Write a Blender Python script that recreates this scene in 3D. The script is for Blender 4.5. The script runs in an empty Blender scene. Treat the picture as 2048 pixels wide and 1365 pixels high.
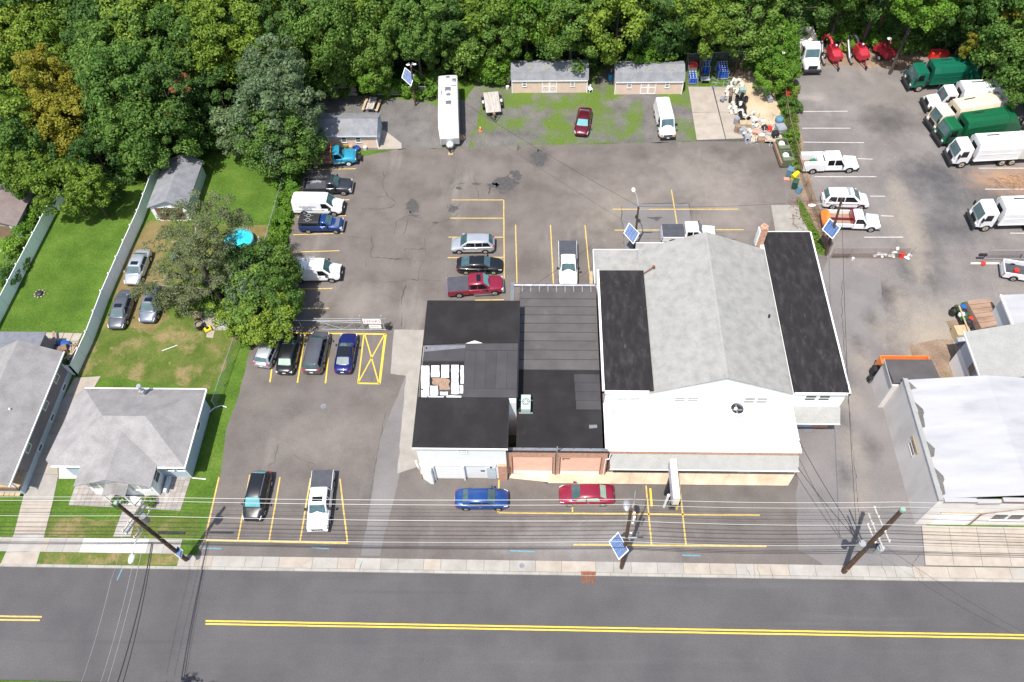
import bpy, math, random
import numpy as np
from mathutils import Vector, Matrix
random.seed(7); np.random.seed(7)
SC = bpy.context.scene
COL = SC.collection
PI = math.pi
# ---------------------------------------------------------------- camera (drone, 67 m up, looking about 56 degrees down)
CAMH = 67.0
FPX = 1600.0
_N = np.array([52.0, 1092.5, FPX]); _N /= np.linalg.norm(_N)
_X = np.array([1.0, 0.0058, -0.035]); _X -= _N * (_X @ _N); _X /= np.linalg.norm(_X)
_Z = -_N; _Y = np.cross(_Z, _X)
ROT = np.array([_X, _Y, _Z])          # world axes seen by the lens (right, down, forward)
cd = bpy.data.cameras.new('camera'); cam = bpy.data.objects.new('camera', cd); COL.objects.link(cam)
r_, u_, b_ = ROT[:, 0], -ROT[:, 1], -ROT[:, 2]
cam.matrix_world = Matrix(((r_[0], u_[0], b_[0], 0), (r_[1], u_[1], b_[1], 0), (r_[2], u_[2], b_[2], CAMH), (0, 0, 0, 1)))
cd.sensor_width = 36.0; cd.lens = FPX / 2048 * 36.0; cd.clip_start = 0.5; cd.clip_end = 2500
SC.camera = cam
# ---------------------------------------------------------------- light
SUNV = Vector((-0.20, -0.385, 1.0)).normalized()
w = bpy.data.worlds.new('World'); SC.world = w; w.use_nodes = True
nt = w.node_tree; bg = nt.nodes['Background']; sky = nt.nodes.new('ShaderNodeTexSky')
sky.sky_type = 'NISHITA'; sky.sun_disc = False
sky.sun_elevation = math.asin(SUNV.z); sky.sun_rotation = math.atan2(SUNV.x, SUNV.y)
sky.air_density = 1.2; sky.dust_density = 2.0
nt.links.new(sky.outputs[0], bg.inputs[0]); bg.inputs[1].default_value = 0.115
ld = bpy.data.lights.new('sun', 'SUN'); ld.energy = 4.3; ld.angle = math.radians(0.53); ld.color = (1.0, 0.955, 0.89)
sun = bpy.data.objects.new('sun', ld); COL.objects.link(sun); sun.rotation_euler = SUNV.to_track_quat('Z', 'Y').to_euler(); sun.location = (-30, -60, 150)
SC.view_settings.view_transform = 'Standard'; SC.view_settings.look = 'None'; SC.view_settings.exposure = 0.55; SC.view_settings.gamma = 1
SC.view_settings.use_curve_mapping = False
# ---------------------------------------------------------------- survey helper: a point measured in the photograph, on the plane at height z
def G(px, py, z=0.0):
    r = ROT @ np.array([px - 1024.0, py - 682.5, FPX]); t = (z - CAMH) / r[2]
    return Vector((r[0] * t, r[1] * t, z))
def zat(X, Y, py):
    best, bz = 1e9, 0
    for i in range(400):
        z = i * 0.05; c = ROT.T @ np.array([X, Y, z - CAMH]); e = abs(682.5 + FPX * c[1] / c[2] - py)
        if e < best: best, bz = e, z
    return bz
# ---------------------------------------------------------------- mesh builder
class MB:
    def __init__(s): s.v = []; s.f = []; s.sm = []
    def add(s, vs, fs, smooth=False):
        o = len(s.v); s.v += [tuple(p) for p in vs]; s.f += [tuple(i + o for i in f) for f in fs]; s.sm += [smooth] * len(fs); return s
    def poly(s, pts): return s.add(pts, [tuple(range(len(pts)))])
    def box(s, c, d, rz=0.0, tp=1.0):
        x, y, z = [k / 2 for k in d]; ca, sa = math.cos(rz), math.sin(rz); vs = []
        for sz, t in ((-1, 1), (1, tp)):
            for sx, sy in ((-1, -1), (1, -1), (1, 1), (-1, 1)):
                a, b = sx * x * t, sy * y * t; vs.append((c[0] + a * ca - b * sa, c[1] + a * sa + b * ca, c[2] + sz * z))
        return s.add(vs, [(3, 2, 1, 0), (4, 5, 6, 7), (0, 1, 5, 4), (1, 2, 6, 5), (2, 3, 7, 6), (3, 0, 4, 7)])
    def bb(s, x0, x1, y0, y1, z0, z1): return s.box(((x0 + x1) / 2, (y0 + y1) / 2, (z0 + z1) / 2), (x1 - x0, y1 - y0, z1 - z0))
    def rbox(s, x0, x1, y0, y1, z0, z1, c=0.08):
        # box with chamfered long top edges and ends
        def sec(x, k): return [(x, y0 + k, z0), (x, y1 - k, z0), (x, y1 - k, z1 - c - k), (x, y1 - c - k, z1 - k), (x, y0 + c + k, z1 - k), (x, y0 + k, z1 - c - k)]
        return s.loft([sec(x0, c * .5), sec(x0 + c * .7, 0), sec(x1 - c * .7, 0), sec(x1, c * .5)], smooth=False)
    def prism(s, pts, z0, z1):
        n = len(pts); a = sum(pts[i][0] * pts[(i + 1) % n][1] - pts[(i + 1) % n][0] * pts[i][1] for i in range(n))
        if a < 0: pts = list(pts)[::-1]
        vs = [(p[0], p[1], z0) for p in pts] + [(p[0], p[1], z1) for p in pts]
        return s.add(vs, [tuple(range(n))[::-1], tuple(range(n, 2 * n))] + [(i, (i + 1) % n, (i + 1) % n + n, i + n) for i in range(n)])
    def cyl(s, p0, p1, r0, r1=None, n=12, caps=True, smooth=True):
        r1 = r0 if r1 is None else r1; p0 = Vector(p0); p1 = Vector(p1); d = (p1 - p0).normalized()
        a = d.orthogonal().normalized(); b = d.cross(a); vs = []
        for p, r in ((p0, r0), (p1, r1)):
            for i in range(n):
                t = 2 * PI * i / n; vs.append(p + (a * math.cos(t) + b * math.sin(t)) * r)
        s.add(vs, [(i, (i + 1) % n, (i + 1) % n + n, i + n) for i in range(n)], smooth)
        if caps:
            s.add(vs[:n][::-1], [tuple(range(n))]); s.add(vs[n:], [tuple(range(n))])
        return s
    def ring(s, c, r0, r1, z0, z1, n=20):
        vs = []
        for r, z in ((r1, z0), (r1, z1), (r0, z1), (r0, z0)):
            for i in range(n):
                t = 2 * PI * i / n; vs.append((c[0] + r * math.cos(t), c[1] + r * math.sin(t), z))
        fs = []
        for k in range(4):
            for i in range(n):
                a, b = k * n + i, k * n + (i + 1) % n; c2, d2 = ((k + 1) % 4) * n + (i + 1) % n, ((k + 1) % 4) * n + i
                fs.append((a, b, c2, d2))
        return s.add(vs, fs, False)
    def tube(s, path, r, n=6):
        for a, b in zip(path[:-1], path[1:]): s.cyl(a, b, r if not callable(r) else r(a), None, n, False)
        return s
    def loft(s, secs, smooth=True, caps=True):
        n = len(secs[0]); vs = [p for q in secs for p in q]; fs = []
        for k in range(len(secs) - 1):
            for i in range(n):
                j = (i + 1) % n; fs.append((k * n + i, k * n + j, (k + 1) * n + j, (k + 1) * n + i))
        s.add(vs, fs, smooth)
        if caps: s.add(secs[0], [tuple(range(n))[::-1]]); s.add(secs[-1], [tuple(range(n))])
        return s
    def blob(s, c, r, nu=10, nv=6, z0=-1.0):
        vs = []; 
        for j in range(nv + 1):
            ph = math.asin(max(-1, min(1, z0 + (1 - z0) * j / nv)))
            for i in range(nu):
                t = 2 * PI * i / nu; vs.append((c[0] + r[0] * math.cos(t) * math.cos(ph), c[1] + r[1] * math.sin(t) * math.cos(ph), c[2] + r[2] * math.sin(ph)))
        fs = [(j * nu + i, j * nu + (i + 1) % nu, (j + 1) * nu + (i + 1) % nu, (j + 1) * nu + i) for j in range(nv) for i in range(nu)]
        return s.add(vs, fs, True)
    def mesh(s, name, mat=None, recalc=True):
        me = bpy.data.meshes.new(name); me.from_pydata([tuple(map(float, p)) for p in s.v], [], s.f)
        me.polygons.foreach_set('use_smooth', s.sm)
        if recalc:
            import bmesh
            bm = bmesh.new(); bm.from_mesh(me)
            bmesh.ops.remove_doubles(bm, verts=bm.verts, dist=0.0004); bmesh.ops.recalc_face_normals(bm, faces=bm.faces); bm.to_mesh(me); bm.free()
            if any(s.sm): me.set_sharp_from_angle(angle=math.radians(38))
        if mat: me.materials.append(mat)
        me.update(); return me
    def build(s, name, mat, parent=None, **kw):
        return link(name, s.mesh(name, mat, kw.pop('recalc', True)), parent, **kw)
def link(name, me, parent=None, loc=None, rz=None, label=None, cat=None, group=None, kind=None):
    o = bpy.data.objects.new(name, me); COL.objects.link(o)
    if parent is not None: o.parent = parent
    if loc is not None: o.location = loc
    if rz is not None: o.rotation_euler = (0, 0, rz)
    if label: o['label'] = label
    if cat: o['category'] = cat
    if group: o['group'] = group
    if kind: o['kind'] = kind
    return o
def thing(name, label, cat, loc=(0, 0, 0), rz=0.0, group=None, kind=None):
    return link(name, None, None, loc, rz, label, cat, group, kind)
KIDS = {}
def children(o): return [c for c in COL.objects if c.parent == o]
def snapshot(o): return [(c, [(g) for g in children(c)]) for c in children(o)]
def dup(root, snap, loc, rz, label=None, group=None, scale=None):
    r = root.copy(); COL.objects.link(r); r.location = loc; r.rotation_euler = (0, 0, rz)
    if label: r['label'] = label
    if group: r['group'] = group
    if scale: r.scale = scale
    for c, gs in snap:
        k = c.copy(); COL.objects.link(k); k.parent = r
        for g in gs: h = g.copy(); COL.objects.link(h); h.parent = k
    return r
# ---------------------------------------------------------------- materials
def lin(c):
    return tuple((x / 255 / 12.92 if x / 255 <= .04045 else ((x / 255 + .055) / 1.055) ** 2.4) for x in c)
MATS = {}
def nmat(name, cols, scale=1.0, rough=.85, detail=6, bump=0.0, bscale=25, metal=0, fine=.12, fscale=18, co='pos', island=0.0, spec=.3, coat=0, stretch=None, big=0.0, bigs=.15, stain=None, trans=None, blotch=None, alpha=None, objr=0.0):
    m = bpy.data.materials.new(name); m.use_nodes = True; t = m.node_tree; N = t.nodes; L = t.links
    P = N['Principled BSDF']; P.inputs['Roughness'].default_value = rough; P.inputs['Metallic'].default_value = metal
    P.inputs['Specular IOR Level'].default_value = spec; P.inputs['Coat Weight'].default_value = coat; P.inputs['Coat Roughness'].default_value = .06
    if co == 'pos': src = N.new('ShaderNodeNewGeometry').outputs['Position']
    else: src = N.new('ShaderNodeTexCoord').outputs['Object']
    def noise(sc, det=6, st=None, rg=.55, off=0):
        mp = N.new('ShaderNodeMapping'); L.new(src, mp.inputs[0]); mp.inputs['Location'].default_value = (off, off * 1.7, 0)
        if st: mp.inputs['Scale'].default_value = st
        n = N.new('ShaderNodeTexNoise'); n.inputs['Scale'].default_value = sc; n.inputs['Detail'].default_value = det; n.inputs['Roughness'].default_value = rg
        L.new(mp.outputs[0], n.inputs['Vector']); return n.outputs['Fac']
    def ramp(fac, stops):
        r = N.new('ShaderNodeValToRGB'); e = r.color_ramp.elements
        while len(e) > len(stops): e.remove(e[-1])
        while len(e) < len(stops): e.new(.5)
        for k, (p, c) in enumerate(stops): e[k].position = p; e[k].color = (*c, 1)
        L.new(fac, r.inputs[0]); return r.outputs[0]
    def mix(fac, a, b, mode='MIX'):
        x = N.new('ShaderNodeMix'); x.data_type = 'RGBA'; x.blend_type = mode
        if isinstance(fac, (int, float)): x.inputs[0].default_value = fac
        else: L.new(fac, x.inputs[0])
        for i, q in ((6, a), (7, b)):
            if isinstance(q, tuple): x.inputs[i].default_value = (*q, 1)
            else: L.new(q, x.inputs[i])
        return x.outputs[2]
    if len(cols) == 1: c = mix(0.0, cols[0], cols[0])
    else:
        k = len(cols); c = ramp(noise(scale, detail, stretch), [(.32 + .36 * i / (k - 1), cc) for i, cc in enumerate(cols)])
    if big: c = mix(1.0, c, ramp(noise(bigs, 4, None, .5, 31), [(.3, (1 - big,) * 3), (.7, (1 + big,) * 3)]), 'MULTIPLY')
    if stain:
        for i, (sc, st, th, amt, col) in enumerate(stain):
            f = ramp(noise(sc, 5, st, .6, 11 + 7 * i), [(th, (0, 0, 0)), (min(.99, th + .16), (amt,) * 3)]); c = mix(f, c, col)
    if blotch:
        for i, (bx, by, br, bs, amt, col) in enumerate(blotch):
            sb = N.new('ShaderNodeVectorMath'); sb.operation = 'SUBTRACT'; L.new(src, sb.inputs[0]); sb.inputs[1].default_value = (bx, by, 0)
            sm = N.new('ShaderNodeVectorMath'); sm.operation = 'MULTIPLY'; L.new(sb.outputs[0], sm.inputs[0]); sm.inputs[1].default_value = (1 / br, 1 / (br * bs), 0)
            ln = N.new('ShaderNodeVectorMath'); ln.operation = 'LENGTH'; L.new(sm.outputs[0], ln.inputs[0])
            ad = N.new('ShaderNodeMath'); ad.operation = 'ADD'; L.new(ln.outputs['Value'], ad.inputs[0])
            nn = N.new('ShaderNodeMath'); nn.operation = 'MULTIPLY'; L.new(noise(1.3 / max(.4, br) + .5, 7, None, .62, i * 3.3), nn.inputs[0]); nn.inputs[1].default_value = 1.5; L.new(nn.outputs[0], ad.inputs[1])
            mr = N.new('ShaderNodeMapRange'); mr.inputs[1].default_value = .8; mr.inputs[2].default_value = 1.75; mr.inputs[3].default_value = amt; mr.inputs[4].default_value = 0; L.new(ad.outputs[0], mr.inputs[0]); c = mix(mr.outputs[0], c, col)
    if fine: c = mix(1.0, c, ramp(noise(fscale, 3, None, .7, 5), [(.25, (1 - fine,) * 3), (.75, (1 + fine,) * 3)]), 'MULTIPLY')
    if island or objr:
        hs = N.new('ShaderNodeHueSaturation'); L.new(c, hs.inputs['Color'])
        if island: rnd = N.new('ShaderNodeNewGeometry').outputs['Random Per Island']
        else: rnd = N.new('ShaderNodeObjectInfo').outputs['Random']
        amt = island or objr
        mr = N.new('ShaderNodeMapRange'); L.new(rnd, mr.inputs[0]); mr.inputs[3].default_value = 1 - amt; mr.inputs[4].default_value = 1 + amt; L.new(mr.outputs[0], hs.inputs['Value'])
        if island and objr:
            mo = N.new('ShaderNodeMapRange'); L.new(N.new('ShaderNodeObjectInfo').outputs['Random'], mo.inputs[0]); mo.inputs[3].default_value = .5 - objr * .07; mo.inputs[4].default_value = .5 + objr * .07; L.new(mo.outputs[0], hs.inputs['Hue'])
            mv = N.new('ShaderNodeMath'); mv.operation = 'MULTIPLY'; L.new(mr.outputs[0], mv.inputs[0])
            m2 = N.new('ShaderNodeMapRange'); L.new(N.new('ShaderNodeObjectInfo').outputs['Random'], m2.inputs[0]); m2.inputs[3].default_value = 1 + objr; m2.inputs[4].default_value = 1 - objr; L.new(m2.outputs[0], mv.inputs[1]); L.new(mv.outputs[0], hs.inputs['Value'])
        c = hs.outputs[0]
    L.new(c, P.inputs['Base Color'])
    if bump:
        b = N.new('ShaderNodeBump'); b.inputs['Strength'].default_value = bump; b.inputs['Distance'].default_value = .06
        L.new(noise(bscale, 4, None, .7, 3), b.inputs['Height']); L.new(b.outputs[0], P.inputs['Normal'])
    if trans:
        out = N['Material Output']; tr = N.new('ShaderNodeBsdfTranslucent'); L.new(c, tr.inputs[0]); ms = N.new('ShaderNodeMixShader'); ms.inputs[0].default_value = trans
        L.new(P.outputs[0], ms.inputs[1]); L.new(tr.outputs[0], ms.inputs[2]); L.new(ms.outputs[0], out.inputs[0])
    if alpha:
        out = N['Material Output']; tr = N.new('ShaderNodeBsdfTransparent'); ms = N.new('ShaderNodeMixShader'); ms.inputs[0].default_value = alpha
        L.new(tr.outputs[0], ms.inputs[1]); L.new(P.outputs[0], ms.inputs[2]); L.new(ms.outputs[0], out.inputs[0])
    MATS[name] = m; return m
def g(v, w=0.0): return (v * (1 + w), v, v * (1 - w))
def A(px, py): p = G(px, py); return p.x, p.y
# asphalt stains have their own places on the lot
def BL(px, py, r, s, amt, col): x, y = A(px, py); return (x, y, r * 1.3, s, min(.95, amt * 1.3), col)
DUST = (.27, .235, .19); OIL = (.055, .053, .055)
track_bl = [BL(x_, y_, 1.3, 1.8, .4, DUST) for x_, y_ in ((1795, 380), (1822, 430), (1838, 480), (1838, 540), (1800, 600), (1760, 655), (1722, 720), (1702, 800), (1706, 900), (1722, 1000))] + [BL(x_, y_, .9, 1.6, .38, OIL) for x_, y_ in ((1812, 545), (1775, 600), (1742, 640), (1716, 690), (1690, 760), (1684, 840), (1745, 900), (1690, 950), (1860, 560))]
lot_bl = [BL(1010, 370, 1.6, .8, .6, (.07, .066, .066)), BL(1075, 315, 1.3, 1.3, .75, (.06, .058, .058)), BL(825, 415, .9, 1.5, .7, (.07, .066, .066)), BL(1205, 468, .9, .8, .5, (.1, .09, .085)), BL(1310, 438, .9, .5, .6, (.07, .065, .06)),
          BL(930, 650, 2.2, .8, .25, (.34, .30, .27)), BL(710, 600, 4, .6, .25, (.31, .28, .25)), BL(1380, 350, 5, .8, .3, (.31, .28, .25)), BL(1240, 420, 5, 1.0, .3, (.30, .265, .22)), BL(745, 825, 1.2, 1.2, .35, (.12, .10, .09)), BL(880, 965, 2, .6, .3, (.11, .10, .095)),
          BL(640, 880, 5, .5, .2, (.30, .27, .24)), BL(1180, 1090, 8, .25, .4, (.29, .28, .27)), BL(1460, 410, 4, 1.6, .35, (.31, .27, .24))]
yard_bl = [BL(1905, 400, 6, .9, .42, (.095, .093, .1)), BL(1850, 560, 4, .6, .3, (.11, .107, .115)), BL(1800, 200, 6, .7, .3, (.17, .145, .125)), BL(1640, 300, 3, 2.2, .3, (.13, .122, .12)), BL(1870, 350, 5, .6, .6, (.05, .05, .055)), BL(1900, 460, 4.5, .5, .55, (.065, .065, .07)), BL(1835, 515, 2.5, 1, .5, (.07, .07, .075)), BL(1780, 240, 3.5, .8, .55, (.06, .055, .055)), BL(1775, 585, 1.6, .7, .8, (.06, .055, .055)), BL(1735, 620, 1.6, .7, .6, (.07, .065, .065)), BL(1708, 650, 1.5, 1, .5, (.08, .07, .065)),
           BL(1820, 470, 1.4, 5, .45, (.30, .26, .21)), BL(1870, 680, 4, 1, .5, (.36, .30, .22)), BL(1890, 640, 5, .8, .3, (.30, .27, .23)), BL(1740, 105, 7, .5, .6, (.30, .235, .17)), BL(1900, 200, 2.5, .5, .4, (.33, .30, .27)), BL(1620, 195, 2, .4, .5, (.32, .29, .26)), BL(2030, 365, 5, .5, .9, (.34, .19, .10)), BL(1980, 400, 7, .35, .5, (.06, .06, .06)), BL(1720, 850, 1.5, 6, .3, (.24, .21, .18))]
nmat('lot', [(0.113, 0.097, 0.087), (0.143, 0.124, 0.113), (0.164, 0.143, 0.130)], .35, .9, 8, .25, 14, fine=.2, fscale=9, big=.10, bigs=.09, stain=[(.22, (1, .25, 1), .58, .5, (.31, .28, .255)), (.5, None, .64, .4, (.09, .084, .08)), (2.6, None, .68, .5, (.25, .23, .21)), (.09, (1, 3, 1), .56, .35, (.115, .108, .104))], blotch=lot_bl)
nmat('front_lot', [(0.113, 0.098, 0.090), (0.136, 0.120, 0.111), (0.154, 0.135, 0.123)], .4, .9, 8, .25, 14, fine=.2, fscale=9, big=.08, bigs=.1, stain=[(.3, (1, .3, 1), .62, .35, (.27, .245, .225)), (.8, None, .7, .3, (.12, .11, .105))], blotch=lot_bl[9:13])
nmat('yard', [(0.142, 0.129, 0.125), (0.176, 0.160, 0.153), (0.206, 0.188, 0.178)], .3, .9, 8, .3, 12, fine=.24, fscale=8, big=.12, bigs=.08, stain=[(.35, (1, .35, 1), .58, .5, (.29, .265, .25)), (.3, (.3, 1, 1), .6, .5, (.085, .083, .086)), (.12, None, .56, .4, (.26, .225, .185)), (2.4, None, .68, .5, (.3, .27, .24))], blotch=yard_bl + track_bl)
nmat('drive', [(0.151, 0.142, 0.141), (0.174, 0.162, 0.160), (0.196, 0.180, 0.175)], .3, .9, 8, .25, 14, fine=.15, fscale=9, big=.07, stain=[(.5, (1, .12, 1), .6, .4, (.2, .188, .18))], blotch=yard_bl[4:8] + track_bl)
nmat('road', [(0.079, 0.075, 0.079), (0.091, 0.087, 0.090), (0.101, 0.097, 0.099)], .25, .88, 8, .2, 16, fine=.2, fscale=9, big=.07, bigs=.12, stain=[(.16, (.16, 2.4, 1), .56, .4, (.135, .126, .125)), (.2, (.1, 4.5, 1), .6, .5, (.06, .058, .062)), (1.6, None, .7, .35, (.16, .15, .145)), (.5, (.5, .5, 1), .66, .3, (.075, .072, .075))])
nmat('concrete', [(0.286, 0.265, 0.243), (0.328, 0.308, 0.282), (0.365, 0.345, 0.321)], .8, .9, 7, .1, 20, fine=.1, stain=[(1.2, None, .6, .35, (.37, .33, .28))], objr=.07)
nmat('old_concrete', [(0.304, 0.265, 0.223), (0.353, 0.308, 0.262), (0.383, 0.345, 0.302)], .9, .9, 8, .1, 20, fine=.12, stain=[(.7, None, .55, .4, (.38, .33, .27))], objr=.05)
nmat('grey_concrete', [(0.259, 0.238, 0.212), (0.295, 0.274, 0.245), (0.331, 0.310, 0.281)], .8, .9, 8, .1, 20, fine=.12, stain=[(.7, None, .58, .4, (.28, .25, .22))], objr=.05)
nmat('apron', [(0.245, 0.216, 0.202), (0.302, 0.274, 0.252), (0.360, 0.324, 0.302)], .7, .85, 6, .05, 20, fine=.08, objr=.12)
nmat('white_concrete', [(0.490, 0.475, 0.446), (0.562, 0.547, 0.526)], 1.2, .85, 6, .05, 20, fine=.05)
nmat('warm_walk', [(0.438, 0.350, 0.245), (0.544, 0.438, 0.324), (0.596, 0.499, 0.392)], .8, .9, 8, .1, 20, fine=.12, stain=[(.8, None, .6, .4, (.42, .34, .23))], objr=.05)
nmat('grass', [(0.054, 0.104, 0.015), (0.073, 0.135, 0.019), (0.103, 0.166, 0.028)], .35, .95, 8, .5, 9, fine=.35, fscale=4.5, big=.12, bigs=.12, spec=.1, stain=[(.9, None, .66, .4, (.15, .18, .05)), (1.7, None, .6, .45, (.035, .085, .012)), (.25, None, .62, .3, (.14, .16, .045))])
nmat('worn_grass', [(0.069, 0.107, 0.018), (0.094, 0.129, 0.027), (0.131, 0.142, 0.041)], .5, .95, 8, .5, 9, fine=.3, fscale=5, big=.12, spec=.1, stain=[(.35, None, .5, .85, (.26, .19, .10)), (1.1, None, .62, .8, (.3, .22, .13))])
nmat('dry_grass', [(.138, .116, .043), (.181, .142, .060), (.206, .163, .077)], .6, .95, 8, .4, 9, fine=.25, fscale=5, spec=.1, stain=[(.5, None, .6, .5, (.12, .15, .035))])
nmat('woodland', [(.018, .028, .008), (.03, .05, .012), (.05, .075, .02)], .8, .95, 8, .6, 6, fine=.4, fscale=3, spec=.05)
nmat('gravel', [(0.110, 0.102, 0.100), (0.138, 0.130, 0.126), (0.162, 0.151, 0.145)], .5, .95, 8, .8, 9, fine=.38, fscale=7, big=.1, stain=[(.6, None, .66, .45, (.27, .2, .15))])
nmat('weedy_gravel', [(0.109, 0.102, 0.098), (0.141, 0.133, 0.127), (0.169, 0.159, 0.148)], .5, .95, 8, .8, 9, fine=.34, fscale=6, big=.1, spec=.1, stain=[(.26, None, .415, 1.0, (.1, .155, .03)), (.8, None, .6, .7, (.15, .2, .045)), (.9, None, .68, .7, (.3, .21, .15))])
nmat('sand', [(.361, .284, .189), (.447, .361, .249), (.499, .413, .301)], .5, .95, 8, .4, 9, fine=.15, fscale=7, stain=[(.5, None, .6, .5, (.56, .4, .19))])
nmat('dirt', [(.172, .120, .086), (.232, .163, .116), (.284, .215, .155)], .6, .95, 8, .6, 9, fine=.3, fscale=6, stain=[(.7, None, .58, .7, (.13, .17, .04))])
nmat('yellow_paint', [(.46, .32, .08), (.56, .40, .115), (.62, .46, .16)], 2.5, .7, 8, fine=.15, fscale=14, stain=[(1.3, None, .6, .55, (.25, .21, .15)), (5, None, .62, .6, (.2, .175, .15))])
nmat('bright_yellow', [(.60, .42, .05), (.68, .49, .07)], 2.5, .6, 6, fine=.12, fscale=14, stain=[(4, None, .66, .45, (.3, .25, .12))])
nmat('white_paint', [(0.480, 0.464, 0.440), (0.624, 0.608, 0.584)], 2.0, .7, 8, fine=.1, stain=[(2.5, None, .55, .7, (.3, .28, .27))])
nmat('blue_marking', [(0.072, 0.240, 0.348), (0.150, 0.300, 0.372)], 3, .8, stain=[(4, None, .5, .8, (.22, .21, .21))])
nmat('tar', [(.06, .057, .057), (.09, .085, .085)], 3, .75, 5, fine=.15)
nmat('rust', [(.18, .07, .035), (.3, .12, .06)], 4, .7, 6, fine=.2, metal=.3)
# building stuff
nmat('grey_shingle', [(0.222, 0.212, 0.211), (0.265, 0.254, 0.254), (0.301, 0.289, 0.286)], .8, .9, 6, .3, 14, fine=.16, fscale=8, big=.05)
nmat('slate_shingle', [(0.177, 0.181, 0.199), (0.214, 0.218, 0.236), (0.244, 0.248, 0.266)], 1.2, .9, 7, .3, 14, fine=.22, fscale=9, big=.05)
nmat('dark_shingle', [(.19, .15, .145), (.24, .195, .185)], 1.2, .9, 7, .3, 14, fine=.2, fscale=9)
nmat('hall_roof', [(0.242, 0.239, 0.226), (0.288, 0.282, 0.269), (0.323, 0.314, 0.297)], 1.2, .85, 8, .1, 14, fine=.09, fscale=8, big=.02, stain=[(.22, (.35, 1.9, 1), .67, .3, (.17, .175, .175)), (1.6, (2.5, .3, 1), .6, .25, (.36, .365, .365))])
nmat('black_roof', [(0.013, 0.012, 0.013), (0.018, 0.016, 0.017), (0.024, 0.023, 0.023)], .5, .8, 8, .1, 14, fine=.12, big=.1, stain=[(.8, (1, .6, 1), .62, .3, (.055, .052, .053))])
nmat('black_roof_streaked', [(0.013, 0.012, 0.013), (0.019, 0.017, 0.018), (0.031, 0.029, 0.030)], .9, .8, 8, .1, 14, fine=.15, stretch=(2.2, .8, 1), stain=[(1.1, (1.5, .7, 1), .56, .45, (.07, .066, .068)), (2.4, (1, .5, 1), .64, .5, (.12, .115, .117))])
nmat('grey_membrane', [(0.044, 0.042, 0.045), (0.052, 0.050, 0.054), (0.061, 0.058, 0.061)], .5, .8, 8, .1, 14, fine=.08, big=.07, objr=.1)
nmat('brown_membrane', [(0.075, 0.070, 0.070), (0.090, 0.083, 0.083), (0.104, 0.096, 0.096)], .5, .8, 8, .1, 14, fine=.08, big=.07, stain=[(.4, None, .64, .4, (.24, .225, .22))], objr=.06)
nmat('white_coating', [(.72, .72, .73), (.82, .82, .83)], 1.5, .6, 6, fine=.05)
nmat('white_roof', [(.80, .81, .80), (.84, .85, .84)], .8, .6, 6, fine=.03, stain=[(.5, None, .72, .3, (.66, .67, .66))])
nmat('silver_roof', [(0.330, 0.328, 0.346), (0.374, 0.372, 0.386), (0.407, 0.404, 0.412)], .5, .6, 8, .1, 14, fine=.06, stretch=(.35, 1.8, 1), stain=[(.5, (.6, 1.6, 1), .58, .5, (.27, .27, .3)), (1.6, (.3, 2.5, 1), .62, .4, (.3, .3, .33))])
nmat('white_siding', [(.78, .79, .79), (.83, .84, .84)], 1.5, .6, 6, fine=.03)
nmat('blue_siding', [(.38, .47, .54), (.42, .51, .58)], 1.5, .6, 6, fine=.05)
nmat('pale_siding', [(.5, .56, .6), (.54, .6, .64)], 1.5, .6, 6, fine=.05)
nmat('mauve_siding', [(.24, .2, .22), (.28, .235, .255)], 1.5, .7, 6, fine=.06)
nmat('tan_siding', [(0.652, 0.486, 0.392), (0.744, 0.559, 0.453)], 1.2, .75, 6, fine=.06, stain=[(1, None, .66, .3, (.44, .3, .23))])
nmat('brick', [(0.403, 0.213, 0.146), (0.515, 0.291, 0.202), (0.582, 0.347, 0.258)], 4, .85, 5, .2, 20, fine=.2, fscale=14)
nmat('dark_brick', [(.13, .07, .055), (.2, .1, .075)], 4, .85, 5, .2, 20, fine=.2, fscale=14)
nmat('salmon_door', [(0.806, 0.468, 0.351), (0.880, 0.546, 0.416)], 1.5, .6, 5, fine=.04)
nmat('trim_white', [(.8, .8, .79), (.85, .85, .84)], 2, .5, 4, fine=.03)
nmat('stucco_grey', [(0.527, 0.494, 0.474), (0.618, 0.586, 0.566), (0.685, 0.645, 0.626)], .5, .9, 8, .15, 14, fine=.07, stretch=(1, 1, .3), stain=[(.5, (1, 1, .4), .66, .3, (.34, .31, .29))])
nmat('stucco_pale', [(.68, .63, .6), (.76, .72, .7)], .8, .85, 7, fine=.04, stain=[(.7, (1, 1, .4), .64, .4, (.6, .5, .43))])
nmat('canopy_grey', [(0.289, 0.289, 0.275), (0.328, 0.328, 0.315)], 1.2, .9, 6, .2, 12, fine=.12, fscale=8)
nmat('metal_grey', [(.25, .25, .27), (.33, .33, .35)], 2, .45, 5, metal=.6, fine=.08)
nmat('galvanised', [(.42, .43, .44), (.52, .53, .54)], 3, .4, 5, metal=.5, fine=.08)
nmat('dark_metal', [(.03, .03, .033), (.055, .055, .06)], 3, .5, 4, metal=.4)
nmat('window_glass', [(.05, .055, .06), (.09, .1, .1)], 2, .12, 3, spec=.8, fine=0)
nmat('pole_wood', [(.06, .035, .025), (.1, .058, .04), (.13, .08, .06)], 6, .85, 7, fine=.3, fscale=20)
nmat('weathered_wood', [(.33, .3, .28), (.42, .39, .36), (.5, .46, .42)], 2.5, .9, 7, fine=.15, fscale=20, stretch=(3, .4, 1), objr=.12)
nmat('tan_wood', [(.383, .289, .170), (.476, .374, .238)], 2.5, .8, 6, fine=.15, objr=.1)
nmat('brown_deck', [(.22, .14, .1), (.3, .2, .145), (.34, .235, .18)], 1.0, .85, 8, fine=.12, stretch=(.6, 1.6, 1))
nmat('vinyl', [(0.842, 0.928, 0.950), (0.909, 0.950, 0.950)], 1.2, .45, 4, fine=.02)
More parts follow.
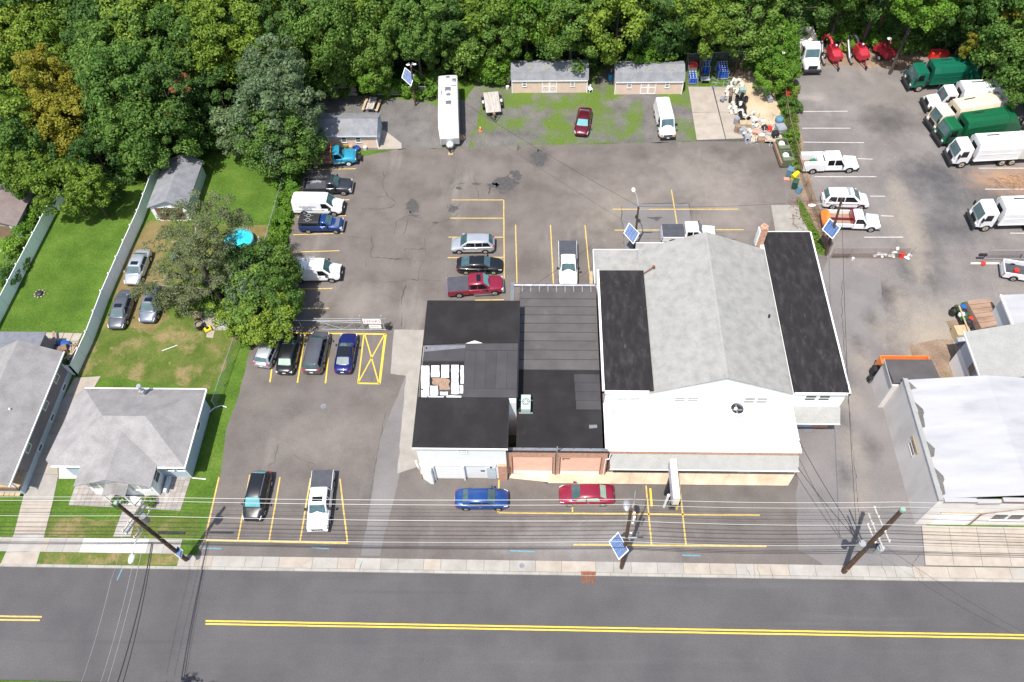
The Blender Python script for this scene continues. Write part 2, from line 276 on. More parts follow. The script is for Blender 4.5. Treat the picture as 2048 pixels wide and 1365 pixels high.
nmat('solar', [(.05, .1, .24), (.07, .14, .3)], 2, .18, 3, spec=.7, coat=.6, fine=0)
nmat('wire_dark', [(.03, .03, .035)], fine=0, rough=.6)
nmat('wire_white', [(0.600, 0.592, 0.560)], fine=0, rough=.4, metal=.2)
nmat('chain_link', [(.45, .46, .46)], fine=0, rough=.5, metal=.4, alpha=.2)
nmat('chain_dark', [(.2, .16, .14)], fine=0, rough=.6, metal=.4, alpha=.25)
# vehicles
def paint(name, c, metal=.25, rough=.32): return nmat(name, [tuple(k * .93 for k in c), tuple(min(1, k * 1.05) for k in c)], 1.5, rough, 4, metal=metal, coat=.7, fine=.02, co='obj', spec=.5)
paint('p_white', (.78, .78, .78), 0); paint('p_silver', (.5, .52, .56), .5); paint('p_grey', (.14, .145, .165), .5); paint('p_steel', (.2, .22, .27), .5); paint('p_black', (.012, .013, .016), .2)
paint('p_blue', (.012, .06, .24), .35); paint('p_deepblue', (.01, .015, .13), .35); paint('p_red', (.25, .014, .04), .2); paint('p_wine', (.2, .01, .025), .3); paint('p_maroon', (.13, .01, .025), .4)
paint('p_teal', (.035, .33, .5), .3); paint('p_charcoal', (.045, .05, .06), .4); paint('p_navy', (.012, .05, .2), .4); paint('p_green', (.005, .13, .075), .1, .45); paint('p_forest', (.006, .115, .045), .1, .45); paint('p_beige', (.72, .6, .45), 0, .5); paint('p_equipred', (.45, .02, .04), .1, .5); paint('p_orange', (.8, .2, .03), 0, .5)
nmat('auto_glass', [(0.038, 0.076, 0.085), (0.067, 0.123, 0.133)], 1.5, .06, 3, spec=.9, coat=.5, fine=0, co='obj')
nmat('dark_glass', [(.008, .01, .012)], 1.5, .06, 3, spec=.8, fine=0, co='obj')
nmat('teal_glass', [(.08, .28, .3), (.12, .34, .36)], 1.5, .08, 3, spec=.9, fine=0, co='obj')
nmat('sage_glass', [(.26, .36, .29), (.32, .42, .34)], 1.5, .08, 3, spec=.9, fine=0, co='obj')
nmat('tyre', [(.012, .012, .012), (.02, .02, .02)], 5, .8, 3, fine=0, co='obj')
nmat('rim', [(.5, .5, .52), (.6, .6, .62)], 5, .3, 3, metal=.7, fine=0, co='obj')
nmat('rim_brown', [(.4, .33, .25), (.55, .48, .38)], 5, .5, 3, metal=.2, fine=0, co='obj')
nmat('black_plastic', [(.018, .018, .02), (.03, .03, .032)], 3, .6, 3, fine=.1, co='obj')
nmat('liner', [(.05, .052, .06), (.075, .077, .088)], 2, .6, 4, fine=.1, co='obj')
nmat('tonneau', [(.06, .062, .075), (.075, .078, .092)], 2, .5, 4, fine=.06, co='obj')
nmat('headlamp', [(.7, .72, .74)], 2, .1, 3, spec=.8, fine=0)
nmat('taillamp', [(.4, .008, .02)], 2, .15, 3, spec=.8, fine=0)
nmat('amber', [(.7, .22, .04)], 2, .3, 3, fine=0)
nmat('plate', [(.75, .76, .72)], 2, .4, 3, fine=0)
nmat('chrome', [(.7, .7, .72)], 2, .15, 3, metal=.9, fine=0)
nmat('bin_green', [(.02, .07, .045), (.03, .09, .06)], 2, .5, fine=.1)
nmat('bin_blue', [(.02, .09, .3)], 2, .45, fine=.1); nmat('bin_slate', [(.1, .2, .27)], 2, .45, fine=.1)
nmat('bin_yellow', [(.8, .6, .01)], 2, .45, fine=.1); nmat('bin_black', [(.02, .023, .025)], 2, .5, fine=.1)
nmat('bottle_blue', [(.02, .09, .42), (.03, .13, .55)], 3, .15, fine=0, spec=.7); nmat('red_plastic', [(.7, .04, .03)], 3, .35, fine=.05)
nmat('sky_plastic', [(.03, .27, .5)], 3, .4, fine=.05); nmat('pool_water', [(.02, .5, .62), (.05, .62, .72)], 2, .06, spec=.6, fine=0, bump=.15, bscale=3); nmat('pool_wall', [(.05, .4, .5)], 2, .4)
nmat('junk_grey', [(.25, .27, .3), (.36, .38, .42)], 2, .6, fine=.15, objr=.25); nmat('junk_brown', [(.2, .13, .09), (.3, .2, .14)], 3, .8, fine=.2, objr=.2); nmat('junk_white', [(.62, .6, .54), (.75, .73, .68)], 2, .5, fine=.1, objr=.12); nmat('junk_black', [(.015, .015, .017), (.035, .035, .04)], 2, .5, fine=.1)
nmat('junk_pink', [(.45, .25, .2)], 2, .6, fine=.15); nmat('junk_green', [(.25, .36, .3)], 2, .6, fine=.15); nmat('vent_yellow', [(.4, .36, .14)], 3, .6)
nmat('dumpster_green', [(.1, .13, .08), (.14, .17, .1)], 3, .7, fine=.2); nmat('ac_green', [(.42, .53, .47)], 3, .5, fine=.05)
nmat('text_red', [(.4, .08, .12)], fine=0); nmat('text_purple', [(.25, .2, .32)], fine=0); nmat('text_blue', [(.12, .17, .3)], fine=0); nmat('text_grey', [(.35, .35, .37)], fine=0); nmat('sign_cream', [(.68, .6, .5), (.75, .68, .57)], 1, .6, fine=.04); nmat('sign_face', [(.5, .5, .56)], 1, .4, fine=.03)
# leaves and bark
def leafmat(name, cols, isl=.42, ob=.18, tr=.38): return nmat(name, cols, .45, .6, 4, fine=0, island=isl, objr=ob, spec=.25, trans=tr)
leafmat('leaf_mid', [(0.090, 0.178, 0.032), (0.147, 0.254, 0.045)]); leafmat('leaf_dark', [(0.053, 0.120, 0.027), (0.085, 0.168, 0.036)]); leafmat('leaf_lime', [(0.152, 0.244, 0.029), (0.207, 0.299, 0.039)])
leafmat('leaf_yellow', [(0.225, 0.225, 0.024), (0.291, 0.258, 0.030)], .35, .1); leafmat('leaf_cedar', [(0.138, 0.170, 0.073), (0.186, 0.211, 0.105)], .35, .1); leafmat('leaf_silver', [(0.120, 0.182, 0.082), (0.174, 0.246, 0.116)]); leafmat('leaf_bright', [(0.112, 0.243, 0.023), (0.165, 0.300, 0.035)], .35, .1); leafmat('leaf_rust', [(.33, .13, .05), (.4, .17, .07)], .25, .1)
nmat('bark', [(.06, .045, .035), (.1, .08, .065)], 5, .9, 6, fine=.2); nmat('bark_pale', [(.26, .23, .2), (.34, .31, .28)], 5, .9, 6, fine=.2)
M = MATS
# ================================================================ SETTING
KERB_N, KERB_S = 21.90, 12.62
def struct(name, mb, mat, parent=None, **kw): return mb.build(name, mat, parent, kind=None if parent else 'structure', **kw)
mb = MB()
for y0, y1, z in ((KERB_N, 900, 0), (KERB_S, KERB_N, -.13), (-700, KERB_S, 0)):
    mb.add([(-900, y0, z), (900, y0, z), (900, y1, z), (-900, y1, z)], [(0, 1, 2, 3)])
for y in (KERB_N, KERB_S): mb.add([(-900, y, -.13), (900, y, -.13), (900, y, 0), (-900, y, 0)], [(0, 1, 2, 3)])
ground = mb.build('ground', M['grass'], kind='structure', recalc=False)
mb = MB(); mb.poly([(-900, KERB_S, -.118), (900, KERB_S, -.118), (900, KERB_N, -.118), (-900, KERB_N, -.118)])
road = mb.build('road', M['road'], kind='structure', recalc=False)
def rough(pts, step=1.2, amp=.12, seed=0):
    rn = random.Random(seed); out = []
    for i in range(len(pts)):
        a, b = Vector(pts[i]), Vector(pts[(i + 1) % len(pts)]); L = (b - a).length; n = max(1, int(L / step)); nrm = Vector((-(b - a).y, (b - a).x)) / max(L, 1e-6)
        for k in range(n):
            p = a.lerp(b, k / n)
            if k: p = p + nrm * rn.uniform(-amp, amp)
            out.append((p.x, p.y))
    return out
def sheet(name, px, z, mat, parent=None, amp=0, step=1.2, world=False, **kw):
    pts = px if world else [A(*q) for q in px]
    if amp: pts = rough(pts, step, amp, len(px) * 7 + int(z * 1000))
    mb = MB(); mb.poly([(x, y, z) for x, y in pts]); me = mb.mesh(name, M[mat], False)
    if me.polygons[0].normal.z < 0: me.flip_normals()
    return link(name, me, parent, kind=None if parent else 'structure', **kw)
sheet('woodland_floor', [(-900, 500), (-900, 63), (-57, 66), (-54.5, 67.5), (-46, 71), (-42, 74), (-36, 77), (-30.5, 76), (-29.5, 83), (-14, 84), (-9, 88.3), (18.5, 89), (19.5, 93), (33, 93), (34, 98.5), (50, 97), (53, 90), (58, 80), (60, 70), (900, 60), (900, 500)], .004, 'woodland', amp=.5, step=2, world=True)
worn = sheet('worn_lawn', [(292, 442), (540, 452), (505, 600), (470, 700), (420, 778), (140, 752), (205, 655), (240, 560)], .005, 'worn_grass', amp=.3)
sheet('dry_path', [(300, 442), (338, 445), (330, 500), (322, 560), (345, 600), (330, 640), (300, 670), (262, 655), (225, 600), (248, 520)], .009, 'dry_grass', worn, amp=.35)
sheet('dry_patch', [(495, 452), (545, 451), (532, 474), (490, 470)], .009, 'dry_grass', worn, amp=.15)
sheet('worn_verge', [(100, 1035), (225, 1040), (400, 1030), (395, 1075), (80, 1075)], .005, 'worn_grass', amp=.2)
sheet('worn_verge', [(85, 1105), (410, 1110), (400, 1130), (80, 1130)], .005, 'worn_grass', amp=.1)
gravel = sheet('gravel_yard', [(560, 196), (640, 190), (875, 195), (875, 210), (930, 210), (960, 150), (1030, 130), (1400, 130), (1400, 283), (1000, 294), (800, 300), (590, 300)], .006, 'weedy_gravel', amp=.25)
sheet('gravel_bed', [(600, 198), (700, 196), (830, 200), (872, 212), (928, 200), (958, 198), (955, 240), (935, 296), (800, 300), (640, 300), (600, 260)], .010, 'gravel', gravel, amp=.3)
sheet('gravel_track', [(1284, 190), (1318, 190), (1330, 240), (1345, 284), (1290, 286), (1286, 240)], .010, 'gravel', gravel, amp=.2)
sheet('sand_patch', [(1470, 140), (1530, 150), (1552, 200), (1566, 250), (1560, 290), (1500, 285), (1478, 240)], .010, 'sand', gravel, amp=.3)
lot = sheet('asphalt_lot', [(612, 336), (800, 298), (935, 296), (1000, 292), (1200, 289), (1400, 283), (1560, 284), (1572, 300), (1590, 350), (1610, 400), (1640, 480), (1652, 515), (1692, 640), (1700, 760), (1640, 820), (1240, 830), (1013, 890), (870, 668), (800, 668), (781, 668), (536, 664), (556, 600), (566, 540), (572, 500), (588, 440), (598, 380)], .010, 'lot', amp=.06)
flot = sheet('front_asphalt', [(536, 663), (782, 667), (850, 660), (860, 940), (1660, 940), (1698, 1134), (393, 1113), (440, 955), (452, 860), (478, 790), (500, 700)], .013, 'front_lot', amp=.05)
yard = sheet('truck_yard', [(1654, 516), (1598, 390), (1575, 300), (1574, 190), (1586, 130), (1640, 92), (1740, 88), (1830, 100), (1950, 110), (2300, 110), (2600, 400), (2400, 800), (1960, 800), (1748, 760), (1690, 640)], .014, 'yard', amp=.3)
drive = sheet('driveway', [(1655, 518), (1760, 560), (1775, 650), (1750, 760), (1852, 1050), (1858, 1136), (1650, 1132), (1596, 1100), (1590, 820), (1560, 800), (1640, 560)], .017, 'drive', amp=.15)
sheet('sand_spill', [(1815, 690), (1905, 680), (1930, 760), (1870, 770), (1835, 740)], .018, 'dirt', yard, amp=.3)
sheet('dirt_bank', [(1574, 190), (1592, 195), (1606, 300), (1625, 380), (1662, 470), (1650, 508), (1604, 400), (1578, 300)], .018, 'dirt', yard, amp=.2)
sheet('dirt_bank', [(1630, 88), (1740, 84), (1870, 112), (1800, 140), (1700, 132), (1640, 130)], .018, 'dirt', yard, amp=.4)
sheet('asphalt_patch', [(812, 752), (846, 752), (800, 945), (760, 1112), (722, 1112), (742, 1000), (760, 880)], .017, 'drive', flot, amp=.06)
strip = sheet('concrete_strip', [(788, 660), (852, 660), (836, 800), (834, 895), (842, 932), (795, 948), (812, 752), (781, 748)], .018, 'grey_concrete', amp=.05, step=.7)
sheet('concrete_pad', [(1542, 411), (1600, 411), (1621, 466), (1551, 466)], .018, 'grey_concrete', amp=.03)
sheet('dark_patch', [(1246, 408), (1378, 406), (1383, 500), (1248, 500)], .0135, 'drive', lot, amp=.04)
sheet('grass_strip', [(1600, 400), (1612, 420), (1626, 455), (1650, 512), (1634, 508), (1620, 466), (1604, 440), (1592, 400)], .020, 'grass', yard, amp=.12, step=.5)
# slabs -------------------------------------------------------------
def slabs(parent, name, corners, nx, ny, z, mat, gap=.02, h=.03, world=False, jit=.003, seed=1):
    p = [Vector(q) if world else Vector(A(*q)) for q in corners]; rn = random.Random(seed)
    def at(u, v): return p[0].lerp(p[1], u).lerp(p[3].lerp(p[2], u), v)
    L = (p[1] - p[0]).length; W = (p[3] - p[0]).length
    for i in range(nx):
        for j in range(ny):
            u0, u1 = i / nx + gap / 2 / L, (i + 1) / nx - gap / 2 / L; v0, v1 = j / ny + gap / 2 / W, (j + 1) / ny - gap / 2 / W
            mb = MB(); zz = z + rn.uniform(-jit, jit); mb.prism([tuple(at(u0, v0)), tuple(at(u1, v0)), tuple(at(u1, v1)), tuple(at(u0, v1))], zz - h, zz); mb.build(name, M[mat], parent)
def base(name, corners, mat, z=.012, world=False):
    return sheet(name, corners, z, mat, world=world)
walk_y = (KERB_N + .18, A(1024, 1121)[1])
side = base('sidewalk', [(-31.2, walk_y[0]), (60, walk_y[0]), (60, walk_y[1]), (-31.2, walk_y[1])], 'tar', .019, True)
x = -31.2; rn = random.Random(4)
while x < 52:
    wd = rn.choice((1.45, 1.5, 2.2, 2.9)); slabs(side, 'slab', [(x, walk_y[0] - .02), (x + wd, walk_y[0] - .02), (x + wd, walk_y[1]), (x, walk_y[1])], 1, 1, .032, rn.choice(['concrete', 'concrete', 'old_concrete']), .025, .05, True); x += wd
kerb = MB().bb(-200, 200, KERB_N - .06, KERB_N + .02, -.13, .0); kerb = struct('kerb', kerb, M['tar'])
for i in range(-42, 42): MB().bb(i * 1.5, i * 1.5 + 1.48, KERB_N - .09, KERB_N + .15, -.125, .03 + rn.uniform(-.003, .003)).build('kerbstone', M['concrete'], kerb)
kerb2 = struct('far_kerb', MB().bb(-28.2, 200, KERB_S - .04, KERB_S + .05, -.13, .0), M['tar'])
for i in range(-18, 42): MB().bb(i * 1.5, i * 1.5 + 1.48, KERB_S - .1, KERB_S + .08, -.125, .03).build('kerbstone', M['old_concrete'], kerb2)
ys = A(200, 1106)[1], A(200, 1077)[1]
hs = base('house_sidewalk', [(-80, ys[0]), (-31.3, ys[0]), (-31.3, ys[1]), (-80, ys[1])], 'tar', .010, True)
for i in range(33):
    x0 = -80 + i * 1.475; m_ = 'white_concrete' if -40.0 < x0 + .7 < -34.3 else ('concrete' if i % 3 else 'old_concrete')
    slabs(hs, 'slab', [(x0, ys[0]), (x0 + 1.475, ys[0]), (x0 + 1.475, ys[1]), (x0, ys[1])], 1, 1, .024, m_, .02, .02, True)
dw = base('house_driveway', [(149, 756), (202, 753), (96, 936), (118, 946), (100, 1030), (74, 1130), (0, 1130), (26, 1074), (45, 1000), (60, 950)], 'tar', .013)
ed = [((149, 756), (202, 753)), ((131, 790), (180, 790)), ((112, 828), (158, 828)), ((94, 868), (136, 868)), ((76, 908), (112, 908)), ((60, 948), (117, 950)), ((45, 1000), (107, 1000)), ((28, 1068), (90, 1068)), ((12, 1105), (81, 1103)), ((0, 1131), (73, 1131))]
for a, b in zip(ed[:-1], ed[1:]): slabs(dw, 'slab', [b[0], b[1], a[1], a[0]], 1, 1, .027, 'concrete' if ed.index(a) % 2 else 'old_concrete', .03, .02)
ap = base('paved_apron', [(160, 945), (384, 950), (361, 1022), (137, 1011)], 'tar', .013)
slabs(ap, 'paver', [(137, 1011), (361, 1022), (384, 950), (160, 945)], 22, 6, .03, 'apron', .02, .03, jit=.004)
pth = base('front_path', [(248, 1010), (278, 1012), (262, 1075), (226, 1075)], 'tar', .015)
slabs(pth, 'slab', [(226, 1074), (262, 1074), (278, 1014), (248, 1014)], 1, 4, .032, 'concrete', .03, .02)
hw = base('hall_walk', [(1010, 952), (1592, 944), (1576, 972), (1092, 968), (1075, 958), (1012, 958)], 'tar', .019)
slabs(hw, 'slab', [(1096, 967), (1576, 972), (1592, 944.5), (1100, 944.5)], 15, 1, .036, 'warm_walk', .012, .03)
slabs(hw, 'slab', [(1018, 957), (1096, 965), (1100, 946), (1018, 948)], 3, 1, .034, 'warm_walk', .012, .03)
wa = base('warehouse_apron', [(32.3, 23.05), (60, 23.05), (60, 26.6), (32.9, 26.6)], 'tar', .021, True)
slabs(wa, 'slab', [(32.35, 23.1), (56, 23.1), (56, 26.6), (32.95, 26.6)], 10, 3, .037, 'old_concrete', .03, .03, True)
bp = base('store_pad', [(1376, 174), (1470, 174), (1500, 283), (1393, 283)], 'tar', .013)
slabs(bp, 'slab', [(1393, 281), (1451, 279), (1424, 174), (1376, 174)], 1, 2, .03, 'old_concrete', .05, .03, seed=3)
slabs(bp, 'slab', [(1452, 279), (1502, 277), (1472, 174), (1426, 174)], 1, 2, .03, 'old_concrete', .05, .03, seed=4)
sheet('shed_pad', [(757, 262), (769, 261), (803, 287), (803, 298), (756, 299)], .02, 'old_concrete')
sheet('hardstanding', [(893, 284), (903, 284), (903, 297), (892, 297)], .03, 'old_concrete')
pt = base('patio', [(398, 612), (435, 607), (470, 615), (465, 660), (400, 662)], 'worn_grass', .011)
for c in ([(402, 632), (428, 634), (431, 612), (410, 609)], [(429, 634), (462, 640), (464, 618), (432, 612)], [(400, 658), (430, 660), (430, 636), (404, 634)], [(431, 661), (462, 662), (465, 641), (432, 636)], [(412, 675), (426, 677), (430, 662), (415, 661)]): slabs(pt, 'slab', c, 1, 1, .03, 'old_concrete', .02, .03)
lp = base('back_patio', [(92, 665), (166, 667), (150, 700), (84, 700)], 'tar', .012)
slabs(lp, 'slab', [(80, 700), (148, 700), (166, 667), (92, 665)], 4, 2, .028, 'old_concrete', .06, .03)
sheet('doorstep', [(235, 992), (286, 994), (280, 1012), (229, 1009)], .036, 'white_concrete')
sheet('porch_slab', [(118, 930), (160, 932), (153, 958), (118, 958)], .036, 'white_concrete')
# markings ------------------------------------------------------------
def line(px0, px1, wd, z, mat, parent, name='parking_line'):
    a, b = Vector(A(*px0)), Vector(A(*px1)); n = Vector((-(b - a).y, (b - a).x)).normalized() * wd / 2
    mb = MB(); K = max(2, int((b - a).length / .8)); L_, R_ = [], []
    for i in range(K + 1):
        p = a.lerp(b, i / K); j = random.uniform(-.008, .008); L_.append((p.x + n.x + j, p.y + n.y + j, z)); R_.append((p.x - n.x + j, p.y - n.y + j, z))
    mb.add(L_ + R_, [(i, K + 1 + i, K + 2 + i, i + 1) for i in range(K)])
    me = mb.mesh(name, M[mat], False)
    if me.polygons[0].normal.z < 0: me.flip_normals()
    return link(name, me, parent)
for s in ('612 340 712 338', '602 403 699 400', '594 435 692 432', '586 470 685 467', '580 505 679 502', '578 579 665 577.5', '575 618 658 617', '903 400.5 1008 400.5', '900 437 1007 437', '897 475 1007 475', '895 516 1007 515', '1007.5 400 1008.5 572', '893 557 1008 556', '950 601 1008 600',
          '1031 450 1034 569', '1101 451 1107 569', '1170 451 1181 569', '1225 419 1477 419', '1229 461 1487 460', '1343 380 1354 449'):
    q = list(map(float, s.split())); line(q[:2], q[2:], .115, .0165, 'yellow_paint', lot)
for s, wd in (('545 666 772 669', .16), ('553 668 540 765', .14), ('610 668 595 766', .14), ('661 670 651 767', .14), ('728 669 716 767', .14), ('771 669 759 768', .24), ('716 767 760 768', .16), ('730 670 757 766', .12), ('768 671 717 765', .12)):
    q = list(map(float, s.split())); line(q[:2], q[2:], wd, .0205, 'bright_yellow', flot)
for s in ('438 955 409 1084', '500 950 476 1080', '560 955 538 1083', '621 957 600 1084', '680 958 695 1086', '409 1081 696 1087', '998 960 996 1027', '1145 1005 1145 1027', '996 1026 1520 1031', '1292 972 1303 1090', '1358 960 1372 1090', '1147 1090 1533 1093'):
    q = list(map(float, s.split())); line(q[:2], q[2:], .13, .0215, 'yellow_paint', flot)
for s in ('1590 224 1695 223', '1604 257 1701 257', '1606 285 1728 286', '1715 318 1745 319', '1629 354 1753 354', '1740 393 1770 393', '1762 432 1787 433', '1728 475 1806 475', '1957 337 2120 337', '1970 379 2120 379', '2020 467 2120 467', '1940 292 1960 292'):
    q = list(map(float, s.split())); line(q[:2], q[2:], .1, .0205, 'white_paint', yard)
for s in ('410 1241.5 2060 1270', '410 1247.5 2060 1276.5', '-60 1231 82 1233.5', '-60 1238 78 1240.5'):
    q = list(map(float, s.split())); line(q[:2], q[2:], .13, -.112, 'bright_yellow' if q[0] > 0 else 'yellow_paint', road, 'centre_line')
for s in ('405 1097 442 1098', '622 1095 658 1098', '1364 1111 1400 1112', '1020 1102 1070 1104'):
    q = list(map(float, s.split())); line(q[:2], q[2:], .12, .022, 'blue_marking', flot, 'survey_mark')
line((233, 1160), (243, 1137), .1, -.112, 'blue_marking', road, 'survey_mark')
def crack(pts, parent, z=.0155, wd=.05, off=(512, 342), sc=4.0, mat='tar', seed=0):
    rn = random.Random(seed + len(pts)); P = [Vector(A(off[0] + x / sc, off[1] + y / sc)) for x, y in pts]; Q = []
    for a, b in zip(P[:-1], P[1:]):
        n = max(2, int((b - a).length / .35))
        for i in range(n): Q.append(a.lerp(b, i / n) + Vector((rn.uniform(-.07, .07), rn.uniform(-.07, .07))))
    Q.append(P[-1]); mb = MB(); Ls, Rs = [], []
    for i, p in enumerate(Q):
        d = (Q[min(i + 1, len(Q) - 1)] - Q[max(i - 1, 0)]).normalized(); n = Vector((-d.y, d.x)) * wd * .95 * rn.uniform(.2, 1.6) * (.2 if i in (0, len(Q) - 1) else 1)
        Ls.append((p.x + n.x, p.y + n.y, z)); Rs.append((p.x - n.x, p.y - n.y, z))
    k = len(Q); mb.add(Ls + Rs, [(i, k + i, k + i + 1, i + 1) for i in range(k - 1)])
    me = mb.mesh('crack', M[mat], False)
    if me.polygons[0].normal.z < 0: me.flip_normals()
    return link('crack', me, parent)
for c, wd in (([(1018, -20), (1025, 60), (1010, 110), (1050, 200), (1125, 250), (1100, 285), (1020, 305), (950, 305), (830, 305)], .045), ([(1045, 205), (1000, 205), (975, 215)], .03), ([(925, 530), (935, 600), (915, 650), (925, 690), (1030, 700), (1120, 708), (1200, 700), (1235, 712)], .045), ([(880, 715), (878, 775)], .03),
          ([(1330, 740), (1300, 800), (1300, 880), (1240, 870)], .035), ([(1205, 905), (1185, 960), (1165, 1010), (1165, 1080)], .06), ([(1170, 1140), (1160, 1250)], .05), ([(1010, 890), (1130, 890), (1230, 870), (1500, 880)], .03), ([(1345, 630), (1190, 625), (1185, 645)], .035), ([(1205, 360), (1120, 410), (1105, 510)], .035), ([(1215, 370), (1210, 440), (1175, 515)], .035),
          ([(1330, 380), (1280, 370), (1240, 340), (1215, 260), (1260, 220), (1290, 260), (1300, 340), (1250, 300), (1230, 350)], .09), ([(1680, 240), (1600, 290), (1530, 260), (1540, 330), (1620, 340), (1560, 390), (1440, 420), (1380, 470), (1410, 510)], .035), ([(1640, 290), (1590, 320), (1520, 300), (1600, 260)], .03), ([(1560, 155), (1600, 110), (1680, 95)], .05), ([(1730, 30), (1760, 100), (1780, 210), (1760, 220)], .03), ([(700, 528), (860, 532)], .025),
          ([(1350, 540), (1360, 720), (1200, 716)], .02), ([(1110, 740), (1120, 705), (1180, 712)], .04), ([(1860, 190), (1880, 120), (1940, 60), (2000, 90), (2040, 150), (1980, 180), (1940, 160)], .16), ([(2040, 20), (1990, 60), (2060, 110)], .14)): crack(c, lot, wd=wd)
for c, wd in (([(190, 60), (150, 90), (230, 110), (200, 30), (260, 120), (170, 130), (245, 80)], .13), ([(880, 270), (875, 390), (890, 470), (895, 620)], .05), ([(1030, 262), (1415, 262), (1440, 400)], .05), ([(1030, 540), (1180, 545), (1400, 547), (1800, 548)], .03), ([(1100, 380), (1190, 375), (1140, 395), (1180, 400)], .1)): crack(c, lot, wd=wd, off=(1024, 342) if c[0][0] > 300 else (1024, 290))
for c, wd in (([(920, 270), (930, 300), (925, 330)], .03), ([(180, 820), (150, 960), (60, 1010)], .025), ([(290, 900), (360, 940), (480, 985)], .02), ([(1040, 560), (990, 780), (900, 1290)], .02)): crack(c, flot, wd=wd, off=(512, 684), z=.0225)
crack([(4, 0), (0, 200), (20, 500), (60, 1000), (150, 2000)], drive, wd=.03, off=(1683, 560), z=.0222)
for off, c in (((1024, 1024), [(1865, 420), (1910, 530)]), ((1024, 1024), [(1960, 420), (1985, 540)]), ((1536, 1024), [(15, 430), (40, 545)]), ((1536, 1024), [(900, 400), (960, 550)]), ((1536, 1024), [(1200, 440), (1240, 560)]), ((1536, 1024), [(1100, 440), (1150, 440), (1210, 330)]), ((512, 1024), [(850, 390), (830, 480)])): crack(c, side, wd=.02, off=off, z=.0365)
# flaking, blackened repair patches with ragged outlines
def flake(px, rx, ry, seed, z=.0158, parent=None, mat='tar'):
    rn = random.Random(seed); cx, cy = A(*px); n = 46; pts = []; k = 1.0
    for i in range(n): k = max(.35, min(1.25, k + rn.uniform(-.3, .3))); a = 2 * PI * i / n; pts.append((cx + rx * k * math.cos(a), cy + ry * k * math.sin(a)))
    return sheet('repair_patch', pts, z, mat, parent or lot, world=True)
for i, (px, rx, ry) in enumerate((((1012, 368), 1.3, .9), ((985, 372), .8, .5), ((1030, 352), .7, .8), ((955, 368), .6, .2), ((918, 376), .35, .3), ((1075, 318), .95, 1.2), ((824, 412), .55, .9), ((829, 432), .9, .25), ((868, 446), .5, .25), ((845, 498), .3, .15), ((908, 420), .5, .6), ((1308, 437), .8, .2), ((1036, 298), .3, .9))): flake(px, rx, ry, i)
# storm drains, manhole
def drain(px, label, y0):
    x, y = A(*px); t = thing('storm_drain', label, 'drain', (x, y0, -.11), 0)
    MB().bb(-.62, .62, .0, .3, .0, .17).build('inlet_hood', M['rust'], t)
    MB().bb(-.55, .55, -.62, 0, -.004, .0).build('grate_pit', M['tar'], t)
    fr = MB(); fr.bb(-.57, .57, -.64, -.6, 0, .02); fr.bb(-.57, -.53, -.6, 0, 0, .02); fr.bb(.53, .57, -.6, 0, 0, .02); fr.build('frame', M['rust'], t)
    for i in range(8): MB().bb(-.47 + i * .125, -.40 + i * .125, -.6, 0, 0, .02).build('bar', M['rust'], t)
drain((1177, 1152), 'rusty storm drain grate in the kerb below the middle utility pole', KERB_N - .06)
t = thing('storm_drain', 'rusty storm drain grate at the far kerb at the bottom edge of the photo', 'drain', (A(1186, 1358)[0], KERB_S + .12, -.11), PI)
for i in range(8): MB().bb(-.47 + i * .125, -.40 + i * .125, -.45, 0, 0, .02).build('bar', M['rust'], t)
for px, r, lb in (((1044, 1132), .22, 'round grey cover set into the sidewalk'), ((647, 813), .28, 'dark round manhole cover in the open front asphalt')):
    p = G(*px); mb = MB().cyl((0, 0, 0), (0, 0, .012), r, n=20); mb.build('manhole_cover', M['metal_grey'], None, loc=(p.x, p.y, .034 if px[1] > 1000 else .014), label=lb, cat='manhole cover')
p = G(1296, 996, .0); MB().bb(-.09, .09, -.85, .85, 0, .14).build('wheel_stop', M['bright_yellow'], None, loc=(p.x + .25, p.y, .014), label='bright yellow wheel stop on the line in front of the hall', cat='wheel stop')
# ================================================================ BUILDINGS
def WY(px, py, Y):
    r = ROT @ np.array([px - 1024.0, py - 682.5, FPX]); t = Y / r[1]; return r[0] * t, CAMH + r[2] * t
def WX(px, py, X):
    r = ROT @ np.array([px - 1024.0, py - 682.5, FPX]); t = X / r[0]; return r[1] * t, CAMH + r[2] * t
class B:
    """a building: an Empty at its corner whose parts are given in world metres"""
    def __init__(s, name, label, cat, x, y, group=None): s.r = thing(name, label, cat, (x, y, 0), 0, group); s.o = Matrix.Translation((-x, -y, 0))
    def p(s, name, mb, mat, **kw):
        o = mb.build(name, M[mat], s.r, **kw); o.matrix_parent_inverse = s.o; return o
def sub(name, mb, mat, parent, **kw): return mb.build(name, M[mat], parent, **kw)
def win_y(b, x0, x1, z0, z1, Y, nx=1, nz=2, trim='trim_white', glass='window_glass', d=.05, fr=.07):
    """window in a wall facing south at Y"""
    f = MB(); f.bb(x0 - fr, x1 + fr, Y - d, Y - .003, z1, z1 + fr); f.bb(x0 - fr, x1 + fr, Y - d - .03, Y - .003, z0 - fr, z0); f.bb(x0 - fr, x0, Y - d, Y - .003, z0, z1); f.bb(x1, x1 + fr, Y - d, Y - .003, z0, z1)
    wx, wz = (x1 - x0) / nx, (z1 - z0) / nz
    for i in range(1, nx): f.bb(x0 + i * wx - .03, x0 + i * wx + .03, Y - d + .01, Y - .003, z0, z1)
    for i in range(1, nz): f.bb(x0, x1, Y - d + .012, Y - .004, z0 + i * wz - .03, z0 + i * wz + .03)
    o = b.p('window', f, trim)
    for i in range(nx):
        for j in range(nz): sub('pane', MB().bb(x0 + i * wx + .032, x0 + (i + 1) * wx - .032, Y - .02, Y - .005, z0 + j * wz + .032, z0 + (j + 1) * wz - .032), glass, o)
    return o
